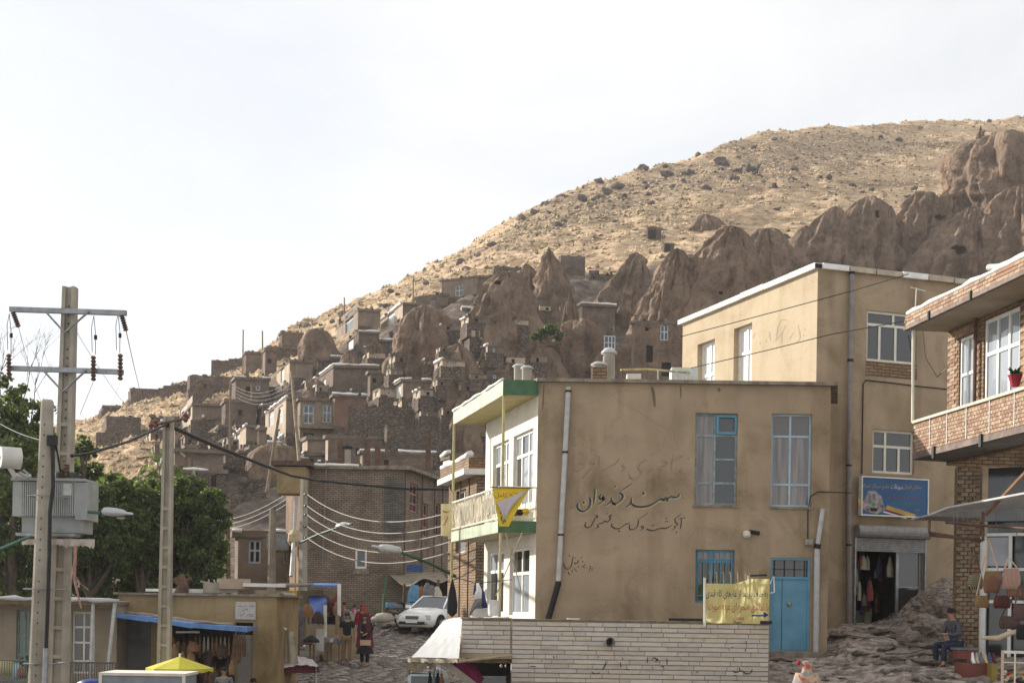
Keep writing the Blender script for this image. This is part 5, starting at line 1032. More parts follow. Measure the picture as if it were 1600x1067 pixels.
# balcony parapet: body, brick skin, coping, steel edge
par = thing('brick_balcony', 'brick faced balcony parapet of the right hand building', 'balcony', tuple(pf.p(0, zp0, 0)))
bpar = rb
m = MB(); m.fbox(pf, 0, LEN, zp0, zp1 - .02, -.12, 0); m.build('parapet', brick_lit, par)
ns_ = lay_bricks(pf, 0, 5.0, zp0 + .01, zp1 - .03, .115, .068, .012, bmats, par, .012, 280)
m = MB(); m.fbox(pf, -.02, LEN, zp1 - .02, zp1 + .035, -.16, .04); m.build('coping', mat('pale_coping', (.55, .50, .43), (.42, .38, .31), 5, .8), par)
for s in (.75, 1.5, 2.3, 3.2, 4.1): q = MB(); q.fbox(pf, s, s + .03, zp0 + .02, zp1 - .03, .014, .022); q.build('joint_strip', pipe, par)
m = MB(); m.fbox(pf, -.03, LEN, zp0 - .12, zp0 - .002, -.10, .025); m.build('steel_edge', mat('brown_beam', (.20, .15, .12), (.11, .08, .065), 5, .7), par)
for s in (.95, 2.9): q = MB(); q.fbox(pf, s, s + .09, zp0 - .20, zp0 + .03, .026, .06); q.build('clamp', black, par)
m = MB(); m.hexa([pf.p(-.02, zp0 - .13, -.01), pf.p(LEN, zp0 - .13, -.01), wf.p(LEN, zp0 - .13, -.2), wf.p(-.02, zp0 - .13, -.2)], [pf.p(-.02, zp0 - .002, -.122), pf.p(LEN, zp0 - .002, -.122), wf.p(LEN, zp0 - .002, -.2), wf.p(-.02, zp0 - .002, -.2)]); m.build('balcony_floor', mat('dark_soffit', (.16, .14, .12), (.10, .09, .08), 3, .9), par)
m = MB(); e2 = fr2(wf.p(0, 0), pf.p(0, 0)); m.fbox(e2, 0, e2.L, zp0, zp1 - .02, -.10, -.002); m.build('parapet_end', brick_lit, par)
# eave
Ef = P(1414, 505, 28.2); ef = Fr((Ef.x, Ef.y), dR)
ev = rb
m = MB(); m.hexa([ef.p(0, ze0, 0), ef.p(LEN, ze0, 0), ef.p(LEN, ze0, -4), ef.p(0, ze0, -4)], [ef.p(0, ze0 + .05, 0), ef.p(LEN, ze0 + .05, 0), ef.p(LEN, ze0 + .05, -4), ef.p(0, ze0 + .05, -4)]); m.build('soffit', mat('plaster_soffit', (.36, .31, .24), (.28, .24, .18), 2, .9), rb)
m = MB(); m.fbox(ef, -.02, LEN, ze0 - .005, ze0 + .07, -.06, .02); m.build('eave_beam', MATS['brown_beam'], rb)
lay_bricks(ef, 0, 5.2, ze0 + .075, ze1 + .10, .21, .07, .012, bmats, rb, .016, 40); m = MB(); m.fbox(ef, 0, LEN, ze0 + .07, ze1 + .08, -.2, 0); m.build('eave_fascia', brick_lit, rb)
m = MB(); lumpy(m, [ef.p(0, ze1 + .11, -.05), ef.p(LEN, ze1 + .11, -.05)], .06, rnd, .35); m.build('roof_edge', whitesheet, rb, smooth=True)
m = MB(); m.prism([(p.x, p.y) for p in (ef.p(0, 0, -.05), ef.p(LEN, 0, -.05), ef.p(LEN, 0, -5), ef.p(0, 0, -5))], ze1 + .08, ze1 + .10); m.build('roof', roofmud, rb)
for s in (1.15, 2.9): q = MB(); q.fbox(ef, s, s + .06, ze0 - .03, ze0 + .14, .021, .05); q.build('clamp', black, rb)
dp = thing('drainpipe', 'dark drainpipe between the two white windows of the brick building', 'pipe', tuple(wf.p(2, zp1, .1)))
a = wf.hit(1531, 470)[0]; q = MB(); q.tube([wf.p(a, ze0, .08), wf.p(a, zp0, .08)], .035, 8); q.build('downpipe', rust, dp)
q = MB(); q.tube([P(1545, 418, 25), P(1600, 416, 24)], .06, 10); tag(q.build('roof_gutter_pipe', pipe), 'grey pipe end lying across the brick building roof edge', 'pipe')
dp = tag((lambda q: (q.tube([P(1427, 516, 28.1), P(1426, 660, 28.1)], .03, 8), q.build('downpipe', cream))[1])(MB()), 'cream downpipe hanging from the far eave corner to the balcony', 'pipe')
fp = thing('flower_pot', 'red cloth covered pot on the balcony coping', 'pot', tuple(P(1585, 600, 24.6))); q = MB(); q.lathe(P(1586, 604, 24.2), [(.07, 0), (.12, .18), (.13, .2)], 10); q.build('pot', mat('red_cloth', (.35, .03, .05), (.2, .02, .03), 6, .8), fp)
q = MB(); 
for k in range(14): a_ = rnd.uniform(0, 6.28); p_ = P(1586, 604, 24.2) + V((0, 0, .2)); e_ = p_ + V((.14 * math.cos(a_), .14 * math.sin(a_), rnd.uniform(.03, .15))); q.quad(p_, p_.lerp(e_, .6) + V((.03, 0, 0)), e_, p_.lerp(e_, .6) - V((.03, 0, 0)))
q.build('foliage', mat('pot_leaves', (.05, .08, .03), None, 5), fp)
cable([wf.p(.02, wf.hit(1481, 575)[1], .02), tr.p(*tr.hit(1460, 590), .1), tr.p(*tr.hit(1440, 560), .15), tr.p(*tr.hit(1434, 520), .2)], .012, wirepale, 'drooping pale cable from the eave corner to the brick wall')
# ground floor: rough brick pier, white shop frames, glass
pier = thing('brick_pier', 'rough sand coloured brick pier under the balcony', 'pier', tuple(P(1500, 1000, 28.4)))
pa = P(1494, 900, 28.6); pr = Fr((pa.x, pa.y), V((1, -.25, 0))); m = MB(); m.wall(pr, 0, .45, -1.6, zp0 - .13); m.wall(fr2(pr.p(.0, 0, -1.0), pr.p(0, 0)), 0, 1.0, -1.6, zp0 - .13); m.build('core', brick_lit, pier)
rbm = [mat('pier_brick_' + k_, c_, None, 8, .95, .004, 30) for k_, c_ in (('mud', (.25, .19, .125)), ('tan', (.30, .235, .155)), ('dun', (.27, .21, .15)), ('red', (.26, .17, .12)), ('stained', (.19, .15, .10)))]
lay_bricks(pr, 0, .45, -1.5, zp0 - .2, .15, .085, .02, rbm, pier, .03, 280)
gw = pr.off(-.05); sA, _ = gw.hit(1531, 900)
m = MB(); G = Fr((gw.p(sA, 0).x, gw.p(sA, 0).y), V((1, -.55, 0)))
sf = thing('shop_glazing', 'white framed glazed shop front hung with bags under the awning', 'shop front', tuple(G.p(0, -1, 0)))
ztop = zp0 - .2
q = MB(); q.fbox(G, 0, .12, -1.6, 1.6, -.1, .02); q.build('frame_post', white, sf)
for s in (.55, 1.1, 1.9): q = MB(); q.fbox(G, s, s + .06, -1.6, 1.6, -.08, .0); q.build('frame_post', white, sf)
for z in (.25, .9, 1.6): q = MB(); q.fbox(G, .12, 3.2, z, z + .06, -.07, .01); q.build('frame_rail', white, sf)
q = MB(); q.fbox(G, .12, .55, 1.0, 1.58, -.06, -.03); q.build('panel', mat('pale_grey_panel', (.45, .46, .50), None, 3, .5), sf)
q = MB(); q.fbox(G, .1, 3.2, -1.6, ztop, -.4, -.2); q.build('pane', glassmat('dark_shop_glass', (.03, .032, .035), .1), sf)
q = MB(); q.fbox(G, -.05, 3.3, 1.9, 2.15, -.12, .05); q.build('lintel', mat('grey_lintel', (.22, .23, .23), None, 3, .7), sf)
q = MB(); q.fbox(G, -.12, .0, 1.6, ztop, -.12, .04); q.build('frame_post', MATS['brown_beam'], sf)

# ------------------------------------------------------------------ middle brick building
mb = thing('brick_house', 'big brown two storey brick building at the bend of the street', 'building', tuple(P(540, 955, 62)))
a, b, c = P(467, 950, 62), P(629, 950, 62), P(702, 950, 70)
b = V((b.x, 62.0, 0)); F1 = fr2(a, b); rx = ray(704, 760)[0]; d = V((.20, 1, 0)); t_ = (rx * b.y - b.x) / (d.x - rx * d.y); cc = b + d * t_; F2 = fr2(b, cc)
ztm = P(540, 733, 62).z
o1 = opening(F1, 555, 573, 857, 888)
o2 = opening(F2, 641, 653, 754, 802); o3 = opening(F2, 660, 668, 785, 840); o4 = opening(F2, 679, 687, 785, 838)
m = MB(); m.wall(F1, 0, F1.L, -1.2, ztm, [o1], .12, 0); m.wall(F2, 0, F2.L, -1.2, ztm, [o2, o3, o4], .15, 0)
bk_ = a + V((-1.6, 6, 0)); m.wall(fr2(bk_, a), 0, fr2(bk_, a).L, -1.2, ztm, (), .1, 1); m.wall(fr2(cc, bk_), 0, fr2(cc, bk_).L, -1.2, ztm); m.build('wall', [brick_far, brick_lit], mb)
m = MB(); ov = [a + V((-.3, -.2, 0)), b + V((-2.0, -.2, 0)), b + V((.3, -.35, 0)), cc + V((.4, 0, 0)), bk_]; m.prism([(p.x, p.y) for p in ov], ztm, ztm + .16); m.build('roof', slabmat, mb)
m = MB(); lumpy(m, [V((p.x, p.y, ztm + .17)) for p in ov[:2]], .06, rnd, .4); m.build('roof_edge', whitesheet, mb, smooth=True)
window(F1, *o1, mb, [(0, 1, 0, 1)], white, glass, fw=.09, rec=.05); q = MB(); q.fbox(F1, o1[0] - .1, o1[1] + .1, o1[2] - .25, o1[2] - .01, -.02, .05); q.build('sill', slabmat, mb)
redwin = mat('red_frame_paint', (.42, .20, .17), (.30, .14, .12), 5, .7)
for o_ in (o2, o3, o4): window(F2, *o_, mb, simple_panes([0, .5, 1], [0, .3, .65, 1]), redwin, glass, fw=.08, rec=.08, sep=False)
for s in (.06, F2.L * .35, F2.L * .62, F2.L * .8): q = MB(); q.fbox(F2, s, s + .07, -1.0, ztm, .005, .035); q.build('corner_strip', rust, mb)
s_, z_ = F1.hit(601, 745); q = MB(); q.fbox(F1, s_, F1.L - .02, F1.hit(601, 838)[1], F1.hit(601, 745)[1], .003, .05); q.build('grey_brick_panel', brickmat('grey_brick', (.22, .20, .17), (.15, .135, .12), (.08, .07, .06), .24, .085), mb)
s_, z_ = F1.hit(510, 730); q = MB(); q.tube([F1.p(s_, ztm + .1, .08), F1.p(s_ - .1, F1.hit(500, 880)[1], .08)], .035, 6); tag(q.build('downpipe', MATS['brown_grey_pipe']), 'thin brown downpipe on the front of the big brick building', 'pipe')
# sunken upper bay and overhanging box on the left corner
q = MB(); p_ = P(459, 752, 61.5); q.box(p_, (1.25, 1.4, 1.15)); tag(q.build('wall_box', ochre), 'ochre box room jutting from the upper left corner of the brick building', 'box room')
q = MB(); q.box(p_ + V((0, 0, .72)), (1.7, 1.8, .2)); tag(q.build('rusty_sheet', rust), 'dark rusty sheet roof over the jutting ochre box room', 'roof sheet')
q = MB(); q.tube([P(463, 775, 61), P(460, 830, 61), P(455, 900, 60)], .08, 8); tag(q.build('downpipe', pipe), 'pale downpipe under the jutting ochre box room', 'pipe')
# rusty posts and pipes on the roof
for i, (px, y0) in enumerate([(532, 690), (574, 688), (590, 696), (669, 682)]):
    Yp = 64 if px < 600 else 66; q = MB(); w_ = .12; p0, p1 = P(px, 734, Yp), P(px, y0, Yp); q.hexa([p0 + V((x * w_, y * w_, 0)) for x, y in ((-1, -1), (1, -1), (1, 1), (-1, 1))], [p1 + V((x * w_, y * w_, 0)) for x, y in ((-1, -1), (1, -1), (1, 1), (-1, 1))])
    tag(q.build('steel_column', rust), ['bare rusty steel column on the brick roof, first from the left', 'rusty steel column on the brick roof right of the vent pipe', 'shorter rusty steel column beside the second one on the brick roof', 'tallest rusty steel column near the right end of the brick roof'][i], 'column')
vp = thing('vent_pipe', 'pale vent pipe with a dark cap on the brick building roof', 'pipe', tuple(P(543, 730, 64))); q = MB(); q.tube([P(543, 732, 64), P(543, 702, 64)], .15, 10); q.build('pipe', concrete, vp); q = MB(); q.lathe(P(543, 701, 64), [(.25, 0), (.25, .1), (.02, .22)], 10); q.build('cap', black, vp)
# shop awning and goods at the right side of the brick building
aw = thing('shop_awning', 'dirty brown awning sloping over the stall beside the brick building', 'awning', tuple(P(640, 900, 60)))
q = MB(); A_, B_, C_, D_ = P(606, 896, 62.5), P(690, 893, 64), P(700, 905, 58), P(625, 912, 58); q.grid(lambda u, v: A_.lerp(B_, u).lerp(D_.lerp(C_, u), v) - V((0, 0, .12 * math.sin(u * 3.14 * 3) * v)), 18, 4); q.build('cloth', mat('dirty_canvas', (.30, .25, .18), (.18, .15, .11), 3, .9), aw, smooth=True)
for p0, p1 in ((P(602, 900, 58), P(598, 972, 58)), (P(632, 912, 58), P(630, 958, 58)), (P(685, 905, 58), P(684, 958, 58))): q = MB(); q.tube([p0, p1], .06, 8); q.build('post', green if p0.x < -5 else rust, aw)
q = MB(); fr = fr2(P(640, 940, 61), P(700, 940, 61)); q.fbox(fr, 0, fr.L, fr.hit(650, 965)[1], fr.hit(650, 900)[1], -.2, -.1); tag(q.build('shop_recess', dark), 'dark shop recess under the dirty awning', 'shop opening')  # dark slab stands in for the shade of the shop
q = MB(); fr = fr2(P(634, 940, 61.2), P(660, 940, 61.2)); q.fbox(fr, 0, fr.L, fr.hit(650, 893)[1], fr.hit(650, 882)[1], 0, .08); tag(q.build('small_sign', mat('deep_blue', (.05, .10, .22), None, 5)), 'small deep blue signboard above the dirty awning', 'sign')
gr = random.Random(9)
clothm = [mat('sky_blue_cloth', (.16, .32, .45), (.10, .22, .33), 4, .9), mat('grey_cloth', (.20, .20, .21), (.12, .12, .13), 4, .9), mat('rust_cloth', (.30, .13, .07), (.2, .08, .05), 4, .9), mat('cream_cloth', (.5, .45, .36), (.36, .32, .25), 4, .9), mat('maroon_cloth', (.14, .03, .045), (.08, .02, .03), 4, .9), mat('black_cloth', (.02, .02, .022), None, 4, .9)]
for i, (px, y, h, k, nm) in enumerate([(645, 908, 28, 0, 'sky blue shawl hanging at the left of the dirty awning'), (651, 910, 24, 0, 'second blue shawl beside the sky blue one'), (659, 912, 22, 2, 'rust coloured cloth hanging in the middle of the stall'), (668, 906, 26, 1, 'grey shirt hanging near the right of the stall'), (675, 910, 26, 1, 'second grey shirt at the right of the stall'), (683, 912, 20, 3, 'cream cloth hanging by the stall post')]):
    q = P(px, y, 57.5); fr = fr2(q, q + V((1, 0, 0))); garment(None, fr, 0, q.z, 0, .42, h / F * 57.5, clothm[k], nm, 'hanging_garment', 'garment')
q = MB(); p_ = P(650, 955, 57.5); q.box(p_ + V((0, 0, -.1)), (2.6, .9, .5)); tag(q.build('goods_bench', MATS['rubble_stone']), 'low stone bench of goods under the dirty awning', 'bench')
for i in range(16): q = MB(); s_ = gr.uniform(.1, .22); q.box(p_ + V((gr.uniform(-1.2, 1.2), gr.uniform(-.4, .4), .15 + s_ / 2)), (s_ * 1.6, s_, s_), gr.random()); tag(q.build('packet', gr.choice(clothm + [whitesheet, yellowish])), 'small packet of goods on the stone bench', 'packet', 'packets on the stone bench')
for i, (px, y, r) in enumerate([(600, 964, .42), (604, 972, .36), (590, 967, .3)]):
    q = MB(); q.lathe(P(px, y, 57), [(.1, -r * .5), (r, -r * .45), (r * 1.05, 0), (r * .7, r * .35), (.08, r * .45)], 12); tag(q.build('sack', mat('pale_sack', (.42, .38, .32), (.3, .27, .22), 5, .9), smooth=True), ['large pale sack by the corner of the brick building', 'lower pale sack leaning on the large one', 'flattened sack left of the other two'][i], 'sack')
# ------------------------------------------------------------------ small house left of it
hs, f1_, f2_, z1_ = H('small two window brick house behind the stalls with a white roof line', 366, 371, 466, 838, 925, 68, brick_far, mat('tan_render', (.27, .205, .15), (.20, .15, .11), 2, .95, .02, 8), [('F', 388, 407, 843, 880), ('F', 441, 453, 858, 880)], edge='F', name='small_house', frontd=0, over=.3)
q = MB(); fr = fr2(P(404, 850, 67), P(470, 850, 66)); a, z = fr.hit(428, 862); b, z2 = fr.hit(468, 842); q.fbox(fr, a, b, z, z2, .0, 1.0); tag(q.build('wooden_balcony', wood), 'dark plank balcony box between small house and brick building', 'balcony')
q = MB(); q.tube([P(424, 930, 62), P(426, 795, 62)], [.20, .15], 8); tag(q.build('utility_pole', mat('concrete_pole_far', (.30, .25, .19), (.22, .18, .14), 3, .9)), 'short tan concrete pole in front of the small brick house', 'pole')
q = MB(); q.box(P(434, 846, 63), (.9, .5, .7)); tag(q.build('meter_box', steel), 'grey louvred box hung beside the short tan pole', 'box')
q = MB(); q.lathe(P(461, 842, 61), [(.2, -.3), (.32, -.1), (.3, .2), (.15, .4)], 10); tag(q.build('water_jar', mat('amber_plastic', (.5, .38, .22), None, 4, .5)), 'amber jar standing on the plank balcony', 'jar')
# ------------------------------------------------------------------ neighbour brick house behind the balcony
nb_ = thing('brick_house', 'narrow brick house squeezed behind the green balcony', 'building', tuple(P(742, 960, 38)))
C_ = P(742, 950, 38); C_ = V((C_.x, 38, 0)); d = V((-.26, 1, 0)); rx = ray(701, 800)[0]; t_ = (rx * C_.y - C_.x) / (d.x - rx * d.y); Fa = C_ + d * t_; N1 = fr2(Fa, C_); N2 = fr2(C_, C_ + V((3, .2, 0)))
zn = P(742, 742, 38).z; n1 = opening(N1, 713, 728, 768, 800); n2 = opening(N1, 712, 727, 838, 862)
m = MB(); m.wall(N1, 0, N1.L, -1.6, zn, [n1, n2], .12, 0); m.wall(N2, 0, 3, -1.6, zn, (), .1, 1); e_ = Fa + V((3, .2, 0)); m.wall(fr2(C_ + V((3, .2, 0)), e_), 0, fr2(C_ + V((3, .2, 0)), e_).L, -1.6, zn); m.wall(fr2(e_, Fa), 0, 3, -1.6, zn); m.build('wall', [brick_lit, brick_far], nb_)
m = MB(); m.prism([(p.x, p.y) for p in (Fa + V((-.35, 0, 0)), C_ + V((-.35, -.2, 0)), C_ + V((3, 0, 0)), e_)], zn, zn + .16); m.build('roof', whitesheet, nb_)
m = MB(); m.fbox(N1, -.1, N1.L + .1, zn + .162, zn + .5, -.5, .25); m.build('parapet', brick_lit, nb_); m = MB(); lumpy(m, [N1.p(-.1, zn + .52, .22), N1.p(N1.L + .1, zn + .52, .22)], .09, rnd, .4); m.build('roof_edge', whitesheet, nb_, smooth=True)
window(N1, *n1, nb_, simple_panes([0, .5, 1], [0, 1]), white, glass, fw=.06, sep=False); window(N1, *n2, nb_, [(0, 1, 0, 1)], white, gl, fw=.06, sep=False)
for s in (N1.L * .45, N1.L * .75): q = MB(); q.fbox(N1, s, s + .05, -1.6, zn, .004, .03); q.build('wall_strip', rust, nb_)
# street lamps
lampgrey = mat('lamp_head_grey', (.50, .50, .49), (.40, .40, .39), 5, .4); lampgreen = mat('lamp_arm_green', (.06, .14, .10), None, 5, .5)
def street_lamp(a, b, head, L_, label, r=.04):
    t = thing('street_lamp', label, 'street lamp', tuple(a)); q = MB(); q.tube([a, a.lerp(b, .5) + V((0, 0, .04)), b], r, 8); q.build('arm', lampgreen, t)
    d = (head - b).normalized(); up = V((0, 0, 1)); sd = d.cross(up).normalized(); up = sd.cross(d)
    def fn(u, v):
        w_ = L_ * .2 * (.35 + .65 * math.sin(min(1, u * 1.15 + .12) * math.pi) ** .5 if 0 < u < 1 else .12); an = v * 2 * math.pi; return b + d * (L_ * u) + sd * w_ * math.cos(an) + up * (w_ * .8 * math.sin(an) * (1 if math.sin(an) > 0 else .7) + .02)
    q = MB(); q.grid(fn, 14, 14); q.build('head', lampgrey, t, smooth=True); q = MB(); c_ = b + d * L_ * .62 - up * L_ * .09; q.lathe(c_, [(.02, -L_ * .07), (L_ * .12, -L_ * .04), (L_ * .15, 0)], 12); q.build('lens', mat('lamp_lens', (.45, .42, .36), None, 5, .2), t); return t
street_lamp(P(468, 848, 57.8), P(528, 824, 56), P(558, 817, 55), .95, 'street lamp on a green arm reaching out from the concrete pole by the brick building', .05)
street_lamp(P(712, 900, 37.6), P(628, 863, 36), P(585, 855, 36), .80, 'street lamp on a dark green arm low beside the yellow post')
street_lamp(P(118, 805, 26.3), P(158, 801, 26), P(210, 805, 26), .60, 'grey street lamp on a pale arm right of the transformer', .03)
# concrete pole by the brick building with five pale wires
pc = thing('concrete_pole', 'concrete pole standing against the left corner of the brick building', 'pole', tuple(P(470, 910, 58))); q = MB(); q.tube([P(473, 925, 58), P(475, 745, 58)], [.19, .15], 4); q.build('shaft', concrete, pc)
for i, y in enumerate((772, 790, 804, 822, 840)):
    q = MB(); c_ = P(478, y, 57.7); q.tube([P(474, y, 58), c_], .05, 6); q.build('insulator', black, pc)
    e_ = P(704, (800, 818, 831, 846, 862)[i], 38); a_ = P(480, y, 57.6); pts = [a_.lerp(e_, k / 24) - V((0, 0, 4 * .62 * (k / 24) * (1 - k / 24))) for k in range(25)]
    cable(pts, .017, wirepale, ['topmost', 'second', 'middle', 'fourth', 'lowest'][i] + ' of five pale sagging wires running from the brick building to the right')
# ------------------------------------------------------------------ long low building on the left
ll = thing('low_building', 'low pale rendered building with tall barred windows behind the transformer pole', 'building', tuple(P(90, 1060, 38)))
YL = 38; g0 = P(-160, 950, YL); g1 = P(183, 950, YL); LFR = Fr((g0.x, YL), (1, 0)); z0 = -3.4; zr = LFR.hit(90, 944)[1]; s_end = LFR.hit(183, 950)[0]
w1 = opening(LFR, 26, 46, 952, 1052); w2 = opening(LFR, 113, 147, 955, 1052)
m = MB(); m.wall(LFR, 0, s_end, z0, zr, [w1, w2], .14); m.wall(fr2(LFR.p(s_end, 0), LFR.p(s_end, 0, -5)), 0, 5, z0, zr); m.wall(fr2(LFR.p(0, 0, -5), LFR.p(0, 0)), 0, 5, z0, zr); m.build('wall', mat('greyish_render', (.33, .275, .21), (.26, .21, .15), 1.2, .95, .01, 12, streak=.22), ll)
m = MB(); m.fbox(LFR, -.3, s_end + .05, zr + .001, zr + .09, -5, .8); m.build('roof', wood, ll)
m = MB(); m.fbox(LFR, -.3, s_end + .05, zr + .092, zr + .12, -5, .84); lumpy(m, [LFR.p(-.3, zr + .14, .86), LFR.p(s_end + .3, zr + .14, .86)], .07, rnd, .3); m.build('roof_sheet', mat('dull_white_sheet', (.52, .51, .50), (.38, .37, .36), 3, .7), ll, smooth=True)
m = MB(); m.fbox(LFR, -.3, s_end, zr - .06, zr - .001, -.0, .7); m.build('eave_board', wood, ll)
window(LFR, *w1, ll, simple_panes([0, .55, 1], [0, .3, .6, .8, 1]), mat('green_grey_frame', (.20, .27, .24), None, 5, .6), glassmat('green_tinted_glass', (.06, .075, .04)), fw=.05, rec=.08)
window(LFR, *w2, ll, simple_panes([0, .5, .8, 1], [0, .2, .5, .75, 1]), cream, glass, fw=.05, rec=.08)
for i, (x, y0, y1, x2) in enumerate([(146, 936, 1067, 141), (180, 938, 1060, 167)]):
    q = MB(); q.tube([P(x2, y1, YL - 1.0), P(x, y0, YL - .75)], .05, 8); tag(q.build('steel_prop', pipe), ['upright grey steel prop under the eave of the low building', 'slanting grey steel prop at the right end of the low eave'][i], 'prop')
def fence(px0, px1, y0, y1, Y, n_, mtl, label):
    t = thing('railing', label, 'railing', tuple(P(px0, y1, Y))); fr = fr2(P(px0, y0, Y), P(px1, y0, Y)); zt_, zb_ = fr.hit(px0, y0)[1], fr.hit(px0, y1)[1]
    for z in (zt_, zb_): q = MB(); q.tube([fr.p(0, z), fr.p(fr.L, z)], .022, 6); q.build('rail', mtl, t)
    for i in range(n_ + 1): s = fr.L * i / n_; q = MB(); q.tube([fr.p(s, zb_), fr.p(s, zt_)], .013, 5); q.build('bar', mtl, t)
    return t
fence(-20, 42, 1030, 1063, YL - 1.4, 16, mat('dull_green_rail', (.15, .19, .17), None, 5, .6), 'dull green barred railing at the bottom left corner')
fence(98, 180, 1034, 1085, YL - 1.2, 20, mat('dark_rail', (.13, .115, .10), None, 5, .6), 'dark barred railing right of the transformer poles')
for i, (px, y, w_, h_, k, nm) in enumerate([(8, 1040, .55, .42, 'yellow_paint', 'yellowish bundle behind the green railing'), (26, 1046, .3, .4, 'pale_blue_paint', 'pale blue bundle behind the green railing'), (34, 1048, .3, .3, 'rust_cloth', 'rust coloured bundle behind the green railing')]):
    q = MB(); q.lathe(P(px, y, YL - .7), [(w_ * .4, -h_ * .6), (w_ * .5, -h_ * .2), (w_ * .45, h_ * .2), (w_ * .2, h_ * .45)], 10); tag(q.build('bundle', MATS[k], smooth=True), nm, 'bundle')
# ochre shop building to its right
YO = 39.0; so = thing('ochre_shop', 'low ochre plastered shop building with a blue edged awning', 'building', tuple(P(300, 1060, YO)))
OF = Fr((P(184, 950, YO).x, YO), (1, 0)); se = OF.hit(432, 950)[0]; zro = OF.hit(300, 930)[1]
oo = opening(OF, 262, 366, 976, 1090); od = opening(OF, 362 + 6, 394, 972, 1080); oo = (oo[0], oo[1], -3.3, oo[3]); od = (od[0], od[1], -3.3, od[3])
m = MB(); m.wall(OF, 0, se, -3.4, zro, [oo, od], .2); m.wall(fr2(OF.p(se, 0), OF.p(se, 0, -4)), 0, 4, -3.4, zro); m.wall(fr2(OF.p(0, 0, -4), OF.p(0, 0)), 0, 4, -3.4, zro); m.build('wall', ochre, so)
m = MB(); m.fbox(OF, -.1, se + .12, zro + .001, zro + .06, -4, .12); m.build('roof_slab', slabmat, so)
q = MB(); a, z = OF.hit(190, 1060); b, z2 = OF.hit(236, 968); q.fbox(OF, a, b, -3.4, z2, .003, .03); q.build('cement_patch', cement, so)
m = MB(); D = -2.6; s0, s1, z0, z1 = oo
m.quad(OF.p(s0, z0, D), OF.p(s1, z0, D), OF.p(s1, z1, D), OF.p(s0, z1, D)); m.quad(OF.p(s0, z0, -.2), OF.p(s0, z0, D), OF.p(s0, z1, D), OF.p(s0, z1, -.2)); m.quad(OF.p(s1, z0, D), OF.p(s1, z0, -.2), OF.p(s1, z1, -.2), OF.p(s1, z1, D)); m.quad(OF.p(s0, z1, D), OF.p(s1, z1, D), OF.p(s1, z1, -.2), OF.p(s0, z1, -.2)); m.build('shop_interior', mat('dim_shop_wall', (.1, .1, .1)), so)
dd = MB(); n_ = 12
door = MB(); door.fbox(OF, od[0], od[1], z0, od[3] - .35, -.18, -.12); do_ = door.build('door', mat('pale_door', (.45, .41, .35), (.36, .32, .27), 4, .6), so)
for i in range(n_): s = od[0] + (od[1] - od[0]) * (i + .5) / n_; q = MB(); q.fbox(OF, s - .008, s + .008, z0, od[3] - .36, -.12, -.10); q.build('rib', MATS['pale_door'], do_)
q = MB(); q.fbox(OF, od[0], od[1], od[3] - .34, od[3], -.18, -.15); q.build('transom', dark, so)
pq = thing('wall_plaque', 'small white plaque with faint writing above the pale ribbed door', 'plaque', tuple(OF.p(*OF.hit(385, 955), .02)))
a, z = OF.hit(368, 967); b, z2 = OF.hit(400, 940); q = MB(); q.fbox(OF, a, b, z, z2, .003, .04); q.build('board', mat('plaque_white', (.52, .48, .43), (.42, .38, .34), 9, .7), pq); of2 = OF.off(.04)
m = MB(); zx = (350, 920, 17.79)
for pts in ([(395, 480), (450, 470), (520, 490), (600, 475)], [(680, 485), (740, 470), (800, 480), (840, 470)], [(400, 730), (410, 760)], [(450, 700), (500, 730), (540, 690), (560, 640)], [(650, 760), (690, 740)], [(760, 690), (830, 700)], [(640, 720), (720, 700), (760, 750), (820, 760)], [(500, 600), (560, 590), (620, 540), (660, 600)]): ribbon(m, of2, pts, 24, .003, zx=zx, wmin=.5)
m.build('lettering', mat('grey_print', (.22, .18, .17), None, 5), pq); 
# blue edged awning in front of the shop
ba = thing('blue_awning', 'long awning with a bright blue edge over the open leather shop', 'awning', tuple(P(270, 975, 37.5)))
q = MB(); bl_ = [P(172, 959, 37.6), P(232, 966, 37.4), P(300, 976, 37.2), P(386, 982, 37.2)]
for a, b in zip(bl_, bl_[1:]): q.hexa([a - V((0, 0, .07)), b - V((0, 0, .09)), b + V((0, 1.6, -.02)), a + V((0, 1.6, -.04))], [a + V((0, 0, .03)), b + V((0, 0, .05)), b + V((0, 1.6, .04)), a + V((0, 1.6, .0))])
q.build('sheet', mat('bright_blue_tarp', (.12, .24, .50), (.09, .18, .38), 4, .5), ba)
q = MB(); lumpy(q, [OF.p(OF.hit(x, 955)[0], OF.hit(x, y)[1], .12) for x, y in ((188, 956), (240, 962), (300, 970), (366, 976))], .075, rnd, .3); q.build('mortar_bead', mat('pale_mortar', (.42, .34, .26), (.3, .24, .18), 7, .9), ba, smooth=True)
bags = [brown, mat('tan_leather', (.28, .14, .065), (.18, .09, .04), 5, .6), mat('dark_leather', (.05, .028, .02), None, 5, .6), mat('ochre_leather', (.34, .20, .09), (.22, .13, .06), 5, .6)]
gr = random.Random(31)
for i in range(34):
    px = gr.uniform(266, 372); y = gr.uniform(984, 1045); q = P(px, y, 38.6 - gr.random() * .8); fr = fr2(q, q + V((1, 0, 0))); garment(None, fr, 0, q.z, 0, gr.uniform(.12, .30), gr.uniform(.25, .6), bags[i % 4], ['brown','tan','dark','ochre'][i % 4] + ' leather bag hanging ' + ('at the left of', 'in the middle of', 'at the right of')[min(2, int((px - 266) / 36))] + ' the shop under the blue edged awning', group='leather goods in the shop under the blue edged awning')
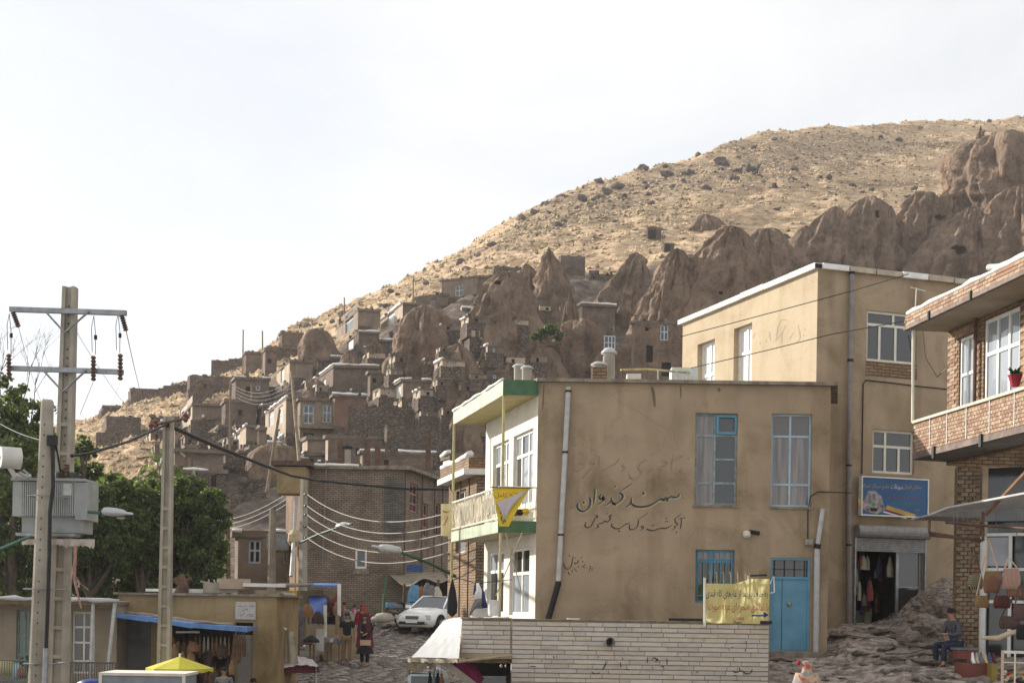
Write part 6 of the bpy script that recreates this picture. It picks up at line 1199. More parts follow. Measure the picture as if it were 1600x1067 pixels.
for i in range(9):
    px = 306 + i * 6.5; q = P(px, 988, 38.4); fr = fr2(q, q + V((1, 0, 0))); garment(None, fr, 0, q.z, 0, .07, gr.uniform(.4, .62), gr.choice([MATS['cream_cloth'], bags[3], bags[1]]), 'long pale strap hanging in a row inside the leather shop', 'hanging_strap', 'strap', 'row of long straps in the leather shop')
for i in range(5):
    px = 366 + i * 4; q = P(px, 985, 37.2); fr = fr2(q, q + V((1, 0, 0))); garment(None, fr, 0, q.z, 0, .10, gr.uniform(.5, .75), gr.choice([bags[1], bags[0]]), 'leather strap hanging before the pale ribbed door', 'hanging_strap', 'strap', 'straps hanging before the ribbed door')
q = MB(); q.tube([P(275, 987, 38.3), P(312, 987, 38.3)], .03, 8); tag(q.build('tube_light', cream), 'unlit pale fluorescent tube in the leather shop', 'lamp')
# roof junk
for i, (px, y, w_, h_, mt, nm) in enumerate([(262, 922, 1.1, .08, whitesheet, 'white sheet lying on the ochre shop roof, left one'), (302, 923, 1.6, .12, whitesheet, 'long white sheet on the ochre shop roof, right one'), (345, 918, 1.0, .3, concrete, 'heap of concrete scraps on the ochre shop roof'), (365, 912, .9, .3, mudlit, 'tan slab on the ochre shop roof'), (410, 914, 1.2, .1, whitesheet, 'pale sheet behind the plaque on the shop roof')]):
    q = MB(); q.box(P(px, y, 41.5), (w_, .8, h_), .1 * i); tag(q.build('roof_scrap', mt), nm, 'scrap')
q = MB(); p_ = P(283, 930, 41); q.tube([p_, p_ + V((.05, 0, .3)), p_ + V((-.1, 0, .55))], [.22, .17, .2], 8); q.tube([p_ + V((.0, 0, .35)), p_ + V((.3, 0, .5))], .06, 6); tag(q.build('rusty_stove', rust), 'rusty metal stove pipe standing on the ochre shop roof', 'stove')
q = MB()
for k in range(10): a_ = P(325 + k * 2.5, 918 - (k % 3) * 3, 41.3); q.tube([a_, a_ + V((.5 * math.sin(k), .1, .25 * math.cos(k)))], .025, 5)
o_ = tag(q.build('branch_pile', concrete), 'pile of grey branches on the ochre shop roof', 'branches', kind='stuff')
# yellow parasol and white van roof
pp = thing('parasol', 'yellow market parasol open at the bottom left in front of the leather shop', 'parasol', tuple(P(285, 1067, 34.5)))
c_ = P(281, 1025, 33.2); q = MB(); n_ = 8; R_ = .78; pts = [c_ + V((R_ * math.cos(k * math.pi / 4 + .2), R_ * math.sin(k * math.pi / 4 + .2) * 1.0, -.27)) for k in range(8)]
for k in range(8):
    a, b = pts[k], pts[(k + 1) % 8]; q.quad(c_, a, b); md = (a + b) / 2; q.quad(a, a - V((0, 0, .09)), md - V((0, 0, .06)), md); q.quad(md, md - V((0, 0, .06)), b - V((0, 0, .09)), b)
q.build('canopy', mat('bright_yellow_cloth', (.55, .50, .05), (.46, .42, .04), 3, .8), pp); q = MB(); q.tube([c_ - V((0, 0, 2.3)), c_ + V((0, 0, .07))], .025, 8); q.build('pole', white, pp)
for k in range(8): q = MB(); q.tube([c_ - V((0, 0, .03)), pts[k] - V((0, 0, .01))], .008, 4); q.build('rib', steel, pp)
vn = thing('canvas_truck', 'grey canvas topped truck body with pale edges at the bottom left', 'truck', tuple(P(222, 1100, 33)))
fr = fr2(P(157, 1050, 31), P(288, 1050, 31)); zt_ = fr.hit(222, 1053)[1]
q = MB(); q.fbox(fr, 0, fr.L, zt_ - 1.2, zt_ - .03, -1.2, 0); q.build('body', mat('grey_canvas', (.26, .28, .30), (.20, .215, .235), 4, .8, .005, 10), vn)
q = MB(); q.fbox(fr, -.03, fr.L + .03, zt_ - .03, zt_ + .03, -1.25, .03); q.fbox(fr, -.03, .04, zt_ - 1.2, zt_ - .032, .002, .03); q.fbox(fr, fr.L - .04, fr.L + .03, zt_ - 1.2, zt_ - .032, .002, .03); q.build('edge_trim', cream, vn)
q = MB(); c_ = P(222, 1100, 31.6); q.box(V((c_.x, 31.7, zt_ - 1.6)), (1.7, 1.1, .5)); q.build('chassis', black, vn)
for sx in (-.7, .7):
    for sy in (31.3, 32.1): q = MB(); q.tube([V((c_.x + sx - .1, sy, zt_ - 1.9)), V((c_.x + sx + .1, sy, zt_ - 1.9))], .32, 14); q.build('wheel', black, vn)
q = MB(); p_ = P(145, 1066, 33.2); q.lathe(p_, [(.38, -.5), (.36, 0), (.25, .07), (.01, .1)], 12); tag(q.build('barrel', mat('royal_blue_plastic', (.03, .05, .25), None, 4, .4), smooth=True), 'royal blue barrel top beside the canvas truck', 'barrel')
# ------------------------------------------------------------------ transformer pole group
def h_pole(px_b, y_b, px_t, y_t, Y, wb, wt, label, webs=True, flip=1):
    b, t_ = P(px_b, y_b, Y), P(px_t, y_t, Y); b = V((b.x, Y, -4.3)); t = thing('concrete_pole', label, 'pole', tuple(b)); n_ = 40
    q = MB(); dth = .22
    def sec(k): return b.lerp(t_, k), (wb + (wt - wb) * k) / 2
    for (xa, xb, y0, y1) in ((-1, -.45, 0, dth), (.45, 1, 0, dth), (-.45, .45, dth * .3, dth)):
        c0, h0 = sec(0); c1, h1 = sec(1)
        q.hexa([c0 + V((xa * h0, y0, 0)), c0 + V((xb * h0, y0, 0)), c0 + V((xb * h0, y1, 0)), c0 + V((xa * h0, y1, 0))], [c1 + V((xa * h1, y0, 0)), c1 + V((xb * h1, y0, 0)), c1 + V((xb * h1, y1, 0)), c1 + V((xa * h1, y1, 0))])
    q.build('shaft', concrete, t)
    for i in range(1, 15 if webs else 0):
        c0, h0 = sec(i / 15 * .8); q = MB(); q.box(c0 + V((0, dth * .13, 0)), (h0 * .9, dth * .2, .07)); q.build('cross_web', concrete, t)
    return t, sec
pA, secA = h_pole(84, 1067, 107, 447, 26.4, .40, .24, 'tall tapered concrete pole carrying two steel crossarms')
q = MB()
for i in range(30):
    if i % 5 == 4: continue
    c0, h0 = secA(.62 + .37 * i / 30); q.tube([c0 + V((0, .055, 0)), c0 + V((0, .068, 0))], .013, 6)
pB = thing('concrete_pole', 'shorter round topped concrete pole strapped in front of the tall one', 'pole', tuple(V((P(60, 1067, 25.6).x, 25.6, -4.3))))
b_, t_ = P(56, 1130, 25.6), P(74, 628, 25.6); q = MB(); q.tube([V((b_.x, 25.6, -4.3)), t_, t_ + V((0, 0, .04))], [.235, .115, .09], 14); q.build('shaft', concrete, pB)
for i in range(26):
    k = .35 + .62 * i / 26
    if i % 6 == 5: continue
    c0 = V((b_.x, 25.6, -4.3)).lerp(t_, k); q = MB(); q.box(c0 - V((0, .235 + (.115 - .235) * k - .004, 0)), (.022, .02, .026)); q.build('bolt_hole', black, pB)
for i in range(24):
    k = .60 + .38 * i / 24
    if i % 5 == 4: continue
    c0, h0 = secA(k); q = MB(); q.box(c0 + V((0, .055, 0)), (.02, .03, .024)); q.build('bolt_hole', black, pA)
for y in (745 + 30, 920, 1036):
    k = 0; c0 = P(64 if y < 800 else 58, y, 25.6); q = MB(); q.tube([c0 - V((.2, .15, 0)), c0 + V((.0, -.235, 0)), c0 + V((.2, -.15, 0)), c0 + V((.42, .3, 0)), c0 + V((.0, .9, 0)), c0 - V((.2, -.3, 0)), c0 - V((.2, .15, 0))], .012, 5); q.build('steel_strap', steel, pB)
# crossarms
def crossarm(y, px0, px1, z_, name, tilt=6):
    a, b = P(px0, y, 26.3), P(px1, y + tilt, 26.3); t = thing('crossarm', name, 'crossarm', tuple((a + b) / 2)); q = MB(); fr = fr2(a, b); za, zb = a.z, b.z
    q.hexa([V((a.x, 26.27, za - .045)), V((b.x, 26.27, zb - .045)), V((b.x, 26.37, zb - .045)), V((a.x, 26.37, za - .045))], [V((a.x, 26.27, za + .045)), V((b.x, 26.27, zb + .045)), V((b.x, 26.37, zb + .045)), V((a.x, 26.37, za + .045))]); q.build('beam', steel, t)
    for px, s in ((px0 + (px1 - px0) * .31, -1), (px0 + (px1 - px0) * .68, 1)): q = MB(); e = P(101 - (y - 485) * .03, y + 37, 26.25); q.tube([P(px, y + 4, 26.25), e], .02, 4); q.build('brace', steel, t)
    return t
crossarm(483, 15, 197, 0, 'upper steel crossarm near the top of the tall concrete pole'); crossarm(575, 12, 192, 0, 'lower steel crossarm carrying the upright insulators', 6)
porc = mat('brown_porcelain', (.13, .085, .06), (.08, .05, .04), 5, .3)
def insulator(px, y0, y1, px2=None, label='', up=True, fuse=None):
    a, b = P(px, y0, 26.2), P(px2 or px, y1, 26.2); t = thing('insulator', label, 'insulator', tuple(b)); d = (b - a); n_ = 7; q = MB(); pts, rs = [], []
    for i in range(n_ * 2 + 1): pts.append(a + d * i / (n_ * 2)); rs.append(.055 if i % 2 else .028)
    q.tube(pts, rs, 10); q.build('discs', porc, t)
    if fuse:
        q = MB(); f0 = P(px + fuse, y0 - 2, 26.15); q.tube([f0, f0 + V((0, 0, .36)), f0 + V((-.04, 0, .72)), f0 + V((-.08, 0, .5)), f0 + V((-.06, 0, .05))], .009, 5); q.build('wire_loop', steel, t); q = MB(); q.tube([f0 + V((0, 0, .28)), f0 + V((0, 0, .36))], .03, 8); q.build('clamp', black, t)
    return t
insulator(14, 553, 592, label='leftmost upright insulator on the lower crossarm', fuse=3); insulator(146, 556, 595, label='insulator on the lower crossarm just right of the tall pole', fuse=3); insulator(188, 553, 594, label='rightmost insulator on the lower crossarm end', fuse=-1)
insulator(20, 487, 511, 29, label='hanging insulator at the left end of the upper crossarm'); insulator(190, 492, 517, 197, label='hanging insulator at the right end of the upper crossarm')
thin = mat('thin_steel_wire', (.25, .25, .25), None, 5, .5)
for i, (a, b, s, nm) in enumerate([((197, 517, 26.2), (243, 612, 160), 2, 'long thin wire from the upper right insulator down to the far hill'), ((29, 511, 26.2), (100, 640, 60), 1, 'long thin wire from the upper left insulator down to the right'), ((116, 512, 26.2), (250, 690, 34), .2, 'thin wire from the tall pole to the second pole'), ((146, 596, 26.2), (122, 655, 26), 0, 'thin lead under the middle insulator'), ((188, 596, 26.2), (172, 640, 26.0), 0, 'thin lead under the right insulator'), ((0, 500, 30), (30, 508, 26.2), .1, 'thin wire entering from the left edge at the upper insulator'), ((0, 662, 30), (76, 690, 26), .05, 'thin wire entering from the left behind the drum lamp')]): cable([P(*a), P(*b)], .006 if i else .009, thin, nm, sag=s, n=4)
# transformer
tf = thing('transformer', 'light grey pole mounted transformer with dark cooling fins', 'transformer', tuple(P(78, 830, 26.6)))
T = Fr((P(20, 780, 26.1).x, 26.1), (1, 0)); gx = lambda px, y: T.hit(px, y)
tg = mat('transformer_grey', (.36, .37, .355), (.27, .28, .265), 3, .5, streak=.2)
def tb_(a, c, b, d, o0, o1, mt=tg, nm='tank'): s0, z1 = gx(a, c); s1, z0 = gx(b, d); q = MB(); q.fbox(T, s0, s1, z0, z1, o0, o1); return q.build(nm, mt, tf)
tb_(31, 752, 126, 832, -.75, -.14); tb_(18, 746, 134, 752, -.85, .04, nm='lid'); tb_(20, 752, 34, 806, -.7, .0, nm='end_fin'); tb_(118, 753, 136, 812, -.7, .0, nm='end_fin')
tb_(34, 752, 118, 806, -.139, -.137, dark, 'fin_recess')  # dark sheet stands in for the shade between the fins
for i in range(25):
    px = 35.5 + i * 3.35
    if px < 117: tb_(px, 752, px + 1.5, 806, -.135, .0, tg, 'cooling_fin')
tb_(99, 755, 112, 774, .002, .012, mat('plate_white', (.55, .55, .52), None, 9, .5), 'data_plate')
tb_(26, 832, 118, 838, -.3, .06, steel, 'support_beam'); tb_(26, 824, 110, 826, -.5, -.3, steel, 'support_beam'); tb_(30, 806, 60, 832, -.6, -.15); 
for i, (px, y0, h_) in enumerate([(104, 726, 20), (97, 734, 12), (90, 738, 8), (112, 738, 8), (120, 741, 6)]):
    q = MB(); a = P(px, y0 + h_, 26.4); b = P(px, y0, 26.4); n_ = 8; q.tube([a.lerp(b, k / n_) for k in range(n_ + 1)], [.035 if k % 2 else .06 for k in range(n_ + 1)], 10); q.build('bushing', porc if i < 2 else steel, tf)
dl = thing('drum_lamp', 'white drum shaped floodlight mounted on a bracket left of the transformer', 'lamp', tuple(P(18, 735, 25.8)))
q = MB(); c_ = P(14, 715, 25.9); ax = V((.55, .35, 0)).normalized(); q.tube([c_ - ax * .16, c_ + ax * .20], .20, 20); q.build('drum', mat('lamp_white', (.62, .60, .55), (.52, .50, .46), 4, .4), dl, smooth=False)
q = MB(); q.tube([c_ - ax * .162 , c_ - ax * .175], .03, 8); q.build('hub', steel, dl); q = MB(); q.tube([c_ + V((0, 0, -.15)), P(24, 745, 26)], .045, 6); q.tube([P(24, 742, 26), P(48, 744, 26)], .04, 6); q.build('bracket', MATS['lamp_white'], dl)
q = MB(); q.tube([P(36, 734, 25.8), P(44, 740, 25.8), P(40, 745, 25.8)], .02, 6); q.tube([P(30, 738, 25.8), P(46, 746, 25.8)], .03, 6); tag(q.build('lamp_clamp', steel), 'small grey clamp beside the drum floodlight', 'clamp')
cable([P(82, 688, 25.5), P(83, 760, 25.4), P(78, 800, 25.35), P(77, 860, 25.3), P(74, 960, 25.3), P(72, 1012, 25.3)], .035, black, 'thick black cable running down the front of the short pole', name='riser_cable')
cable([P(86, 686, 25.6), P(90, 710, 25.6), P(94, 738, 26)], .018, black, 'thin black lead dropping from the pole clamp to the transformer', name='riser_cable'); cable([P(72, 1012, 25.3), P(70, 1067, 25.3)], .05, steel, 'grey steel conduit at the foot of the black riser cable', name='conduit')
q = MB(); p_ = P(82, 688, 25.5); q.box(p_, (.16, .12, .18)); tag(q.build('cable_clamp', black), 'black clamp gripping the cables between the two poles', 'clamp')
cable([P(112, 712, 26), P(140, 708, 27), P(200, 690, 30), P(262, 662, 34)], .034, black, 'thick black bundled cable rising from the transformer pole to the second pole')
cable([P(262, 664, 34), P(330, 694, 38), P(400, 722, 46), P(455, 743, 54), P(500, 751, 58), P(560, 757, 60), P(640, 764, 62), P(704, 764, 60)], .052, black, 'long thick black cable sagging from the second pole past the brick building')
cable([P(0, 858, 25.6), P(30, 845, 25.6), P(48, 838, 25.6)], .03, lampgreen, 'green tube reaching in from the left edge to the transformer platform', name='arm_tube')
# torn white cloth and pinkish rags on the platform
rg = thing('torn_cloth', 'torn pale cloth strip hanging under the transformer platform', 'cloth', tuple(P(90, 842, 26)))
q = MB(); q.grid(lambda u, v: P(34 + 114 * u, 842 + (3 + (7 + 9 * abs(noise.noise(V((u * 22, 0, 1))))) * (1 if u > .55 else .7)) * v, 25.9 - .05 * math.sin(u * 30)), 60, 3); q.build('cloth', mat('pinkish_white_cloth', (.55, .49, .43), (.42, .36, .31), 6, .9), rg, smooth=True)
q = MB(); q.tube([P(118, 852, 25.8), P(117, 880, 25.8), P(116, 905, 25.8), P(122, 930, 25.8), P(127, 950, 25.8)], [.035, .03, .025, .018, .012], 6); q.tube([P(118, 900, 25.8), P(126, 912, 25.8), P(138, 921, 25.8)], .01, 5); q.tube([P(116, 880, 25.8), P(112, 905, 25.8)], .018, 5); q.build('rope_strand', mat('pink_rope', (.42, .25, .19), (.3, .17, .13), 9, .9), rg)
# second pole
pD, secD = h_pole(254, 1040, 262, 650, 34, .36, .22, 'slender concrete ladder pole in front of the ochre shop')
for i in range(1, 8): pass
ca = thing('crossarm', 'small rusty crossarm with red insulators on the slender pole', 'crossarm', tuple(P(258, 662, 34)))
q = MB(); q.tube([P(238, 665, 33.8), P(296, 652, 33.8)], .03, 4); q.build('beam', rust, ca)
for px, y in ((243, 662), (236, 668), (290, 652)): q = MB(); q.lathe(P(px, y, 33.8), [(.03, -.12), (.07, -.06), (.04, 0), (.07, .06), (.02, .12)], 8); q.build('insulator', mat('red_porcelain', (.16, .05, .035), None, 5, .4), ca)
# ------------------------------------------------------------------ trees
leafm = []
for k, c in enumerate([((.085, .115, .040), (.052, .078, .030)), ((.15, .18, .060), (.10, .13, .045)), ((.052, .076, .030), (.034, .054, .022))]):
    m_ = mat('leaf_%s' % ['mid', 'light', 'deep'][k], c[0], c[1], 1.2, .6); b = m_.node_tree.nodes['Principled BSDF']; b.inputs['Subsurface Weight'].default_value = 0
    tr_ = m_.node_tree.nodes.new('ShaderNodeBsdfTranslucent'); tr_.inputs['Color'].default_value = (c[0][0] * 2.4, c[0][1] * 2.4, c[0][2] * 1.2, 1); ms = m_.node_tree.nodes.new('ShaderNodeMixShader'); ms.inputs[0].default_value = .28
    o_ = [n for n in m_.node_tree.nodes if n.type == 'OUTPUT_MATERIAL'][0]; m_.node_tree.links.new(b.outputs[0], ms.inputs[1]); m_.node_tree.links.new(tr_.outputs[0], ms.inputs[2]); m_.node_tree.links.new(ms.outputs[0], o_.inputs[0]); leafm.append(m_)
barkm = mat('bark', (.13, .10, .07), (.07, .055, .04), 6, .95, .02, 20)
def tree(px, row_base, blobs, Y, label, leaves=5000, size=.13, name='leafy_tree', group=None, seed=1, zbase=-2.6):
    """blobs: (column, row, radius in picture px) lobes of the crown"""
    r_ = random.Random(seed); base = P(px, row_base, Y); base.z = zbase; t = thing(name, label, 'tree', tuple(base)); cs_ = [(P(x, y, Y + dy), r / F * Y) for x, y, r, dy in blobs]
    q = MB(); cen = sum((c for c, _ in cs_), V((0, 0, 0))) / len(cs_); fork = base.lerp(V((cen.x, base.y, cen.z)), .45); q.tube([base, base.lerp(fork, .5) + V((.1, 0, 0)), fork], [.28, .22, .18], 9); q.build('trunk', barkm, t)
    for c, r in cs_:
        q = MB(); md = fork.lerp(c, .5) + V((r_.uniform(-.3, .3), 0, .2)); q.tube([fork, md, c], [.12, .08, .03], 6)
        for k in range(6): d_ = V((r_.gauss(0, 1), r_.gauss(0, 1), r_.gauss(0, .8))).normalized() * r * .85; q.tube([md.lerp(c, .5), c + d_ * .5, c + d_], [.05, .03, .012], 5)
        q.build('limb', barkm, t)
    v, f, mi = [], [], []; tot = sum(r ** 2 for _, r in cs_)
    for c, r in cs_:
        n_ = int(leaves * r * r / tot); cl = [(V((r_.gauss(0, 1), r_.gauss(0, 1), r_.gauss(0, 1))).normalized() * r * (.45 + .75 * r_.random()), r_.uniform(.16, .36) * r) for _ in range(26)]
        for i in range(n_):
            d_, cr_ = r_.choice(cl); p = c + d_ + V((r_.gauss(0, .5), r_.gauss(0, .5), r_.gauss(0, .38))) * cr_; s = size * r_.uniform(.6, 1.3)
            n0 = V((r_.gauss(0, 1), r_.gauss(0, 1), r_.gauss(0, .7) + .5)).normalized(); a = n0.orthogonal().normalized(); a.rotate(Matrix.Rotation(r_.uniform(0, 6.28), 3, n0)); b = n0.cross(a); i0 = len(v)
            v += [p - a * s * .5, p + b * s * .28 - n0 * s * .05, p + a * s * .55, p - b * s * .28 - n0 * s * .05]; f.append((i0, i0 + 1, i0 + 2, i0 + 3)); mi.append(0 if r_.random() < .55 else (1 if r_.random() < .45 else 2))
    m_ = MB(); m_.v, m_.f, m_.m = v, f, mi; o0 = org(t); me_ = bpy.data.meshes.new('crown'); me_.from_pydata([tuple(p - o0) for p in v], [], f)
    for k in leafm: me_.materials.append(k)
    me_.polygons.foreach_set('material_index', mi); o = bpy.data.objects.new('crown', me_); col.objects.link(o); o.parent = t; o['kind'] = 'stuff'; return t
tree(20, 925, [(8, 640, 42, 0), (40, 650, 38, 2), (-30, 690, 60, 0), (24, 720, 52, -1), (66, 700, 34, 1), (10, 800, 60, 0), (60, 790, 46, 2), (50, 870, 50, 1), (-20, 870, 60, 0)], 48, 'tall dark tree filling the left edge behind the transformer', 38000, .17, seed=2)
tree(150, 925, [(150, 800, 44, 0), (178, 775, 34, 1), (120, 850, 48, 0), (190, 840, 44, 0), (160, 890, 46, 1), (110, 780, 30, 1), (130, 700, 18, 2), (115, 740, 22, 2), (145, 735, 16, 2)], 50, 'broad leafy tree directly behind the hanging street lamp', 36000, .16, seed=3)
tree(225, 925, [(228, 790, 38, 0), (215, 850, 46, 0), (240, 890, 44, 1), (250, 820, 36, 1)], 51, 'rounded green tree just left of the slender concrete pole', 24000, .16, seed=4)
tree(300, 925, [(278, 780, 34, 0), (300, 768, 26, 1), (320, 800, 34, 0), (290, 830, 44, 0), (325, 855, 36, 1), (300, 890, 40, 0), (345, 810, 20, 0), (268, 880, 36, 1)], 52, 'bright green tree to the right of the slender concrete pole', 34000, .16, seed=5)
tree(860, 560, [(845, 523, 8, 0), (860, 517, 9, 0), (872, 523, 7, 1), (835, 526, 5, 0)], 116, 'small dark green bush beside the flat roofed cave house', 2200, .3, seed=6, name='bush', zbase=P(855, 540, 116).z)
# unseen trees added on the left to keep the street in shade
for i, (X, Y, s) in enumerate([(-23, 58, 5), (-28, 66, 6), (-19, 63, 5)]):
    r = F / Y; px = 800 + X * r; row = 950 - 3.5 * r; tree(px, 950, [(px, row, s * .7 * r, 0), (px - 2 * r, row + r, s * .6 * r, 1), (px + 2 * r, row + r, s * .6 * r, -1)], Y, ['dense tree standing beyond the left edge behind the low building', 'tall tree farther up the valley beyond the left trees', 'leafy tree hidden behind the tall dark tree'][i], 5000, .45, seed=20 + i)
# bare twigs
bt = thing('bare_tree', 'leafless twigs rising above the dark tree at the left edge', 'tree', tuple(P(10, 700, 47)))
r_ = random.Random(8); q = MB()
def twig(p, d, L_, r, k):
    e = p + d * L_ ; md = p + d * L_ * .5 + V((r_.uniform(-.1, .1), 0, r_.uniform(-.1, .1))) * L_ * .5; q.tube([p, md, e], [r, r * .8, r * .55], 5)
    if k:
        for _ in range(3): twig(p.lerp(e, r_.uniform(.5, 1)), (d + V((r_.uniform(-.8, .8), r_.uniform(-.4, .4), r_.uniform(-.3, .5)))).normalized(), L_ * r_.uniform(.5, .8), r * .55, k - 1)
for px, y, dx in ((4, 640, -.1), (30, 640, .25), (48, 660, .1), (-10, 620, .3)): twig(P(px, y, 47), V((dx, 0, 1)).normalized(), 1.5, .02, 3)
q.build('branches', barkm, bt)

# ------------------------------------------------------------------ street, cobbles, kerbs
rs = random.Random(77)
def gz(X, Y): return ground0(X, Y)
m = MB(); nx, ny = 90, 150
stm = stonemat('street_dirt', (.30, .26, .225), (.20, .17, .15), (.12, .10, .088), 6, 6, .03, .05)
m.grid(lambda u, v: V((-15 + 17 * u, 30 + 33 * v, gz(0, 30 + 33 * v) + .06 + .03 * noise.noise(V((u * 30, v * 60, 1))) )), nx, ny)
street = tag(m.build('street', stm, smooth=True), kind='structure')
cobm = [mat('cobble_%s' % n_, c_, None, 6, .75, .006, 14) for n_, c_ in (('grey', (.29, .255, .225)), ('brown', (.25, .205, .17)), ('pale', (.36, .315, .275)), ('dark', (.18, .155, .135)))]
cm = []
for k in range(10):
    n_ = 6; q = MB(); r_ = [rs.uniform(.78, 1.1) for _ in range(n_)]
    b = [V((r_[i] * math.cos(i * 6.283 / n_), r_[i] * math.sin(i * 6.283 / n_) * .75, -.12)) for i in range(n_)]; t = [V((p.x * .8, p.y * .8, .28 + rs.uniform(-.12, .12))) for p in b]; md = [V((p.x, p.y, .12)) for p in b]
    q.hexa(b, md); q.f.pop(1); q.m.pop(); i0 = len(q.v); q.v += t
    for i in range(n_): q.f.append((n_ + i, n_ + (i + 1) % n_, i0 + (i + 1) % n_, i0 + i)); q.m.append(0)
    q.f.append(tuple(i0 + i for i in range(n_))); q.m.append(0)
    me_ = bpy.data.meshes.new('cobble'); me_.from_pydata([tuple(p) for p in q.v], [], q.f); me_.materials.append(cobm[k % 4]); bm = bmesh.new(); bm.from_mesh(me_); bmesh.ops.recalc_face_normals(bm, faces=bm.faces); bm.to_mesh(me_); bm.free(); cm.append(me_)
pos = []
Y = 40.0
while Y < 61:
    X = -12.6 + rs.random() * .3
    while X < -.4:
        a = X / Y * F + 800
        if 415 < a < 745: pos.append((Y, X + rs.uniform(-.07, .07), rs.uniform(.12, .21)))
        X += rs.uniform(.27, .42)
    Y += .27
rest = MB()
for i, (Y, X, r) in enumerate(pos):
    Yj = Y + rs.uniform(-.06, .06); z = gz(X, Yj) + .06
    if i < 290:
        o = bpy.data.objects.new('cobble', cm[i % 10]); col.objects.link(o); o.parent = street; o.location = (X, Yj, z); o.scale = (r, r, r * .5); o.rotation_euler = (rs.uniform(-.15, .15), rs.uniform(-.15, .15), rs.uniform(0, 6.28))
    else:
        s_ = cm[i % 10]; a = rs.uniform(0, 6.28); ca_, sa_ = math.cos(a), math.sin(a); i0 = len(rest.v)
        for v_ in s_.vertices: rest.v.append(V((X + (v_.co.x * ca_ - v_.co.y * sa_) * r, Yj + (v_.co.x * sa_ + v_.co.y * ca_) * r, z + v_.co.z * r * .5)))
        for p_ in s_.polygons: rest.f.append(tuple(i0 + k for k in p_.vertices)); rest.m.append((i + a > 3) and i % 4)
o = rest.build('cobblestones', cobm, street); o['kind'] = 'stuff'
# kerb ledges built of rough blocks
kb = thing('kerb', 'rough stone kerb ledge running up the far side of the street', 'kerb', tuple(P(600, 985, 56)))
for (A_, B_, n_) in [(P(545, 1012, 50), P(590, 992, 54), 8), (P(590, 992, 54), P(640, 972, 60), 9)]:
    for i in range(n_):
        a, b = A_.lerp(B_, i / n_), A_.lerp(B_, (i + .94) / n_); q = MB(); h = rs.uniform(.16, .24); w_ = rs.uniform(.35, .5); za = gz(0, a.y)
        q.hexa([V((a.x, a.y, za - .1)), V((b.x, b.y, gz(0, b.y) - .1)), V((b.x - .1, b.y + w_, gz(0, b.y) - .1)), V((a.x - .1, a.y + w_, za - .1))], [V((a.x, a.y, za + h)), V((b.x, b.y, gz(0, b.y) + h)), V((b.x - .1, b.y + w_, gz(0, b.y) + h)), V((a.x - .1, a.y + w_, za + h))]); q.build('block', cobm[i % 3], kb)
kb = thing('kerb', 'stone step running below the stalls on the left of the street', 'kerb', tuple(P(470, 1045, 44)))
A_, B_ = V((-7.3, 41.5, 0)), V((-6.0, 52.5, 0))
for i in range(18):
    a, b = A_.lerp(B_, i / 18), A_.lerp(B_, (i + .95) / 18); q = MB(); h = rs.uniform(.2, .28); za, zb_ = gz(0, a.y), gz(0, b.y)
    q.hexa([V((a.x, a.y, za - .1)), V((b.x, b.y, zb_ - .1)), V((b.x - 1.2, b.y, zb_ - .1)), V((a.x - 1.2, a.y, za - .1))], [V((a.x, a.y, za + h)), V((b.x, b.y, zb_ + h)), V((b.x - 1.2, b.y, zb_ + h)), V((a.x - 1.2, a.y, za + h))]); q.build('block', cobm[i % 3], kb)
for i in range(60):
    px = rs.uniform(545, 640); Y = rs.uniform(55, 60); p = P(px, 970, Y); r = rs.uniform(.06, .22)
    o = bpy.data.objects.new('stone', rs.choice(SM)); col.objects.link(o); o.location = (p.x, Y, gz(0, Y) + .06 + (.2 if px < 610 else .1)); o.scale = (r, r, r * .7); o.rotation_euler = (0, 0, rs.random() * 6); tag(o, 'loose stone lying at the foot of the brick building', 'stone', 'loose stones along the kerb')
# ------------------------------------------------------------------ street stalls on the left
def stall_post(px, y0, y1, Y, m_, label): q = MB(); q.tube([P(px, y1, Y), P(px, y0, Y)], .06, 6); return tag(q.build('stall_post', m_), label, 'post')
st = thing('market_stall', 'crowded craft stall with a blue tarpaulin on the left of the street', 'market stall', tuple(P(500, 1020, 47)))
fr = fr2(P(478, 960, 49), P(508, 960, 48)); a0, zt_ = fr.hit(478, 925); a1, _ = fr.hit(508, 925)
q = MB(); q.fbox(fr, 0, fr.L, gz(0, 48) - .2, fr.hit(490, 975)[1], -1.6, 0); q.build('counter_wall', mat('tan_clay', (.34, .26, .17), (.25, .19, .12), 2, .95, .01, 9), st)
q = MB(); q.fbox(fr, 0, fr.L, fr.hit(490, 975)[1] + .01, fr.hit(490, 940)[1], -.5, -.4); q.build('dark_back', dark, st)
for u_ in (0, .25, .5, .75, .97): q = MB(); q.fbox(fr, fr.L * u_, fr.L * u_ + .03, fr.hit(490, 975)[1], fr.hit(490, 943)[1], -.04, 0); q.build('window_bar', pipe, st)
q = MB(); A_, B_, C_, D_ = P(480, 930, 49.5), P(508, 930, 49), P(511, 938, 46.5), P(486, 946, 46.5)
q.grid(lambda u, v: A_.lerp(B_, u).lerp(D_.lerp(C_, u), v) - V((0, 0, .18 * math.sin(u * 3.14) * v + (.25 * (v - .75) * 4 if v > .75 else 0))), 12, 8); q.build('blue_tarp', mat('strong_blue_tarp', (.05, .12, .36), (.03, .08, .26), 4, .5), st, smooth=True)
q = MB(); A_, B_ = P(478, 916, 49), P(522, 917, 48); q.hexa([A_, B_, B_ + V((0, 2, .1)), A_ + V((0, 2, .1))], [p + V((0, 0, .06)) for p in (A_, B_, B_ + V((0, 2, .1)), A_ + V((0, 2, .1)))]); q.build('roof_sheet', MATS['bright_blue_tarp'], st)
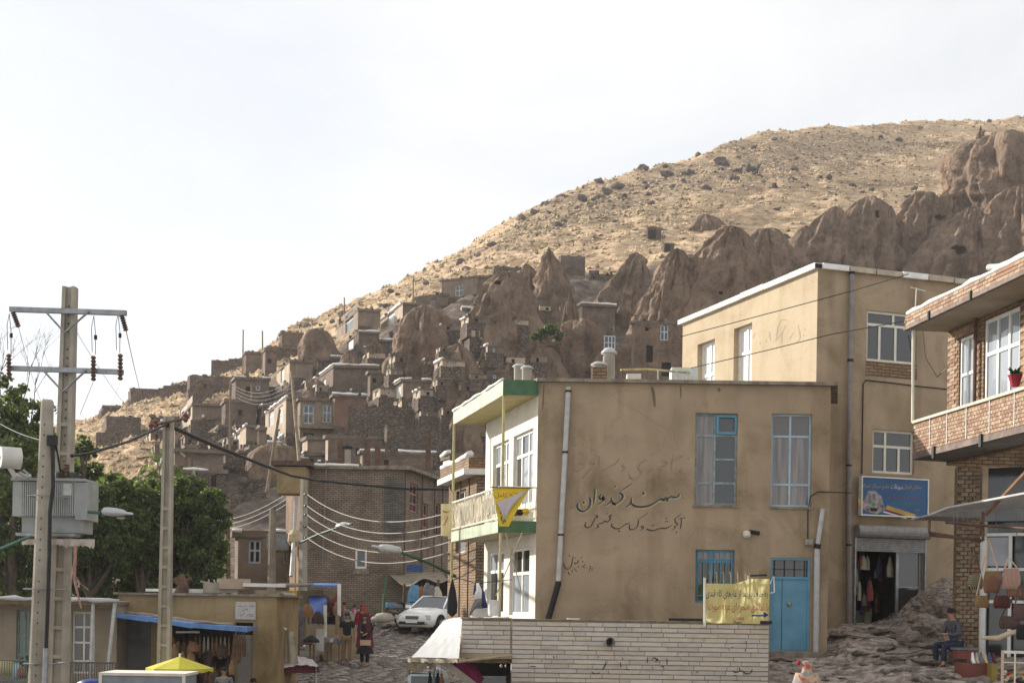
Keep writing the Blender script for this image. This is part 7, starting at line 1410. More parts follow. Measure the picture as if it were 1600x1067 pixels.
stall_post(530, 912, 962, 46.6, whitesheet, 'short white board standing at the stall roof corner'); stall_post(527, 960, 990, 46.2, wood, 'wooden post under the hanging goods by the man'); stall_post(508, 945, 995, 46.5, cream, 'pale post at the stall window corner')
bagl = bags + [MATS['maroon_cloth'], MATS['grey_cloth'], MATS['dark_red_goods']]
gr = random.Random(12)
for i in range(26):
    px = gr.uniform(506, 534); y = gr.uniform(922, 944); p = P(px, y, 48.6 + gr.uniform(-.6, .5)); f_ = fr2(p, p + V((1, 0, 0))); garment(None, f_, 0, p.z, 0, gr.uniform(.14, .3), gr.uniform(.25, .5), bagl[i % 7], ['brown', 'tan', 'dark', 'ochre', 'maroon', 'grey', 'dark red'][i % 7] + ' bag hanging from the blue roofed stall', group='bags hanging from the blue roofed stall')
for i, (px, y, k, w_, h_, nm) in enumerate([(497, 950, 2, .42, .4, 'patterned bag hanging in front of the barred stall window'), (481, 938, 1, .42, .45, 'tan bag at the left end of the blue tarpaulin'), (470, 942, 5, .3, .6, 'grey bundle hanging left of the tan bag'), (467, 962, 5, .3, .9, 'long dark grey cloth hanging down the stall post')]):
    p = P(px, y, 46.3); f_ = fr2(p, p + V((1, 0, 0))); garment(None, f_, 0, p.z, 0, w_, h_, bagl[k], nm)
pinkm = mat('pink_fabric', (.50, .09, .18), (.38, .05, .12), 6, .8)
for i in range(12):
    px = gr.uniform(436, 464); y = gr.uniform(957, 966); p = P(px, y, 44.6); f_ = fr2(p, p + V((1, 0, 0))); garment(None, f_, 0, p.z, 0, gr.uniform(.12, .2), gr.uniform(.16, .28), pinkm, 'pink fabric flower bundle hanging at the ochre shop corner', 'hanging_bundle', 'bundle', 'pink bundles at the shop corner')
for nm, (x0, x1, y0, y1, Y, mt_, lab) in {'yellow_cloth': (451, 464, 922, 934, 45, mat('strong_yellow', (.62, .42, .03), None, 5, .8), 'bright yellow cloth under the stall roof'), 'yellow_cloth_': (448, 462, 945, 1000, 46, mat('mustard_cloth', (.30, .20, .05), (.2, .14, .04), 3, .9), 'mustard coloured curtain behind the pink bundles')}.items():
    f_ = fr2(P(x0, y0, Y), P(x1, y0, Y)); q = MB(); z1_, z0_ = f_.hit(x0, y0)[1], f_.hit(x0, y1)[1]; q.grid(lambda u, v: f_.p(f_.L * u, z0_ + (z1_ - z0_) * v, .05 * math.sin(u * 14)), 14, 4); tag(q.build('hanging_cloth', mt_, smooth=True), lab, 'cloth')
q = MB(); c_ = P(442, 936, 44.5); q.tube([c_ + V((-.05, -.25, 0)), c_ + V((.28, .3, .03)), c_ + V((.32, .35, .03))], [.24, .17, .1], 14); hn = tag(q.build('loudspeaker_horn', concrete), 'grey round horn under the stall roof beside the yellow cloth', 'horn'); ORG[hn] = V((0, 0, 0)); q = MB(); q.tube([c_ + V((-.052, -.26, 0)), c_ + V((-.03, -.23, 0))], .17, 12); q.build('mouth', black, hn)
q = MB(); A_, B_ = P(420, 917, 46), P(478, 917, 48); q.hexa([A_, B_, B_ + V((0, 2, .1)), A_ + V((0, 2, .1))], [p + V((0, 0, .07)) for p in (A_, B_, B_ + V((0, 2, .1)), A_ + V((0, 2, .1)))]); tag(q.build('plank_canopy', wood), 'flat plank roof of the stall beside the ochre shop', 'roof sheet')
q = MB(); q.box(P(452, 960, 49.5), (2.4, .3, 1.7)); tag(q.build('stall_back_wall', mat('tan_clay', (.3, .25, .16))), 'tan clay wall behind the hanging pink bundles', 'wall')
# tables with goods
def table(px0, px1, y, Y, dep, hgt, mt_, label, n_goods, gm, top=None):
    f_ = fr2(P(px0, y, Y), P(px1, y, Y)); z = f_.hit(px0, y)[1]; t = thing('stall_table', label, 'table', tuple(f_.p(f_.L / 2, z - hgt, -dep / 2)))
    q = MB(); q.fbox(f_, 0, f_.L, z - .05, z, -dep, 0); q.build('table_top', mt_, t)
    for s in (.05, f_.L - .1):
        for d in (-.05, -dep + .05): q = MB(); q.fbox(f_, s, s + .05, z - hgt, z - .051, d - .05, d); q.build('leg', wood, t)
    for i in range(n_goods): q = MB(); s_ = gr.uniform(.06, .14); q.box(f_.p(gr.uniform(.1, f_.L - .1), z + s_ * .5, -gr.uniform(.1, dep - .1)), (s_ * 1.5, s_, s_), gr.random()); tag(q.build('packet', gr.choice(gm)), 'small packet on ' + label, 'packet', 'packets on ' + label)
    return f_, z
table(457, 488, 1004, 45, .9, .8, wood, 'the stall table under the dark cloth', 12, clothm + [pinkm]); table(508, 533, 1003, 47, 1.0, .8, wood, 'the stall table beside the walking couple', 16, clothm + [pinkm, cream])
q = MB(); q.fbox(fr2(P(494, 1000, 46), P(505, 1000, 46)), 0, .24, P(494, 1017, 46).z, P(494, 982, 46).z, -.1, 0); tag(q.build('display_board', MATS['dull_white_sheet']), 'upright pale board between the two stall tables', 'board')
q = MB(); p_ = P(486, 1003, 44.8); q.lathe(p_, [(.28, 0), (.25, .08), (.1, .2), (.01, .24)], 10); tag(q.build('dark_heap', clothm[5], smooth=True), 'small dark cloth heap on the first stall table', 'cloth')
# covered table at the corner
ct = thing('covered_table', 'stall table covered by a crumpled whitish plastic sheet', 'table', tuple(P(455, 1055, 41)))
f_ = fr2(P(422, 1030, 40.6), P(484, 1026, 41.8)); z = f_.hit(440, 1032)[1]
q = MB(); q.grid(lambda u, v: f_.p(f_.L * u, z + .16 * math.sin(u * 3.14) * (1 - abs(v - .5)) + .05 * noise.noise(V((u * 9, v * 7, 2))) - (.22 * max(0, .22 - v) * 4) - (.2 if u > .96 else 0), .5 - 1.3 * v), 30, 14); q.build('plastic_sheet', mat('crumpled_plastic', (.55, .50, .49), (.34, .27, .28), 6, .35, .02, 12), ct, smooth=True)
q = MB(); q.fbox(f_, .08, f_.L - .05, z - .35, z - .12, -.8, .42); q.build('goods', MATS['maroon_cloth'], ct)
for s in (.1, f_.L - .15): q = MB(); q.fbox(f_, s, s + .06, z - 1.0, z - .1, .36, .42); q.build('leg', pipe, ct)
q = MB(); q.fbox(f_, -.3, f_.L + .1, z - 1.0, z - .82, .1, .3); q.build('bottom_rail', wood, ct)
p = P(431, 990, 40.6); f_ = fr2(p, p + V((1, 0, 0))); q = MB(); q.grid(lambda u, v: f_.p((.1 + .55 * u) * (1 - .15 * v), p.z + .05 - .9 * (1 - v) + .12 * v * (1 - u), .06 * math.sin(u * 12)), 12, 6); tag(q.build('hanging_cloth', MATS['cream_cloth'], smooth=True), 'grey beige cloth draped at the corner of the ochre shop', 'cloth')
q = MB(); q.tube([P(426, 974, 40.3), P(448, 983, 40.3)], .03, 6); tag(q.build('white_rod', whitesheet), 'short white rod holding the draped cloth', 'rod')
for i, (px, y, k) in enumerate([(430, 985, 1), (434, 1000, 0)]): p = P(px, y, 40.2); f_ = fr2(p, p + V((1, 0, 0))); garment(None, f_, 0, p.z, 0, .16, .7, bags[k], ['brown leather belt bundle at the ochre wall corner', 'dark leather bundle below the white rod'][i])
p = P(437, 1010, 40.2); f_ = fr2(p, p + V((1, 0, 0))); garment(None, f_, 0, p.z, 0, .16, .4, mat('red_cloth', (.35, .03, .05)), 'red and yellow tassel beside the covered table', 'tassel', 'tassel')
# ------------------------------------------------------------------ rocky slope below the shop
def slope_z(X, Y):
    e0 = lerp_knots(Y, [(18, -2.9), (24, -1.75), (26.5, -1.28), (29, -.85), (31, -.56), (32.6, -.36), (36, -.3)])
    k = max(0, min(1, (X - 6.2) / 1.4)); k = k * k * (3 - 2 * k)
    z = (e0 - .22) * (1 - k) + e0 * k
    if Y < 30.2 and X < 7.0: z = min(z, -.98)
    if X > 8.6: z += .30 * min(1, (X - 8.6) / 1.2) * max(0, min(1, (Y - 28) / 2.5))
    if X > 8.9 and Y > 30.6: z += .55 * min(1, (X - 8.9) / .9) * min(1, (Y - 30.6) / 1.4)
    z += .10 * (abs(noise.noise(V((X * .55, Y * 1.1, 3)))) * 2) * (.4 + k) + .09 * noise.noise(V((X * 1.3, Y * 2.4, 7))) + .05 * noise.noise(V((X * 4, Y * 6, 1)))
    q = (z * 5.5 + noise.noise(V((X * .8, Y * .8, 5))) * .8); z += .055 * (abs(q - math.floor(q) - .5) - .25) * 2
    z += .035 * (1 - 2 * abs(noise.noise(V((X * 2.6, Y * 5.2, 11)))))
    return z + .03 * noise.noise(V((X * 11, Y * 14, 1)))
m = MB(); m.grid(lambda u, v: (lambda X, Y: V((X, Y, slope_z(X, Y))))(4.6 + 8.4 * u, 19 + 15 * v), 150, 220)
rkm = mat('shelving_rock', (.42, .35, .30), (.20, .16, .135), 4.2, .92, .05, 10, stretch=(1, 1.3, 3.5), lo=.42, hi=.58, detail=13)
slope = tag(m.build('rocky_slope', rkm), kind='structure')
SMR = []
for s_ in SM: c_ = s_.copy(); c_.materials.clear(); c_.materials.append(rkm); SMR.append(c_)
for i in range(150):
    X, Y = rs.uniform(5.6, 11), rs.uniform(25.5, 32.3); r = rs.uniform(.08, .42)
    if X < 7.0 and Y > 29.4 or X > 7 and Y > 31.8 and X < 9: continue
    o = bpy.data.objects.new('flat_stone', SMR[i % 5]); col.objects.link(o); o.location = (X, Y, slope_z(X, Y)); o.scale = (r * 1.3, r, r * .35); o.rotation_euler = (rs.uniform(-.2, .2), rs.uniform(-.2, .2), rs.random() * 6); tag(o, 'flat worn stone in the rocky slope ' + ('beside the blue doorstep', 'below the dark shop door', 'towards the sitting man')[(X > 7.2) + (X > 8.6)] + (' low down', ' halfway up', ' high up')[(Y > 27.5) + (Y > 30)], 'stone', 'flat stones of the rocky slope')
bigr = rock_mesh(77, 3, .42, (1, .8, 1.1)); bigr.materials.clear(); bigr.materials.append(rkm); bigr.polygons.foreach_set('use_smooth', [False] * len(bigr.polygons))
for i, (px, y, Y, r, nm) in enumerate([(1471, 945, 31.4, .52, 'tall grey rock wedged between the shop and the brick pier'), (1456, 985, 30.6, .55, 'low broad rock below the shop corner behind the sitting man'), (1492, 1000, 30.2, .4, 'rounded rock the sitting man leans against'), (1422, 1000, 30.0, .3, 'flat ledge of rock left of the sitting man')]):
    o = bpy.data.objects.new('rock', bigr); col.objects.link(o); o.location = P(px, y, Y); o.scale = (r, r, r * (1 if i == 0 else .6)); o.rotation_euler = (0, 0, i * 1.7); tag(o, nm, 'rock')
q = MB(); s0, s1, z0_, z1_ = r3; q.fbox(tr, s0 - .2, s1 + .1, z0_ - .16, z0_ - .004, -.3, .32); tag(q.build('shop_step', slabmat), 'flat stone threshold below the dark shop entrance', 'step')
# ------------------------------------------------------------------ pale brick wall in the foreground
ww = thing('pale_brick_wall', 'long pale stone slip wall with dark scribbles in the foreground', 'wall', tuple(P(960, 1067, 27)))
WF = Fr((P(722, 970, 27).x, 27.0), (1, 0)); sl = WF.hit(800, 970)[0]; sr = WF.hit(1203, 970)[0]; ztw = WF.hit(960, 970)[1]; zmid = WF.hit(760, 1020)[1]
m = MB(); m.fbox(WF, sl, sr, -3.2, ztw, -.30, 0); m.fbox(WF, 0, sl - .002, zmid, ztw, -.30, 0); m.build('core', mat('ochre_mortar', (.30, .23, .15), (.2, .15, .10), 6, .95, .006, 20), ww)
slip = [mat('slip_%s' % n_, c_, c2_, 5, .6, .002, 30, stretch=(1, 1, 4)) for n_, c_, c2_ in (('cream', (.57, .50, .42), (.48, .42, .34)), ('grey', (.52, .48, .43), (.43, .39, .35)), ('warm', (.55, .48, .39), (.46, .40, .31)), ('pale', (.59, .53, .46), (.50, .45, .38)), ('dull', (.49, .44, .38), (.41, .36, .31)))]
cnt = 0; rest = MB()
for row in range(31):
    z1_ = ztw - .035 - row * .0895 - rs.uniform(0, .006); z0_ = z1_ - .074 + rs.uniform(0, .005)
    for (a_, b_) in ((0, sl - .02), (sl + .01, sr - .01)):
        if a_ == 0 and z0_ < zmid: continue
        s = a_
        while s < b_ - .02:
            L_ = min(rs.choice((.22, .32, .45, .6, .62)) * rs.uniform(.9, 1.05), b_ - s); 
            if b_ - s - L_ < .1: L_ = b_ - s
            pr_ = .012 + rs.uniform(0, .006)
            if z1_ > -1.62 and cnt < 298:
                q = MB(); q.fbox(WF, s, s + L_ - .011, z0_, z1_, .001, pr_); q.build('brick', rs.choice(slip), ww); cnt += 1
            else: rest.fbox(WF, s, s + L_ - .011, z0_, z1_, .001, pr_, rs.randrange(5))
            s += L_
if rest.v: o = rest.build('brickwork', slip, ww); o['kind'] = 'stuff'
m = MB(); m.fbox(WF, -.03, sl, ztw + .001, ztw + .03, -.34, .03); m.fbox(WF, sl + .001, sr + .02, ztw + .001, ztw + .022, -.34, .025); m.build('coping', slabmat, ww)
for a_, b_ in ((.55, .9), (2.0, 2.25), (.15, .3)): q = MB(); lumpy(q, [WF.p(a_, ztw + .03, .0), WF.p(b_, ztw + .03, .0)], .02, rs, .1); q.build('white_scrap', whitesheet, ww, smooth=True)
q = MB(); q.fbox(WF, -.05, sl + .0, zmid - .10, zmid - .002, -.3, .04); q.build('wooden_beam', mat('pale_beam', (.42, .34, .22), (.28, .22, .14), 5, .8, stretch=(.3, 1, 1)), ww); q = MB(); q.fbox(WF, .1, sl, zmid - .19, zmid - .11, -.6, -.1); q.build('wooden_beam', wood, ww)
pe = thing('pipe_end', 'short grey pipe end sticking out of the pale wall', 'pipe', tuple(WF.p(*WF.hit(951, 1002), 0)))
c_ = WF.p(*WF.hit(951, 1002), .0); n_ = WF.n; q = MB(); q.tube([c_, c_ + n_ * .16 + V((.02, 0, 0))], .085, 14, cap=False); q.tube([c_, c_ + n_ * .16 + V((.02, 0, 0))], .07, 14, cap=False); q.build('pipe', pipe, pe); q = MB(); q.tube([c_ + n_ * .01, c_ + n_ * .02], .07, 14); q.build('bore', black, pe)
m = MB()
for pts in ([(1012, 1027), (1011, 1035)], [(1018, 1030), (1022, 1027), (1026, 1030), (1024, 1034)], [(1028, 1032), (1027, 1028)], [(1042, 1028), (1042, 1038)], [(1032, 1041), (1038, 1040)], [(969, 1034), (970, 1042)], [(976, 1045), (984, 1045)], [(1144, 1011)], [(1165, 1000), (1166, 1004)], [(1164, 1013), (1165, 1017)], [(1144, 1047), (1150, 1050), (1158, 1047), (1166, 1052), (1173, 1050), (1175, 1044)], [(1146, 1054), (1152, 1055)], [(1155, 1042), (1156, 1048)], [(1089, 1049)], [(940, 1046), (945, 1040), (946, 1033)], [(924, 1049), (930, 1052), (938, 1050)], [(928, 1045), (934, 1044)], [(864, 1024), (866, 1028)], [(828, 1040), (838, 1041)], [(972, 1030), (973, 1027)]): ribbon(m, WF, pts, 2.1, .021, zx=(0, 0, 1), wmin=.6)
o = m.build('scribbled_marks', dkl, ww)
# terrace floor behind the wall
m = MB(); m.prism([(WF.p(.02, 0, -.31).x, 27.31), (sr + WF.O.x - .02, 27.31), (sr + WF.O.x - .02, 29.95), (A0.x - .2, 29.95), (A0.x - 1.6, 35), (WF.O.x - .6, 35), (WF.O.x - .05, 29)], ztw - .4, ztw - .22); tag(m.build('terrace', slabmat), 'flat concrete terrace between the pale wall and the plastered building', 'terrace')
# shop opening under the wall
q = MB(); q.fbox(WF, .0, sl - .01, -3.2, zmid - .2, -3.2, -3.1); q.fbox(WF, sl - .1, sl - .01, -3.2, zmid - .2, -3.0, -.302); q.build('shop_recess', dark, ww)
sw_ = thing('shop_counter', 'dark framed counter window in the opening under the pale wall', 'counter', tuple(WF.p(.5, -1.6, -1)))
q = MB(); 
for bx in ((.28, .31, -1.9, -1.32), (.31, .95, -1.37, -1.34)): q.fbox(WF, *bx, -.8, -.77)
q.build('frame', steel, sw_); q = MB(); q.fbox(WF, .31, .95, -1.9, -1.37, -.8, -.79); q.build('pane', glass, sw_)
for i in range(2): q = MB(); c_ = WF.p(.76 + .1 * i, -1.13, -.6); q.lathe(c_, [(.01, -.035), (.035, 0), (.01, .035)], 10); tag(q.build('round_bulb', whitesheet), ['left white bulb in the dark opening under the wall', 'right white bulb in the dark opening under the wall'][i], 'bulb')
# white tarpaulin
wt = thing('white_awning', 'white tarpaulin awning with torn canvas edge left of the pale wall', 'awning', tuple(P(690, 1030, 27)))
A_, B_, C_, D_ = P(694, 967, 29.2), P(722, 963.5, 28.2), P(717, 1028, 25.8), P(643, 1026, 26.6)
m = MB(); 
def tarp(u, v): p = A_.lerp(B_, u).lerp(D_.lerp(C_, u), v); return p + V((.01 * noise.noise(V((v * 14, u * 3, 4))), 0, -.03 * math.sin(v * 3.14) + .008 * noise.noise(V((u * 9, v * 9, 1)))))
m.grid(tarp, 24, 24); m.build('sheet', mat('white_tarpaulin', (.50, .50, .485), (.46, .46, .445), 1.5, .6), wt, smooth=True)
m = MB(); m.grid(lambda u, v: D_.lerp(C_, u) + V((-.07 + .05 * u, -.02 - .03 * math.sin(u * 20), -.02 - v * (.07 + .04 * noise.noise(V((u * 12, 0, 3)))))), 40, 2); m.build('canvas_hem', mat('stained_canvas', (.48, .43, .33), (.24, .19, .12), 8, .9), wt)
m = MB(); m.grid(lambda u, v: D_.lerp(C_, u * .62) + V((-.08, .05, -.09 - v * max(.03, .10 + .16 * (1 - u) ** 2 + .18 * noise.noise(V((u * 9, 5, 3)))))), 50, 3); m.build('torn_flap', mat('dark_torn_canvas', (.15, .12, .08), (.06, .045, .03), 8, .9), wt)
q = MB(); q.tube([C_ + V((.0, .05, -.06)), WF.p(sl, zmid - .03, .1)], .03, 6); q.build('pole', MATS['pale_beam'], wt)
q = MB(); A2, B2 = P(688, 1036, 26.2), P(745, 1080, 25.8); q.hexa([A2, B2, B2 + V((.0, .5, 0)), A2 + V((0, .5, 0))], [A2 + V((0, 0, .12)), B2 + V((0, 0, .12)), B2 + V((0, .5, .12)), A2 + V((0, .5, .12))]); tag(q.build('slanting_board', mat('grey_brown_board', (.28, .24, .19), (.2, .17, .13), 3, .8)), 'slanting grey brown board under the torn awning', 'board')
q = MB(); q.quad(P(700, 1033, 27), P(722, 1034, 27), P(752, 1067, 27), P(740, 1067, 27)); q.quad(P(722, 1034, 27.01), P(740, 1034, 27.3), P(756, 1060, 27.2), P(752, 1067, 27.01)); tag(q.build('magenta_cloth', mat('magenta_cloth', (.16, .015, .06), (.1, .01, .04), 4, .9)), 'dark magenta cloth hanging inside the awning', 'cloth')
pv = thing('pale_blue_van', 'pale blue vehicle roof glimpsed below the torn awning', 'van', tuple(P(668, 1090, 32))); c_ = P(668, 1043, 32)
def vn_(u, v): a = u * math.pi; return c_ + V((-.42 * math.cos(a) * (1.0 + .15 * v), .9 * (v - .5), .03 - .9 * (1 - math.sin(a) ** .25)))
q = MB(); q.grid(vn_, 20, 4); q.build('roof', mat('ice_blue_paint', (.55, .64, .68), (.5, .58, .62), 3, .4), pv, smooth=True); q = MB(); q.box(c_ + V((0, -.1, -.4)), (.78, .9, .55)); q.build('cab', MATS['ice_blue_paint'], pv); q = MB(); q.box(c_ + V((0, -.56, -.33)), (.66, .02, .34)); q.build('windscreen', glass, pv)
for i, (px, k) in enumerate([(672, 5), (678, 1), (684, 5), (690, 2)]): p = P(px, 1042 + i % 2 * 3, 26.6); f_ = fr2(p, p + V((1, 0, 0))); garment(None, f_, 0, p.z, 0, .12, .5, clothm[k], ['dark scarf hanging first under the torn awning', 'grey brown scarf hanging second under the awning', 'black scarf hanging third under the awning', 'rust scarf hanging last under the awning'][i], 'hanging_scarf', 'scarf')
# ---- washing and odds and ends on the terrace
cable([P(704, 900, 29), P(745, 911, 29), P(800, 905, 30)], .008, black, 'washing line strung under the green balcony', name='washing_line')
p = P(707, 908, 28.8); f_ = fr2(p, p + V((1, 0, 0))); q = MB(); q.lathe(p - V((0, 0, .72)), [(.02, 0), (.10, .08), (.11, .25), (.075, .5), (.03, .7), (.01, .76)], 10, sx=1, sy=.5); tag(q.build('black_garment', clothm[5], smooth=True), 'folded black garment hanging beside the yellow post', 'garment')
def cloth_poly(pts, Y, mt_, label, nm='hanging_garment'):
    c_ = V((sum(x for x, y in pts) / len(pts), sum(y for x, y in pts) / len(pts), 0)); q = MB(); n_ = len(pts); ctr = P(c_.x, c_.y, Y - .08)
    fp = [P(x, y, Y - .02 * (i % 2)) for i, (x, y) in enumerate(pts)]; bp = [p_ + V((0, .07, 0)) for p_ in fp]
    for i in range(n_): q.quad(ctr, fp[i], fp[(i + 1) % n_]); q.quad(fp[i], bp[i], bp[(i + 1) % n_], fp[(i + 1) % n_]); q.quad(ctr + V((0, .16, 0)), bp[(i + 1) % n_], bp[i])
    return tag(q.build(nm, mt_, fix=True), label, 'garment')
cloth_poly([(741, 913), (745, 910), (750, 912), (757, 925), (761, 944), (763, 950), (754, 950), (750, 940), (743, 930), (739, 928)], 29.1, mat('navy_cloth', (.05, .06, .14), None, 4, .9), 'navy blue jacket hanging on the washing line'); cloth_poly([(744, 911), (748, 910), (753, 922), (752, 935), (742, 938), (741, 930), (744, 922)], 28.9, whitesheet, 'white shirt hanging over the navy jacket')
cloth_poly([(742, 936), (753, 934), (752, 945), (741, 952), (735, 961), (733, 960), (737, 948)], 28.85, clothm[1], 'grey trousers hanging below the white shirt')
q = MB(); q.lathe(P(771, 962, 29), [(.11, 0), (.13, .30), (.135, .32), (.12, .33)], 14); tag(q.build('bucket', whitesheet), 'white bucket standing on the terrace by the glazed door', 'bucket'); q = MB(); q.box(P(755, 957, 29.3), (.4, .3, .18)); tag(q.build('basin', whitesheet), 'white basin beside the bucket on the terrace', 'basin')
for i, (a, b) in enumerate([((790, 832), (815, 925)), ((816, 832), (775, 930))]): cable([P(*a, 29.6), P(*b, 29.6)], .012, MATS['pale_beam'], ['thin pale stick leaning right before the lower balcony window', 'thin pale stick leaning left before the lower balcony window'][i], name='leaning_stick')
# yellow banner and white flag on the balcony
fl = thing('yellow_flag', 'yellow banner with red letters and a folded grey corner on the balcony', 'banner', tuple(P(800, 800, 29.8)))
FF = fr2(P(768, 780, 29.75), P(828, 781, 29.75)); q = MB(); pts = [(769, 762), (828, 762), (824, 770), (806, 800), (795, 822), (780, 822), (776, 800)]; q.quad(*[FF.p(*FF.hit(x, y), 0) for x, y in reversed(pts)]); q.build('cloth', mat('flag_yellow', (.72, .52, .04), (.62, .42, .03), 4, .7), fl)
q = MB(); a, b, c_ = [FF.p(*FF.hit(x, y), .02) for x, y in ((776, 785), (827, 764), (792, 819))]; 
q.grid(lambda u, v: a.lerp(b, u * (1 - v) ) .lerp(c_, v) + FF.n * (.05 * math.sin(v * 3) + .015 * math.sin(u * 10)) + V((0, 0, 0)), 12, 12); q.build('folded_corner', mat('flag_back', (.50, .45, .46), (.42, .38, .39), 3, .8), fl, smooth=True)
text(FF, 'کامل', 773, 793, 776, mat('flag_red', (.45, .02, .05), None, 5, .7), fl, off=.008, hpx=9); text(FF, 'ت', 797, 807, 774, MATS['flag_red'], fl, off=.008, hpx=6)
m = MB()
for pts in ([(783, 806), (784, 814)], [(785, 818), (788, 812)], [(788, 806), (790, 815)], [(781, 802), (783, 800)]): ribbon(m, FF, pts, 3, .006, zx=(0, 0, 1), wmin=.7)
m.build('print', MATS['leaf_mid'], fl); q = MB(); q.tube([P(767, 761, 29.72), P(831, 762, 29.72)], .012, 6); q.build('rod', black, fl)
sb = thing('small_banner', 'small pale yellow banner hanging beyond the balcony corner', 'banner', tuple(P(697, 812, 34))); SF = fr2(P(689, 800, 34), P(704, 800, 34)); q = MB(); pts = [(689, 787), (704, 787), (704, 838), (690, 837)]; q.grid(lambda u, v: SF.p(*SF.hit(689 + 15 * u, 837 - 50 * v), .03 * math.sin(u * 9)), 8, 6); q.build('cloth', mat('banner_cream', (.8, .72, .42), (.6, .52, .26), 3, .8), sb, smooth=True)
m = MB(); ribbon(m, SF, [(692, 798), (697, 800), (703, 798)], 2.5, .05, zx=(0, 0, 1)); ribbon(m, SF, [(700, 806), (697, 815), (692, 822)], 2.5, .05, zx=(0, 0, 1)); m.build('lettering', pinkm, sb)
for i in range(3): q = MB(); q.lathe(P(803 + 9 * i, 806 - i, 29.95), [(.05, 0), (.09, .06), (.06, .13)], 10); tag(q.build('balcony_item', [clothm[2], black, MATS['strong_yellow']][i]), ['rust coloured pot inside the balcony rail', 'black pot inside the balcony rail', 'yellow ball inside the balcony rail'][i], 'pot')
# ---- banner on the pale wall
bn = thing('roadside_banner', 'pale yellow cloth banner with blue and red Persian lines and an arrow', 'banner', tuple(P(1150, 975, 26.9)))
BF = fr2(P(1100, 940, 26.95), P(1204, 941, 26.95)); sB, zB0 = BF.hit(1103, 973); _, zB1 = BF.hit(1103, 911); wB = BF.hit(1202, 940)[0]
def wav(s_, z_): return .035 * math.sin(s_ * 9 + z_ * 4) + .02 * math.sin(s_ * 23 - z_ * 9)
def topz(u): return zB1 + (.0 if u < .45 else .10 * min(1, (u - .45) / .25))
q = MB(); q.grid(lambda u, v: (lambda s_: (lambda z_: BF.p(s_, z_, wav(s_, z_)))(zB0 + (topz(u) - zB0) * v))(.03 + (wB - .03) * u), 46, 18)
bm_ = mat('banner_cloth', (.80, .70, .30), (.68, .57, .22), 2.2, .8); b = bm_.node_tree.nodes['Principled BSDF']; tr_ = bm_.node_tree.nodes.new('ShaderNodeBsdfTranslucent'); tr_.inputs['Color'].default_value = (.8, .72, .4, 1); ms = bm_.node_tree.nodes.new('ShaderNodeMixShader'); ms.inputs[0].default_value = .45
o_ = [n for n in bm_.node_tree.nodes if n.type == 'OUTPUT_MATERIAL'][0]; bm_.node_tree.links.new(b.outputs[0], ms.inputs[1]); bm_.node_tree.links.new(tr_.outputs[0], ms.inputs[2]); bm_.node_tree.links.new(ms.outputs[0], o_.inputs[0])
q.build('cloth', bm_, bn, smooth=True)
navt = mat('navy_text', (.02, .04, .12), None, 5, .7); redt = mat('orange_red_text', (.50, .10, .03), None, 5, .7)
text(BF, 'به طرف بازدید از غارهای کله قندی', 1103, 1200, 931, navt, bn, off=.006, hpx=14, warp=wav); text(BF, 'با تماشای صخره ای غرفه صورت', 1106, 1201, 952, redt, bn, off=.006, hpx=16, warp=wav); text(BF, 'مجانی', 1146, 1162, 968, redt, bn, off=.006, hpx=12, warp=wav)
q = MB()
for a_, b_ in zip(range(10), range(1, 11)):
    x0, x1 = 1174 + 20 * a_ / 10, 1174 + 20 * b_ / 10; q.quad(*[(lambda h_: BF.p(h_[0], h_[1], wav(*h_) + .008))(BF.hit(x, y)) for x, y in ((x0, 962.5), (x1, 962.2), (x1, 960), (x0, 960.3))])
q.quad(*[(lambda h_: BF.p(h_[0], h_[1], wav(*h_) + .012))(BF.hit(x, y)) for x, y in ((1193, 965), (1202, 960), (1193, 955.5))]); q.build('arrow', navt, bn)
q = MB(); q.tube([P(1101, 978, 26.9), P(1101, 902, 26.9)], .028, 6); q.build('post', cream, bn); q = MB(); q.tube([P(1170, 920, 26.98), P(1169, 899, 26.98)], .025, 6); q.build('post', cream, bn); q = MB(); q.tube([P(1172, 899, 26.9), P(1198, 898, 26.9)], .018, 6); q.build('top_rod', black, bn)
q = MB(); q.tube([P(1203, 912, 26.9), P(1209, 900, 26.9), P(1210, 925, 26.9), P(1204, 926, 26.9)], .014, 5); q.build('wire_hook', cream, bn)
for i, px in enumerate((1110, 1120, 1131, 1142, 1153, 1165, 1184)): q = MB(); q.tube([P(px, 975, 27.1), P(px, 897, 27.1), P(px - 1, 893, 27.1), P(px - 3, 895, 27.1)], .013, 5); tag(q.build('fence_rod', MATS['pale_beam']), 'hook topped thin rod standing behind the yellow cloth banner', 'rod', 'rods behind the banner')
q = MB(); q.box(P(1070, 968, 27.1), (.65, .2, .06)); tag(q.build('dark_plank', black), 'dark plank lying on the wall left of the banner', 'plank'); q = MB(); q.box(P(1197, 972, 26.8), (.2, .15, .06)); tag(q.build('dark_bag', black), 'dark bag at the foot of the banner', 'bag')
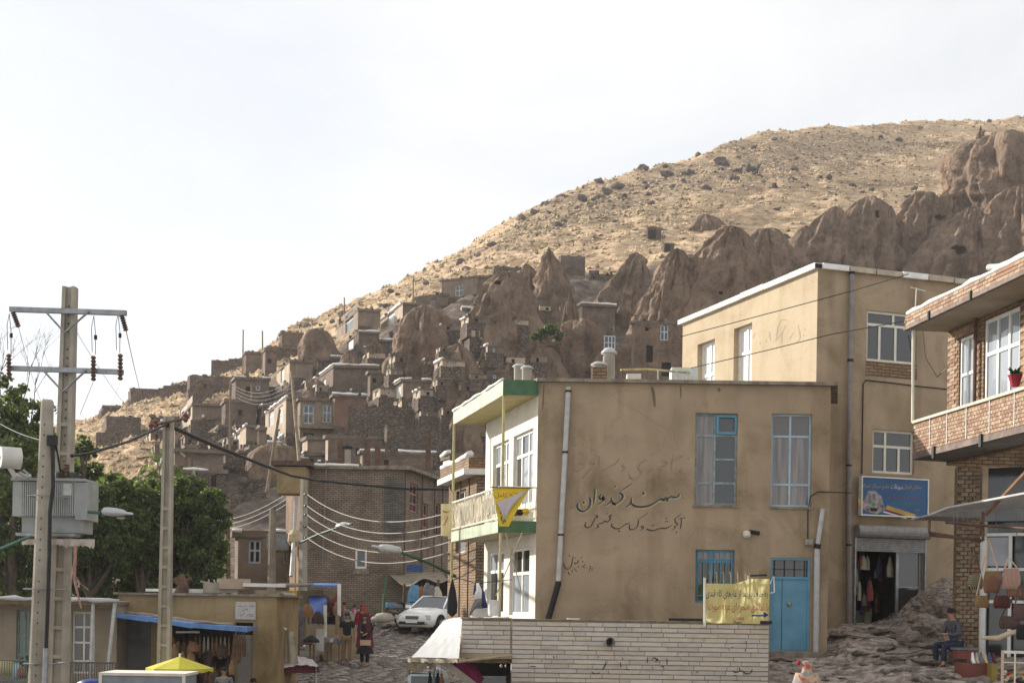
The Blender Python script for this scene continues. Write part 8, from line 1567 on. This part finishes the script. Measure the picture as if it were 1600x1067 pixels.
# ------------------------------------------------------------------ right hand stall
aw2 = thing('metal_awning', 'pale sheet metal awning on steel arms under the brick balcony', 'awning', tuple(P(1520, 790, 26)))
pts = [P(1424, 812, 27.8), P(1450, 806, 27.4), P(1480, 794, 26.8), P(1540, 783, 25.6), P(1604, 771, 24.4)]
for a, b in zip(pts, pts[1:]): q = MB(); q.hexa([a, b, b + V((1.2, .4, .0)), a + V((1.2, .4, .0))], [p_ + V((0, 0, .035)) for p_ in (a, b, b + V((1.2, .4, .05)), a + V((1.2, .4, .05)))]); q.build('sheet', MATS['dull_white_sheet'] if a != pts[0] else steel, aw2)
for a, b, r in [(P(1452, 832, 27.2), P(1533, 845, 26.5), .03), (P(1452, 832, 27.2), P(1452, 812, 27.3), .03), (P(1478, 816, 26.8), P(1604, 826, 24.6), .025), (P(1536, 845, 26.4), P(1536, 800, 26.4), .03), (P(1452, 836, 27.2), P(1536, 844, 26.4), .025)]: q = MB(); q.tube([a, b], r, 4); q.build('arm', rust, aw2)
q = MB(); q.tube([P(1604, 736, 24.6), P(1540, 804, 26)], .035, 5); tag(q.build('diagonal_strut', mat('orange_rust', (.26, .14, .08), (.16, .09, .06), 6, .8)), 'rusty diagonal strut crossing the metal awning', 'strut')
for i, px in enumerate((1490, 1496, 1505, 1512, 1556, 1588)): a = P(px, 800, 26.6); cable([a, P(px + 1, 825 + (i % 3) * 8, 26.6)], .008, wirepale, 'short pale string dangling from the metal awning', 'strings dangling from the metal awning', name='string', seg=2)
def striped(key, c1, c2, sc_=30, axis='X'):
    m = bpy.data.materials.new(key); m.use_nodes = True; nt = m.node_tree; b = nt.nodes['Principled BSDF']; b.inputs['Roughness'].default_value = .85; w_ = nt.nodes.new('ShaderNodeTexWave'); w_.inputs['Scale'].default_value = sc_; w_.bands_direction = axis; w_.inputs['Distortion'].default_value = .6
    tc = nt.nodes.new('ShaderNodeTexCoord'); nt.links.new(tc.outputs['Object'], w_.inputs[0]); r = nt.nodes.new('ShaderNodeValToRGB'); r.color_ramp.elements[0].color = (*c1, 1); r.color_ramp.elements[1].color = (*c2, 1); r.color_ramp.elements[0].position = .35; r.color_ramp.elements[1].position = .6; nt.links.new(w_.outputs[0], r.inputs[0]); nt.links.new(r.outputs[0], b.inputs[0]); return m
kil = [striped('kilim_brown', (.12, .05, .035), (.30, .15, .08)), striped('kilim_check', (.05, .05, .05), (.32, .27, .14), 18, 'DIAGONAL'), striped('kilim_pink', (.25, .10, .09), (.42, .30, .22), 14), striped('kilim_gold', (.08, .04, .02), (.38, .24, .10), 22, 'Z'), striped('kilim_dark', (.05, .03, .028), (.12, .07, .06), 18)]
def handbag(px, y, w_px, h_px, Y, mt_, strap_px, label, sm=None, flap=None):
    p = P(px, y, Y); w_, h_ = w_px / F * Y, h_px / F * Y; t = thing('handbag', label, 'bag', tuple(p)); f_ = fr2(p, p + V((1, -.1, 0)))
    def fn(u, v): a = u * 2 * math.pi; ww = w_ / 2 * (.82 + .25 * math.sin(v * 2.6)); dd = .07 * (.35 + .9 * math.sin(min(1, .25 + v * .75) * math.pi) ** .5); return f_.p(ww * (abs(math.cos(a)) ** .5) * (1 if math.cos(a) > 0 else -1), p.z - h_ * v, dd * (abs(math.sin(a)) ** .5) * (1 if math.sin(a) > 0 else -1))
    q = MB(); q.grid(fn, 20, 8); q.quad(*[fn(k / 20, 1) for k in range(20)]); q.quad(*[fn(1 - k / 20, 0) for k in range(20)]); q.build('body', mt_, t, smooth=False)
    tp = P(px + strap_px[0], y - strap_px[1], Y)
    q = MB(); q.tube([f_.p(-w_ * .4, p.z - .01), tp - V((.015, 0, 0)), tp, tp + V((.015, 0, 0)), f_.p(w_ * .4, p.z - .01)], .014, 6); q.build('strap', sm or MATS['pale_beam'], t)
    if flap: q = MB(); q.fbox(f_, -w_ * .45, w_ * .45, p.z - h_ * .38, p.z - .005, .07, .085); q.build('flap', flap, t)
    return t
beige = mat('beige_strap', (.58, .43, .30), (.5, .36, .25), 5, .8)
handbag(1550, 892, 24, 34, 26.2, kil[0], (-6, 48), 'brown striped shoulder bag with a long beige strap and patterned flap', beige, kil[3]); handbag(1524, 898, 22, 22, 26.6, kil[1], (-3, 42), 'black and yellow checked bag, leftmost under the awning', rust); handbag(1580, 888, 26, 32, 25.6, kil[2], (-4, 16), 'pink striped handbag with upright beige handles', beige)
handbag(1534, 930, 20, 19, 26.3, kil[3], (6, 60), 'tan and dark round pouch hanging below the checked bag', beige); handbag(1566, 930, 24, 20, 26.0, mat('oxblood', (.09, .025, .02), None, 6, .6), (2, 30), 'oxblood flat bag below the striped bags', brown); handbag(1586, 918, 22, 14, 25.7, kil[0], (-2, 16), 'small brown striped pouch behind the pink handbag', brown)
handbag(1594, 945, 20, 24, 25.2, kil[4], (0, 30), 'dark bag cut by the right edge of the picture', brown); handbag(1578, 962, 30, 20, 26.2, kil[4], (0, 26), 'dark wide bag low in the shop front', brown); handbag(1598, 975, 18, 24, 25.2, MATS['black_cloth'], (0, 30), 'black bag lowest at the right edge', brown)
q = MB(); q.tube([P(1533, 996, 25.6), P(1560, 996, 25.5), P(1580, 988, 25.3), P(1606, 985, 25.2)], [.03, .05, .05, .055], 8); tag(q.build('peeled_branch', mat('peeled_wood', (.55, .45, .31), (.45, .36, .24), 6, .7)), 'peeled pale branch laid across the front of the stall', 'branch')
sh_ = thing('display_stand', 'yellowish wooden display frame at the bottom right corner', 'frame', tuple(P(1590, 1060, 25))); DFf = fr2(P(1564, 1040, 25.2), P(1620, 1040, 25.0))
for (a_, b_, c_, d_) in ((0, .05, -2.1, -.62), (.05, .6, -.67, -.62), (.22, .25, -2.1, -.67), (.05, .6, -.84, -.82)): q = MB(); q.fbox(DFf, a_, b_, c_, d_, -.04, 0); q.build('rail', beige if a_ == 0 else cream, sh_)
for i in range(16): q = MB(); p_ = P(gr.uniform(1562, 1600), gr.uniform(1045, 1066), 25.3); q.lathe(p_, [(.01, -.03), (.035, 0), (.01, .03)], 8); tag(q.build('trinket', [MATS['flag_red'], MATS['strong_yellow'], whitesheet, beige][i % 4]), 'small bright red, yellow or white trinket behind the display frame', 'trinket', 'trinkets at the display frame')
for i, (px, y, w_, d_, h_, Y, mt_, nm) in enumerate([(1507, 1022, .42, .3, .16, 27.6, mat('brick_red_box', (.22, .07, .05), (.16, .05, .04), 4, .7), 'brick red box topped with a dark tray beside the sitting man'), (1520, 1052, .55, .4, .4, 26.8, MATS['brick_red_box'], 'larger brick red box below the slippers'), (1548, 1052, .12, .3, .4, 26.6, mat('olive_gold_box', (.28, .20, .05), None, 4, .6), 'narrow gold crate at the end of the red box'), (1508, 1066, .5, .3, .08, 26.2, MATS['pale_beam'], 'open wooden tray with papers at the bottom edge')]): q = MB(); q.box(P(px, y, Y), (w_, d_, h_), .15); tag(q.build('box', mt_), nm, 'box')
q = MB(); q.box(P(1507, 1013, 27.6), (.46, .32, .05), .15); tag(q.build('tray', clothm[1]), 'dark tray lying on the red box', 'tray')
for i in range(6): q = MB(); p_ = P(1520 + i * 6.5, 1030, 26.8); q.tube([p_ - V((0, .1, .07)), p_, p_ + V((.01, .05, .13))], [.03, .035, .02], 6); tag(q.build('slipper', [whitesheet, clothm[3], clothm[1], beige, mat('denim', (.08, .11, .18), None, 5, .8), clothm[4]][i]), 'small standing slipper or figurine on the red box', 'slipper', 'slippers on the red box')
# ------------------------------------------------------------------ car
def car(loc, yaw, label):
    t = thing('sedan', label, 'car', tuple(loc)); R = Matrix.Rotation(yaw, 3, 'Z'); T_ = lambda x, y, z: V(loc) + R @ V((x, y, z))   # x sideways, y to the rear
    pnt = mat('white_car_paint', (.74, .73, .71), (.70, .69, .67), 1, .25, spec=.5)
    ST = [(0, .52, .34, .56), (.05, .70, .26, .64), (.22, .80, .20, .70), (.6, .855, .20, .80), (1.1, .87, .2, .90), (1.35, .875, .2, .94), (2.2, .88, .2, .97), (3.2, .88, .2, .99), (3.8, .86, .22, 1.0), (4.2, .82, .26, .98), (4.38, .76, .32, .86), (4.44, .6, .42, .66)]
    q = MB(); rings = []
    for x, w_, zb_, zt_ in ST:
        half = [(0, zb_), (w_ * .82, zb_), (w_ * .97, zb_ + .12), (w_, (zb_ + zt_) / 2), (w_ * .97, zt_ - .09), (w_ * .86, zt_ - .01), (w_ * .45, zt_ + .035), (0, zt_ + .045)]
        ring = half + [(-a, z) for a, z in reversed(half[1:-1])]; i0 = len(q.v); q.v += [T_(a, x, z) for a, z in ring]; rings.append((i0, len(ring)))
    for (a, n_), (b, _) in zip(rings, rings[1:]):
        for k in range(n_): q.f.append((a + k, a + (k + 1) % n_, b + (k + 1) % n_, b + k)); q.m.append(0)
    q.f.append(tuple(range(rings[0][0], rings[0][0] + 14))); q.m.append(0); q.f.append(tuple(range(rings[-1][0], rings[-1][0] + 14))); q.m.append(0)
    q.build('body', pnt, t, smooth=True)
    roof = MB(); base = [(.70, 1.22), (.74, 2.0), (.74, 3.0), (.66, 3.95)]; top = [(.56, 1.98), (.60, 2.3), (.60, 2.9), (.53, 3.35)]; zb_, zt_ = .95, 1.40
    roof.grid(lambda u, v: T_((2 * u - 1) * .585 * (1 - .06 * abs(2 * v - 1)), 1.96 + 1.42 * v, 1.40 + .035 * math.cos((2 * u - 1) * 1.4) - .03 * (2 * v - 1) ** 2), 8, 8); roof.build('roof_panel', pnt, t, smooth=True)
    pil = MB()
    for s in (-1, 1):
        for a, b in (((.74, 1.22, .93), (.57, 1.98, 1.40)), ((.78, 2.55, .95), (.60, 2.58, 1.40)), ((.70, 3.95, .97), (.55, 3.38, 1.39)), ((.57, 1.98, 1.41), (.60, 2.6, 1.42)), ((.60, 2.6, 1.42), (.55, 3.38, 1.40))): pil.tube([T_(a[0] * s, a[1], a[2]), T_(b[0] * s, b[1], b[2])], .035, 6)
    pil.build('pillar_frame', pnt, t)
    cg = glassmat('car_glass', (.03, .035, .04), .05) if 'car_glass' not in MATS else MATS['car_glass']
    def pane(nm, pts): q = MB(); q.quad(*[T_(*p_) for p_ in pts]); q.build(nm, cg, t)
    pane('windscreen', [(-.72, 1.22, .93), (.72, 1.22, .93), (.56, 1.98, 1.39), (-.56, 1.98, 1.39)]); pane('rear_window', [(.68, 3.95, .97), (-.68, 3.95, .97), (-.53, 3.38, 1.385), (.53, 3.38, 1.385)])
    for s in (-1, 1): pane('side_window', [(s * .745, 1.3, .95), (s * .765, 2.52, .96), (s * .60, 2.55, 1.39), (s * .575, 2.0, 1.39)]); pane('side_window', [(s * .765, 2.62, .96), (s * .70, 3.8, .98), (s * .555, 3.36, 1.38), (s * .60, 2.62, 1.39)])
    q = MB(); q.box(T_(0, .02, .57), (.56, .06, .13), yaw); q.build('grille', mat('dark_chrome', (.14, .14, .14), None, 9, .3, metal=.6), t)
    q = MB(); q.box(T_(0, -.0, .36), (1.1, .06, .11), yaw); q.build('lower_grille', black, t); q = MB(); q.box(T_(0, -.03, .42), (.5, .03, .11), yaw); q.build('number_plate', whitesheet, t)
    for s in (-1, 1):
        q = MB(); q.box(T_(s * .58, .10, .60), (.36, .12, .14), yaw + s * -.32); q.build('headlight', glassmat('headlight_glass', (.45, .46, .48), .1) if 'headlight_glass' not in MATS else MATS['headlight_glass'], t)
        q = MB(); q.lathe(T_(s * .62, .03, .34), [(.01, -.04), (.05, 0), (.01, .04)], 8); q.build('fog_lamp', steel, t)
        q = MB(); q.box(T_(s * .93, 1.42, 1.0), (.2, .1, .13), yaw); q.build('wing_mirror', pnt, t); q = MB(); q.box(T_(s * .58, 4.40, .78), (.3, .08, .16), yaw); q.build('tail_light', MATS['flag_red'], t)
        for y in (.80, 3.55):
            q = MB(); q.tube([T_(s * .68, y, .31), T_(s * .885, y, .31)], .315, 22); w_ = q.build('wheel', black, t); q = MB(); q.tube([T_(s * .88, y, .31), T_(s * .893, y, .31)], .20, 14); q.build('rim', steel, w_)
            q = MB(); q.tube([T_(s * .60, y, .34), T_(s * .884, y, .34)], .375, 22); q.build('wheel_arch', dark, t)
    return t
cl = P(653, 994, 54.5); car(V((cl.x - .25, 54.6, gz(0, 56.2) + .06)), rad(-24), 'white sedan parked on the cobbled street facing down the hill')
# ------------------------------------------------------------------ people
def skin(name, J, E, mtl, parent, sub=2, root=0):
    me_ = bpy.data.meshes.new(name); me_.from_pydata([tuple(j[:3]) for j in J], E, []); o = bpy.data.objects.new(name, me_); col.objects.link(o)
    md = o.modifiers.new('s', 'SKIN'); md.use_smooth_shade = True
    for i, j in enumerate(J): me_.skin_vertices[0].data[i].radius = (j[3], j[4] if len(j) > 4 else j[3]); me_.skin_vertices[0].data[i].use_root = (i == root)
    sb_ = o.modifiers.new('u', 'SUBSURF'); sb_.levels = sub; sb_.render_levels = sub
    dg = bpy.context.evaluated_depsgraph_get(); nm = bpy.data.meshes.new_from_object(o.evaluated_get(dg)); bpy.data.objects.remove(o); nm.materials.clear(); nm.materials.append(mtl); nm.name = name
    nm.polygons.foreach_set('use_smooth', [True] * len(nm.polygons)); o = bpy.data.objects.new(name, nm); col.objects.link(o); o.parent = parent; return o
def person(loc, yaw, label, top, legs, hairm, pose='stand', scarf=None, skirt=None, shawl=None, hold=None, scale=1.0, sleeve=1, step=0.0, bald=False):
    """local axes: faces -y, z up"""
    t = thing('person', label, 'person', tuple(loc)); t.rotation_euler = (0, 0, yaw); t.scale = (scale,) * 3
    if pose == 'stand':
        hip, kn, an = .92, .49, .08; K = {'pel': (0, 0, .93), 'wa': (0, .0, 1.08), 'ch': (0, 0, 1.30), 'sh': (0, .01, 1.42), 'ne': (0, .0, 1.50), 'hl': (0, -.02, 1.575), 'hm': (0, -.015, 1.64), 'ht': (0, 0, 1.70)}
        Lg = {s: [(s * .09, 0, .90), (s * .10, -step * s - .01, .50), (s * .10, -step * s * 1.6 + (.02 if True else 0), .10), (s * .12, -step * s * 1.6 - .05, .04), (s * .13, -step * s * 1.6 - .16, .03)] for s in (-1, 1)}
        Ar = {s: [(s * .17, .01, 1.41), (s * .24, .03, 1.15), (s * .25, -.06, .92)] for s in (-1, 1)}
        if hold: Ar = {s: [(s * .17, .01, 1.41), (s * .23, .02, 1.16), (s * .07, -.22, 1.10 - .03 * s)] for s in (-1, 1)}
    else:
        K = {'pel': (0, .05, .50), 'wa': (0, .06, .64), 'ch': (0, .0, .86), 'sh': (0, -.03, .98), 'ne': (0, -.06, 1.06), 'hl': (0, -.11, 1.12), 'hm': (0, -.11, 1.19), 'ht': (0, -.09, 1.25)}
        Lg = {s: [(s * .10, .0, .48), (s * .13, -.42, .50), (s * .11, -.40, .12), (s * .12, -.44, .05), (s * .13, -.56, .03)] for s in (-1, 1)}
        Ar = {s: [(s * .18, -.02, .96), (s * .23, -.12, .72), (-s * .02 + s * .03, -.27, .70 + .03 * s)] for s in (-1, 1)}
    J, E = [], []
    def add(p, r, par=None, r2=None): J.append((*p, r, r2 or r)); 
    def ch(pts, par):
        for p, r in pts:
            J.append((*p, *(r if isinstance(r, tuple) else (r, r)))); E.append((par, len(J) - 1)); par = len(J) - 1
        return par
    J.append((*K['pel'], .13, .10)); ch([(K['wa'], (.12, .09)), (K['ch'], (.145, .10)), (K['sh'], (.10, .07)), (K['ne'], .05), (K['hl'], (.058, .068)), (K['hm'], (.075, .088)), (K['ht'], (.055, .065))], 0)
    for s in (-1, 1):
        lg = Lg[s]; ch([(lg[0], .085), (lg[1], .058), (lg[2], .04), (lg[3], .045), (lg[4], .035)], 0)
        a = Ar[s]; w_ = ch([(a[0], .055), (a[1], .04), (a[2], .027)], 3); d = (V(a[2]) - V(a[1])).normalized(); sd = V((1, 0, 0)) if abs(d.x) < .8 else V((0, 1, 0)); pm = V(a[2]) + d * .07; w_ = ch([(tuple(pm), (.026, .018))], w_)
        for k, L_ in enumerate((.055, .07, .075, .068)): f0 = pm + d * .02 + sd * (k - 1.5) * .018; f1 = f0 + d * L_ * .5; f2 = f1 + (d + V((0, -.35, -.25))).normalized() * L_ * .5; ch([(tuple(f0), .008), (tuple(f1), .008), (tuple(f2), .006)], w_)
        th_ = V(a[2]) + d * .03 - sd * .03; ch([(tuple(th_), .010), (tuple(th_ + d * .04 - sd * .012), .008)], w_)
    skin('body', J, E, skinm, t)
    hm = V(K['hm'])
    q = MB(); q.lathe(hm + V((0, -.088, -.005)), [(.004, -.022), (.013, -.014), (.006, .02)], 6); q.build('nose', skinm, t); ORG.pop(t, None)
    # the small face parts are given in local coordinates
    for o_ in t.children:
        if o_.name.startswith('nose'):
            for v_ in o_.data.vertices: v_.co += V(loc)
    def loc_part(q, nm, m_, sm=False): ORG[t] = V((0, 0, 0)); o_ = q.build(nm, m_, t, smooth=sm); ORG[t] = V(loc); return o_
    for o_ in [c for c in t.children if c.name.startswith('nose')]: bpy.data.objects.remove(o_)
    q = MB(); q.lathe(hm + V((0, -.088, -.005)), [(.004, -.022), (.013, -.014), (.006, .02)], 6); loc_part(q, 'nose', skinm)
    for s in (-1, 1): q = MB(); q.box(hm + V((s * .028, -.083, .012)), (.018, .008, .008)); loc_part(q, 'eye', black); q = MB(); q.lathe(hm + V((s * .076, 0, -.005)), [(.004, -.025), (.016, 0), (.004, .025)], 6); loc_part(q, 'ear', skinm)
    q = MB(); q.box(hm + V((0, -.084, -.045)), (.035, .008, .007)); loc_part(q, 'mouth', mat('lips', (.22, .08, .06), None, 5, .6))
    # clothes
    if top:
        J, E = [], []; J.append((K['pel'][0], K['pel'][1], K['pel'][2] - .06, .155, .125)); ch([(K['wa'], (.145, .115)), (K['ch'], (.165, .12)), (K['sh'], (.125, .09)), (tuple((V(K['sh']) + V(K['ne'])) / 2), .06)], 0)
        for s in (-1, 1):
            a = Ar[s]; e_ = [(a[0], .072), (tuple(V(a[0]).lerp(V(a[1]), .75)), .062)] if sleeve == 0 else [(a[0], .072), (a[1], .056), (tuple(V(a[1]).lerp(V(a[2]), .85)), .04)]; ch(e_, 3)
        skin('shirt', J, E, top, t)
    if legs:
        J, E = [], []; J.append((*K['pel'], .14, .112))
        for s in (-1, 1): lg = Lg[s]; ch([(lg[0], .10), (lg[1], .074), (tuple(V(lg[1]).lerp(V(lg[2]), .96)), .058)], 0)
        skin('trousers', J, E, legs, t)
    for s in (-1, 1): lg = Lg[s]; skin('shoe', [(*(V(lg[3]) + V((0, .05, 0))), .05, .045), (*lg[3], .05, .045), (*lg[4], .045, .035)], [(0, 1), (1, 2)], black, t, sub=1)
    if scarf:
        q = MB(); q.grid(lambda u, v: (lambda a, k: hm + V(((.088 + .10 * k ** 2) * math.sin(a), .03 - (.098 + .04 * k) * math.cos(a) + .02, .085 * math.cos(min(1, v * 2) * 1.57) if v < .5 else -(v - .5) * .52)))( .55 + u * (2 * math.pi - 1.1), max(0, (v - .5) * 2)), 20, 12); loc_part(q, 'headscarf', scarf, True)
        q = MB(); q.lathe(hm + V((0, .022, .0)), [(.094, .0), (.092, .04), (.07, .08), (.02, .10)], 16); loc_part(q, 'headscarf_crown', scarf, True)
    elif not bald:
        q = MB(); q.lathe(hm + V((0, .014, .008)), [(.082, -.02), (.088, .02), (.080, .06), (.05, .088), (.01, .095)], 14, sy=1.06); loc_part(q, 'hair', hairm, True)
    if skirt:
        m_, zt_, zb_, wb_ = skirt; q = MB(); q.grid(lambda u, v: (lambda a, z, w_: V((w_ * math.cos(a) * (1 + .06 * math.sin(a * 7) * v), w_ * .8 * math.sin(a), z)))(u * 2 * math.pi, zt_ + (zb_ - zt_) * v, .13 + (wb_ - .13) * v), 30, 8); loc_part(q, 'skirt', m_, True)
    if shawl:
        q = MB(); z1_, z0_, w1, w0 = shawl[1:]; q.grid(lambda u, v: (lambda a: V(((w1 + (w0 - w1) * v) * math.cos(a) * (1 + .05 * math.sin(a * 6)), .02 + (w1 + (w0 - w1) * v) * .75 * math.sin(a), z1_ + (z0_ - z1_) * v)))(-1.2 + u * (math.pi + 2.4)), 24, 8); loc_part(q, 'shawl', shawl[0], True)
    return t
hairb = mat('black_hair', (.02, .015, .012), None, 9, .6); khaki = mat('khaki_cloth', (.30, .20, .11), (.24, .16, .09), 6, .9); denim = MATS['denim']; redsc = mat('red_scarf', (.42, .02, .03), (.3, .012, .02), 6, .8)
def stand(px, Y): p = P(px, 1000, Y); return V((p.x, Y, gz(0, Y) + .10))
bkt = mat('black_tshirt', (.025, .025, .03), None, 6, .85)
person(stand(542, 47), rad(4), 'man in a black t-shirt and khaki trousers walking down the street', bkt, khaki, hairb, sleeve=0, step=.05)
person(stand(570, 46.6), rad(-6), 'woman in dark clothes and maroon shawl holding a cream bag', bkt, bkt, hairb, scarf=bkt, skirt=(bkt, 1.1, .42, .30), shawl=(MATS['maroon_cloth'], 1.42, .62, .20, .30), hold=True, step=.04)
q = MB(); p_ = stand(571, 46.3) + V((0, 0, .82)); q.box(p_, (.34, .10, .18)); tag(q.build('cream_bag', beige), 'cream handbag held in front of the woman in dark clothes', 'bag')
person(stand(536, 50), rad(8), 'man with dark hair seen behind the man in the black t-shirt', clothm[1], denim, hairb, scale=1.02)
person(stand(566, 49.2), rad(-3), 'woman in a bright red headscarf behind the woman in dark clothes', MATS['maroon_cloth'], None, hairb, scarf=redsc, skirt=(MATS['maroon_cloth'], 1.3, .15, .33), shawl=(redsc, 1.46, .85, .20, .30), scale=1.03)
person(stand(553, 51), rad(0), 'person in orange brown trousers half hidden between the couple', clothm[3], mat('orange_cloth', (.42, .22, .08), (.3, .15, .05), 5, .9), hairb, scale=.9)
q = MB(); q.box(stand(556, 50.4) + V((0, 0, 1.2)), (.5, .35, .3)); tag(q.build('goods_basket', clothm[3]), 'basket of small goods between the walking couples', 'basket')
for i in range(10): q = MB(); s_ = .07; q.box(stand(556, 50.4) + V((gr.uniform(-.25, .25), gr.uniform(-.15, .15), 1.40)), (s_, s_, s_ * 1.5), gr.random()); tag(q.build('packet', [MATS['strong_yellow'], whitesheet, pinkm, clothm[0]][i % 4]), 'small bright packet in the basket between the couples', 'packet', 'packets in the basket')
sp = P(1490, 1043, 28.0); sp.z = P(1482, 1043, 28.0).z
person(V((sp.x, sp.y, sp.z)), rad(-62), 'man in a grey checked shirt and jeans sitting with folded arms by the brick pier', mat('grey_check_shirt', (.11, .105, .12), (.06, .055, .065), 20, .9), mat('dark_jeans', (.035, .045, .075), (.025, .03, .05), 6, .9), hairb, pose='sit', scale=.92)
o = bpy.data.objects.new('rock', bigr); col.objects.link(o); o.location = sp + V((.12, .05, .12)); o.scale = (.30, .26, .24); o.rotation_euler = (0, 0, 2.2); tag(o, 'low seat shaped rock under the sitting man', 'rock')
cw = P(1262, 1033, 25.2); person(V((cw.x, 25.2, cw.z - 1.72)), rad(160), 'person in a flowered cream chador seen from behind at the bottom edge', MATS['cream_cloth'], None, hairb, scarf=mat('flower_cloth', (.50, .38, .24), (.28, .26, .27), 7, .9, c3=(.36, .10, .09), lo=.42, hi=.5), skirt=(MATS['cream_cloth'], 1.4, .1, .4), shawl=(bpy.data.materials['flower_cloth'], 1.52, .5, .20, .50))
q = MB(); q.lathe(cw + V((-.16, 0, -.02)), [(.02, -.04), (.04, 0), (.02, .04)], 8); tag(q.build('red_flower_knot', redsc, smooth=True), 'red knot of cloth beside the flowered chador', 'cloth')
for i, (px, y, Y, nm, sc_) in enumerate([(350, 1042, 37, 'person with dark hair just showing above the bottom edge by the ribbed door', None), (396, 1060, 39, 'person in the bottom edge right of the ribbed door', None), (338, 1066, 36, 'person in a green top at the bottom edge by the leather shop', None)]):
    p = P(px, y, Y); person(V((p.x, Y, p.z - 1.72)), rad(20 * i), nm, [clothm[1], MATS['maroon_cloth'], MATS['leaf_mid']][i], denim, hairb)
# ------------------------------------------------------------------ air
q = MB(); q.box((0, 1450, 66), (7200, 3300, 216)); hz = q.build('haze', [], None); hm_ = bpy.data.materials.new('haze_air'); hm_.use_nodes = True; N = hm_.node_tree.nodes; N.clear(); pv_ = N.new('ShaderNodeVolumePrincipled'); pv_.inputs['Density'].default_value = .00022; pv_.inputs['Color'].default_value = (.95, .95, .97, 1); pv_.inputs['Anisotropy'].default_value = .3
o_ = N.new('ShaderNodeOutputMaterial'); hm_.node_tree.links.new(pv_.outputs[0], o_.inputs['Volume']); hz.data.materials.append(hm_); hz['kind'] = 'stuff'; hz['label'] = 'thin pale haze filling the air over the village and hillside'
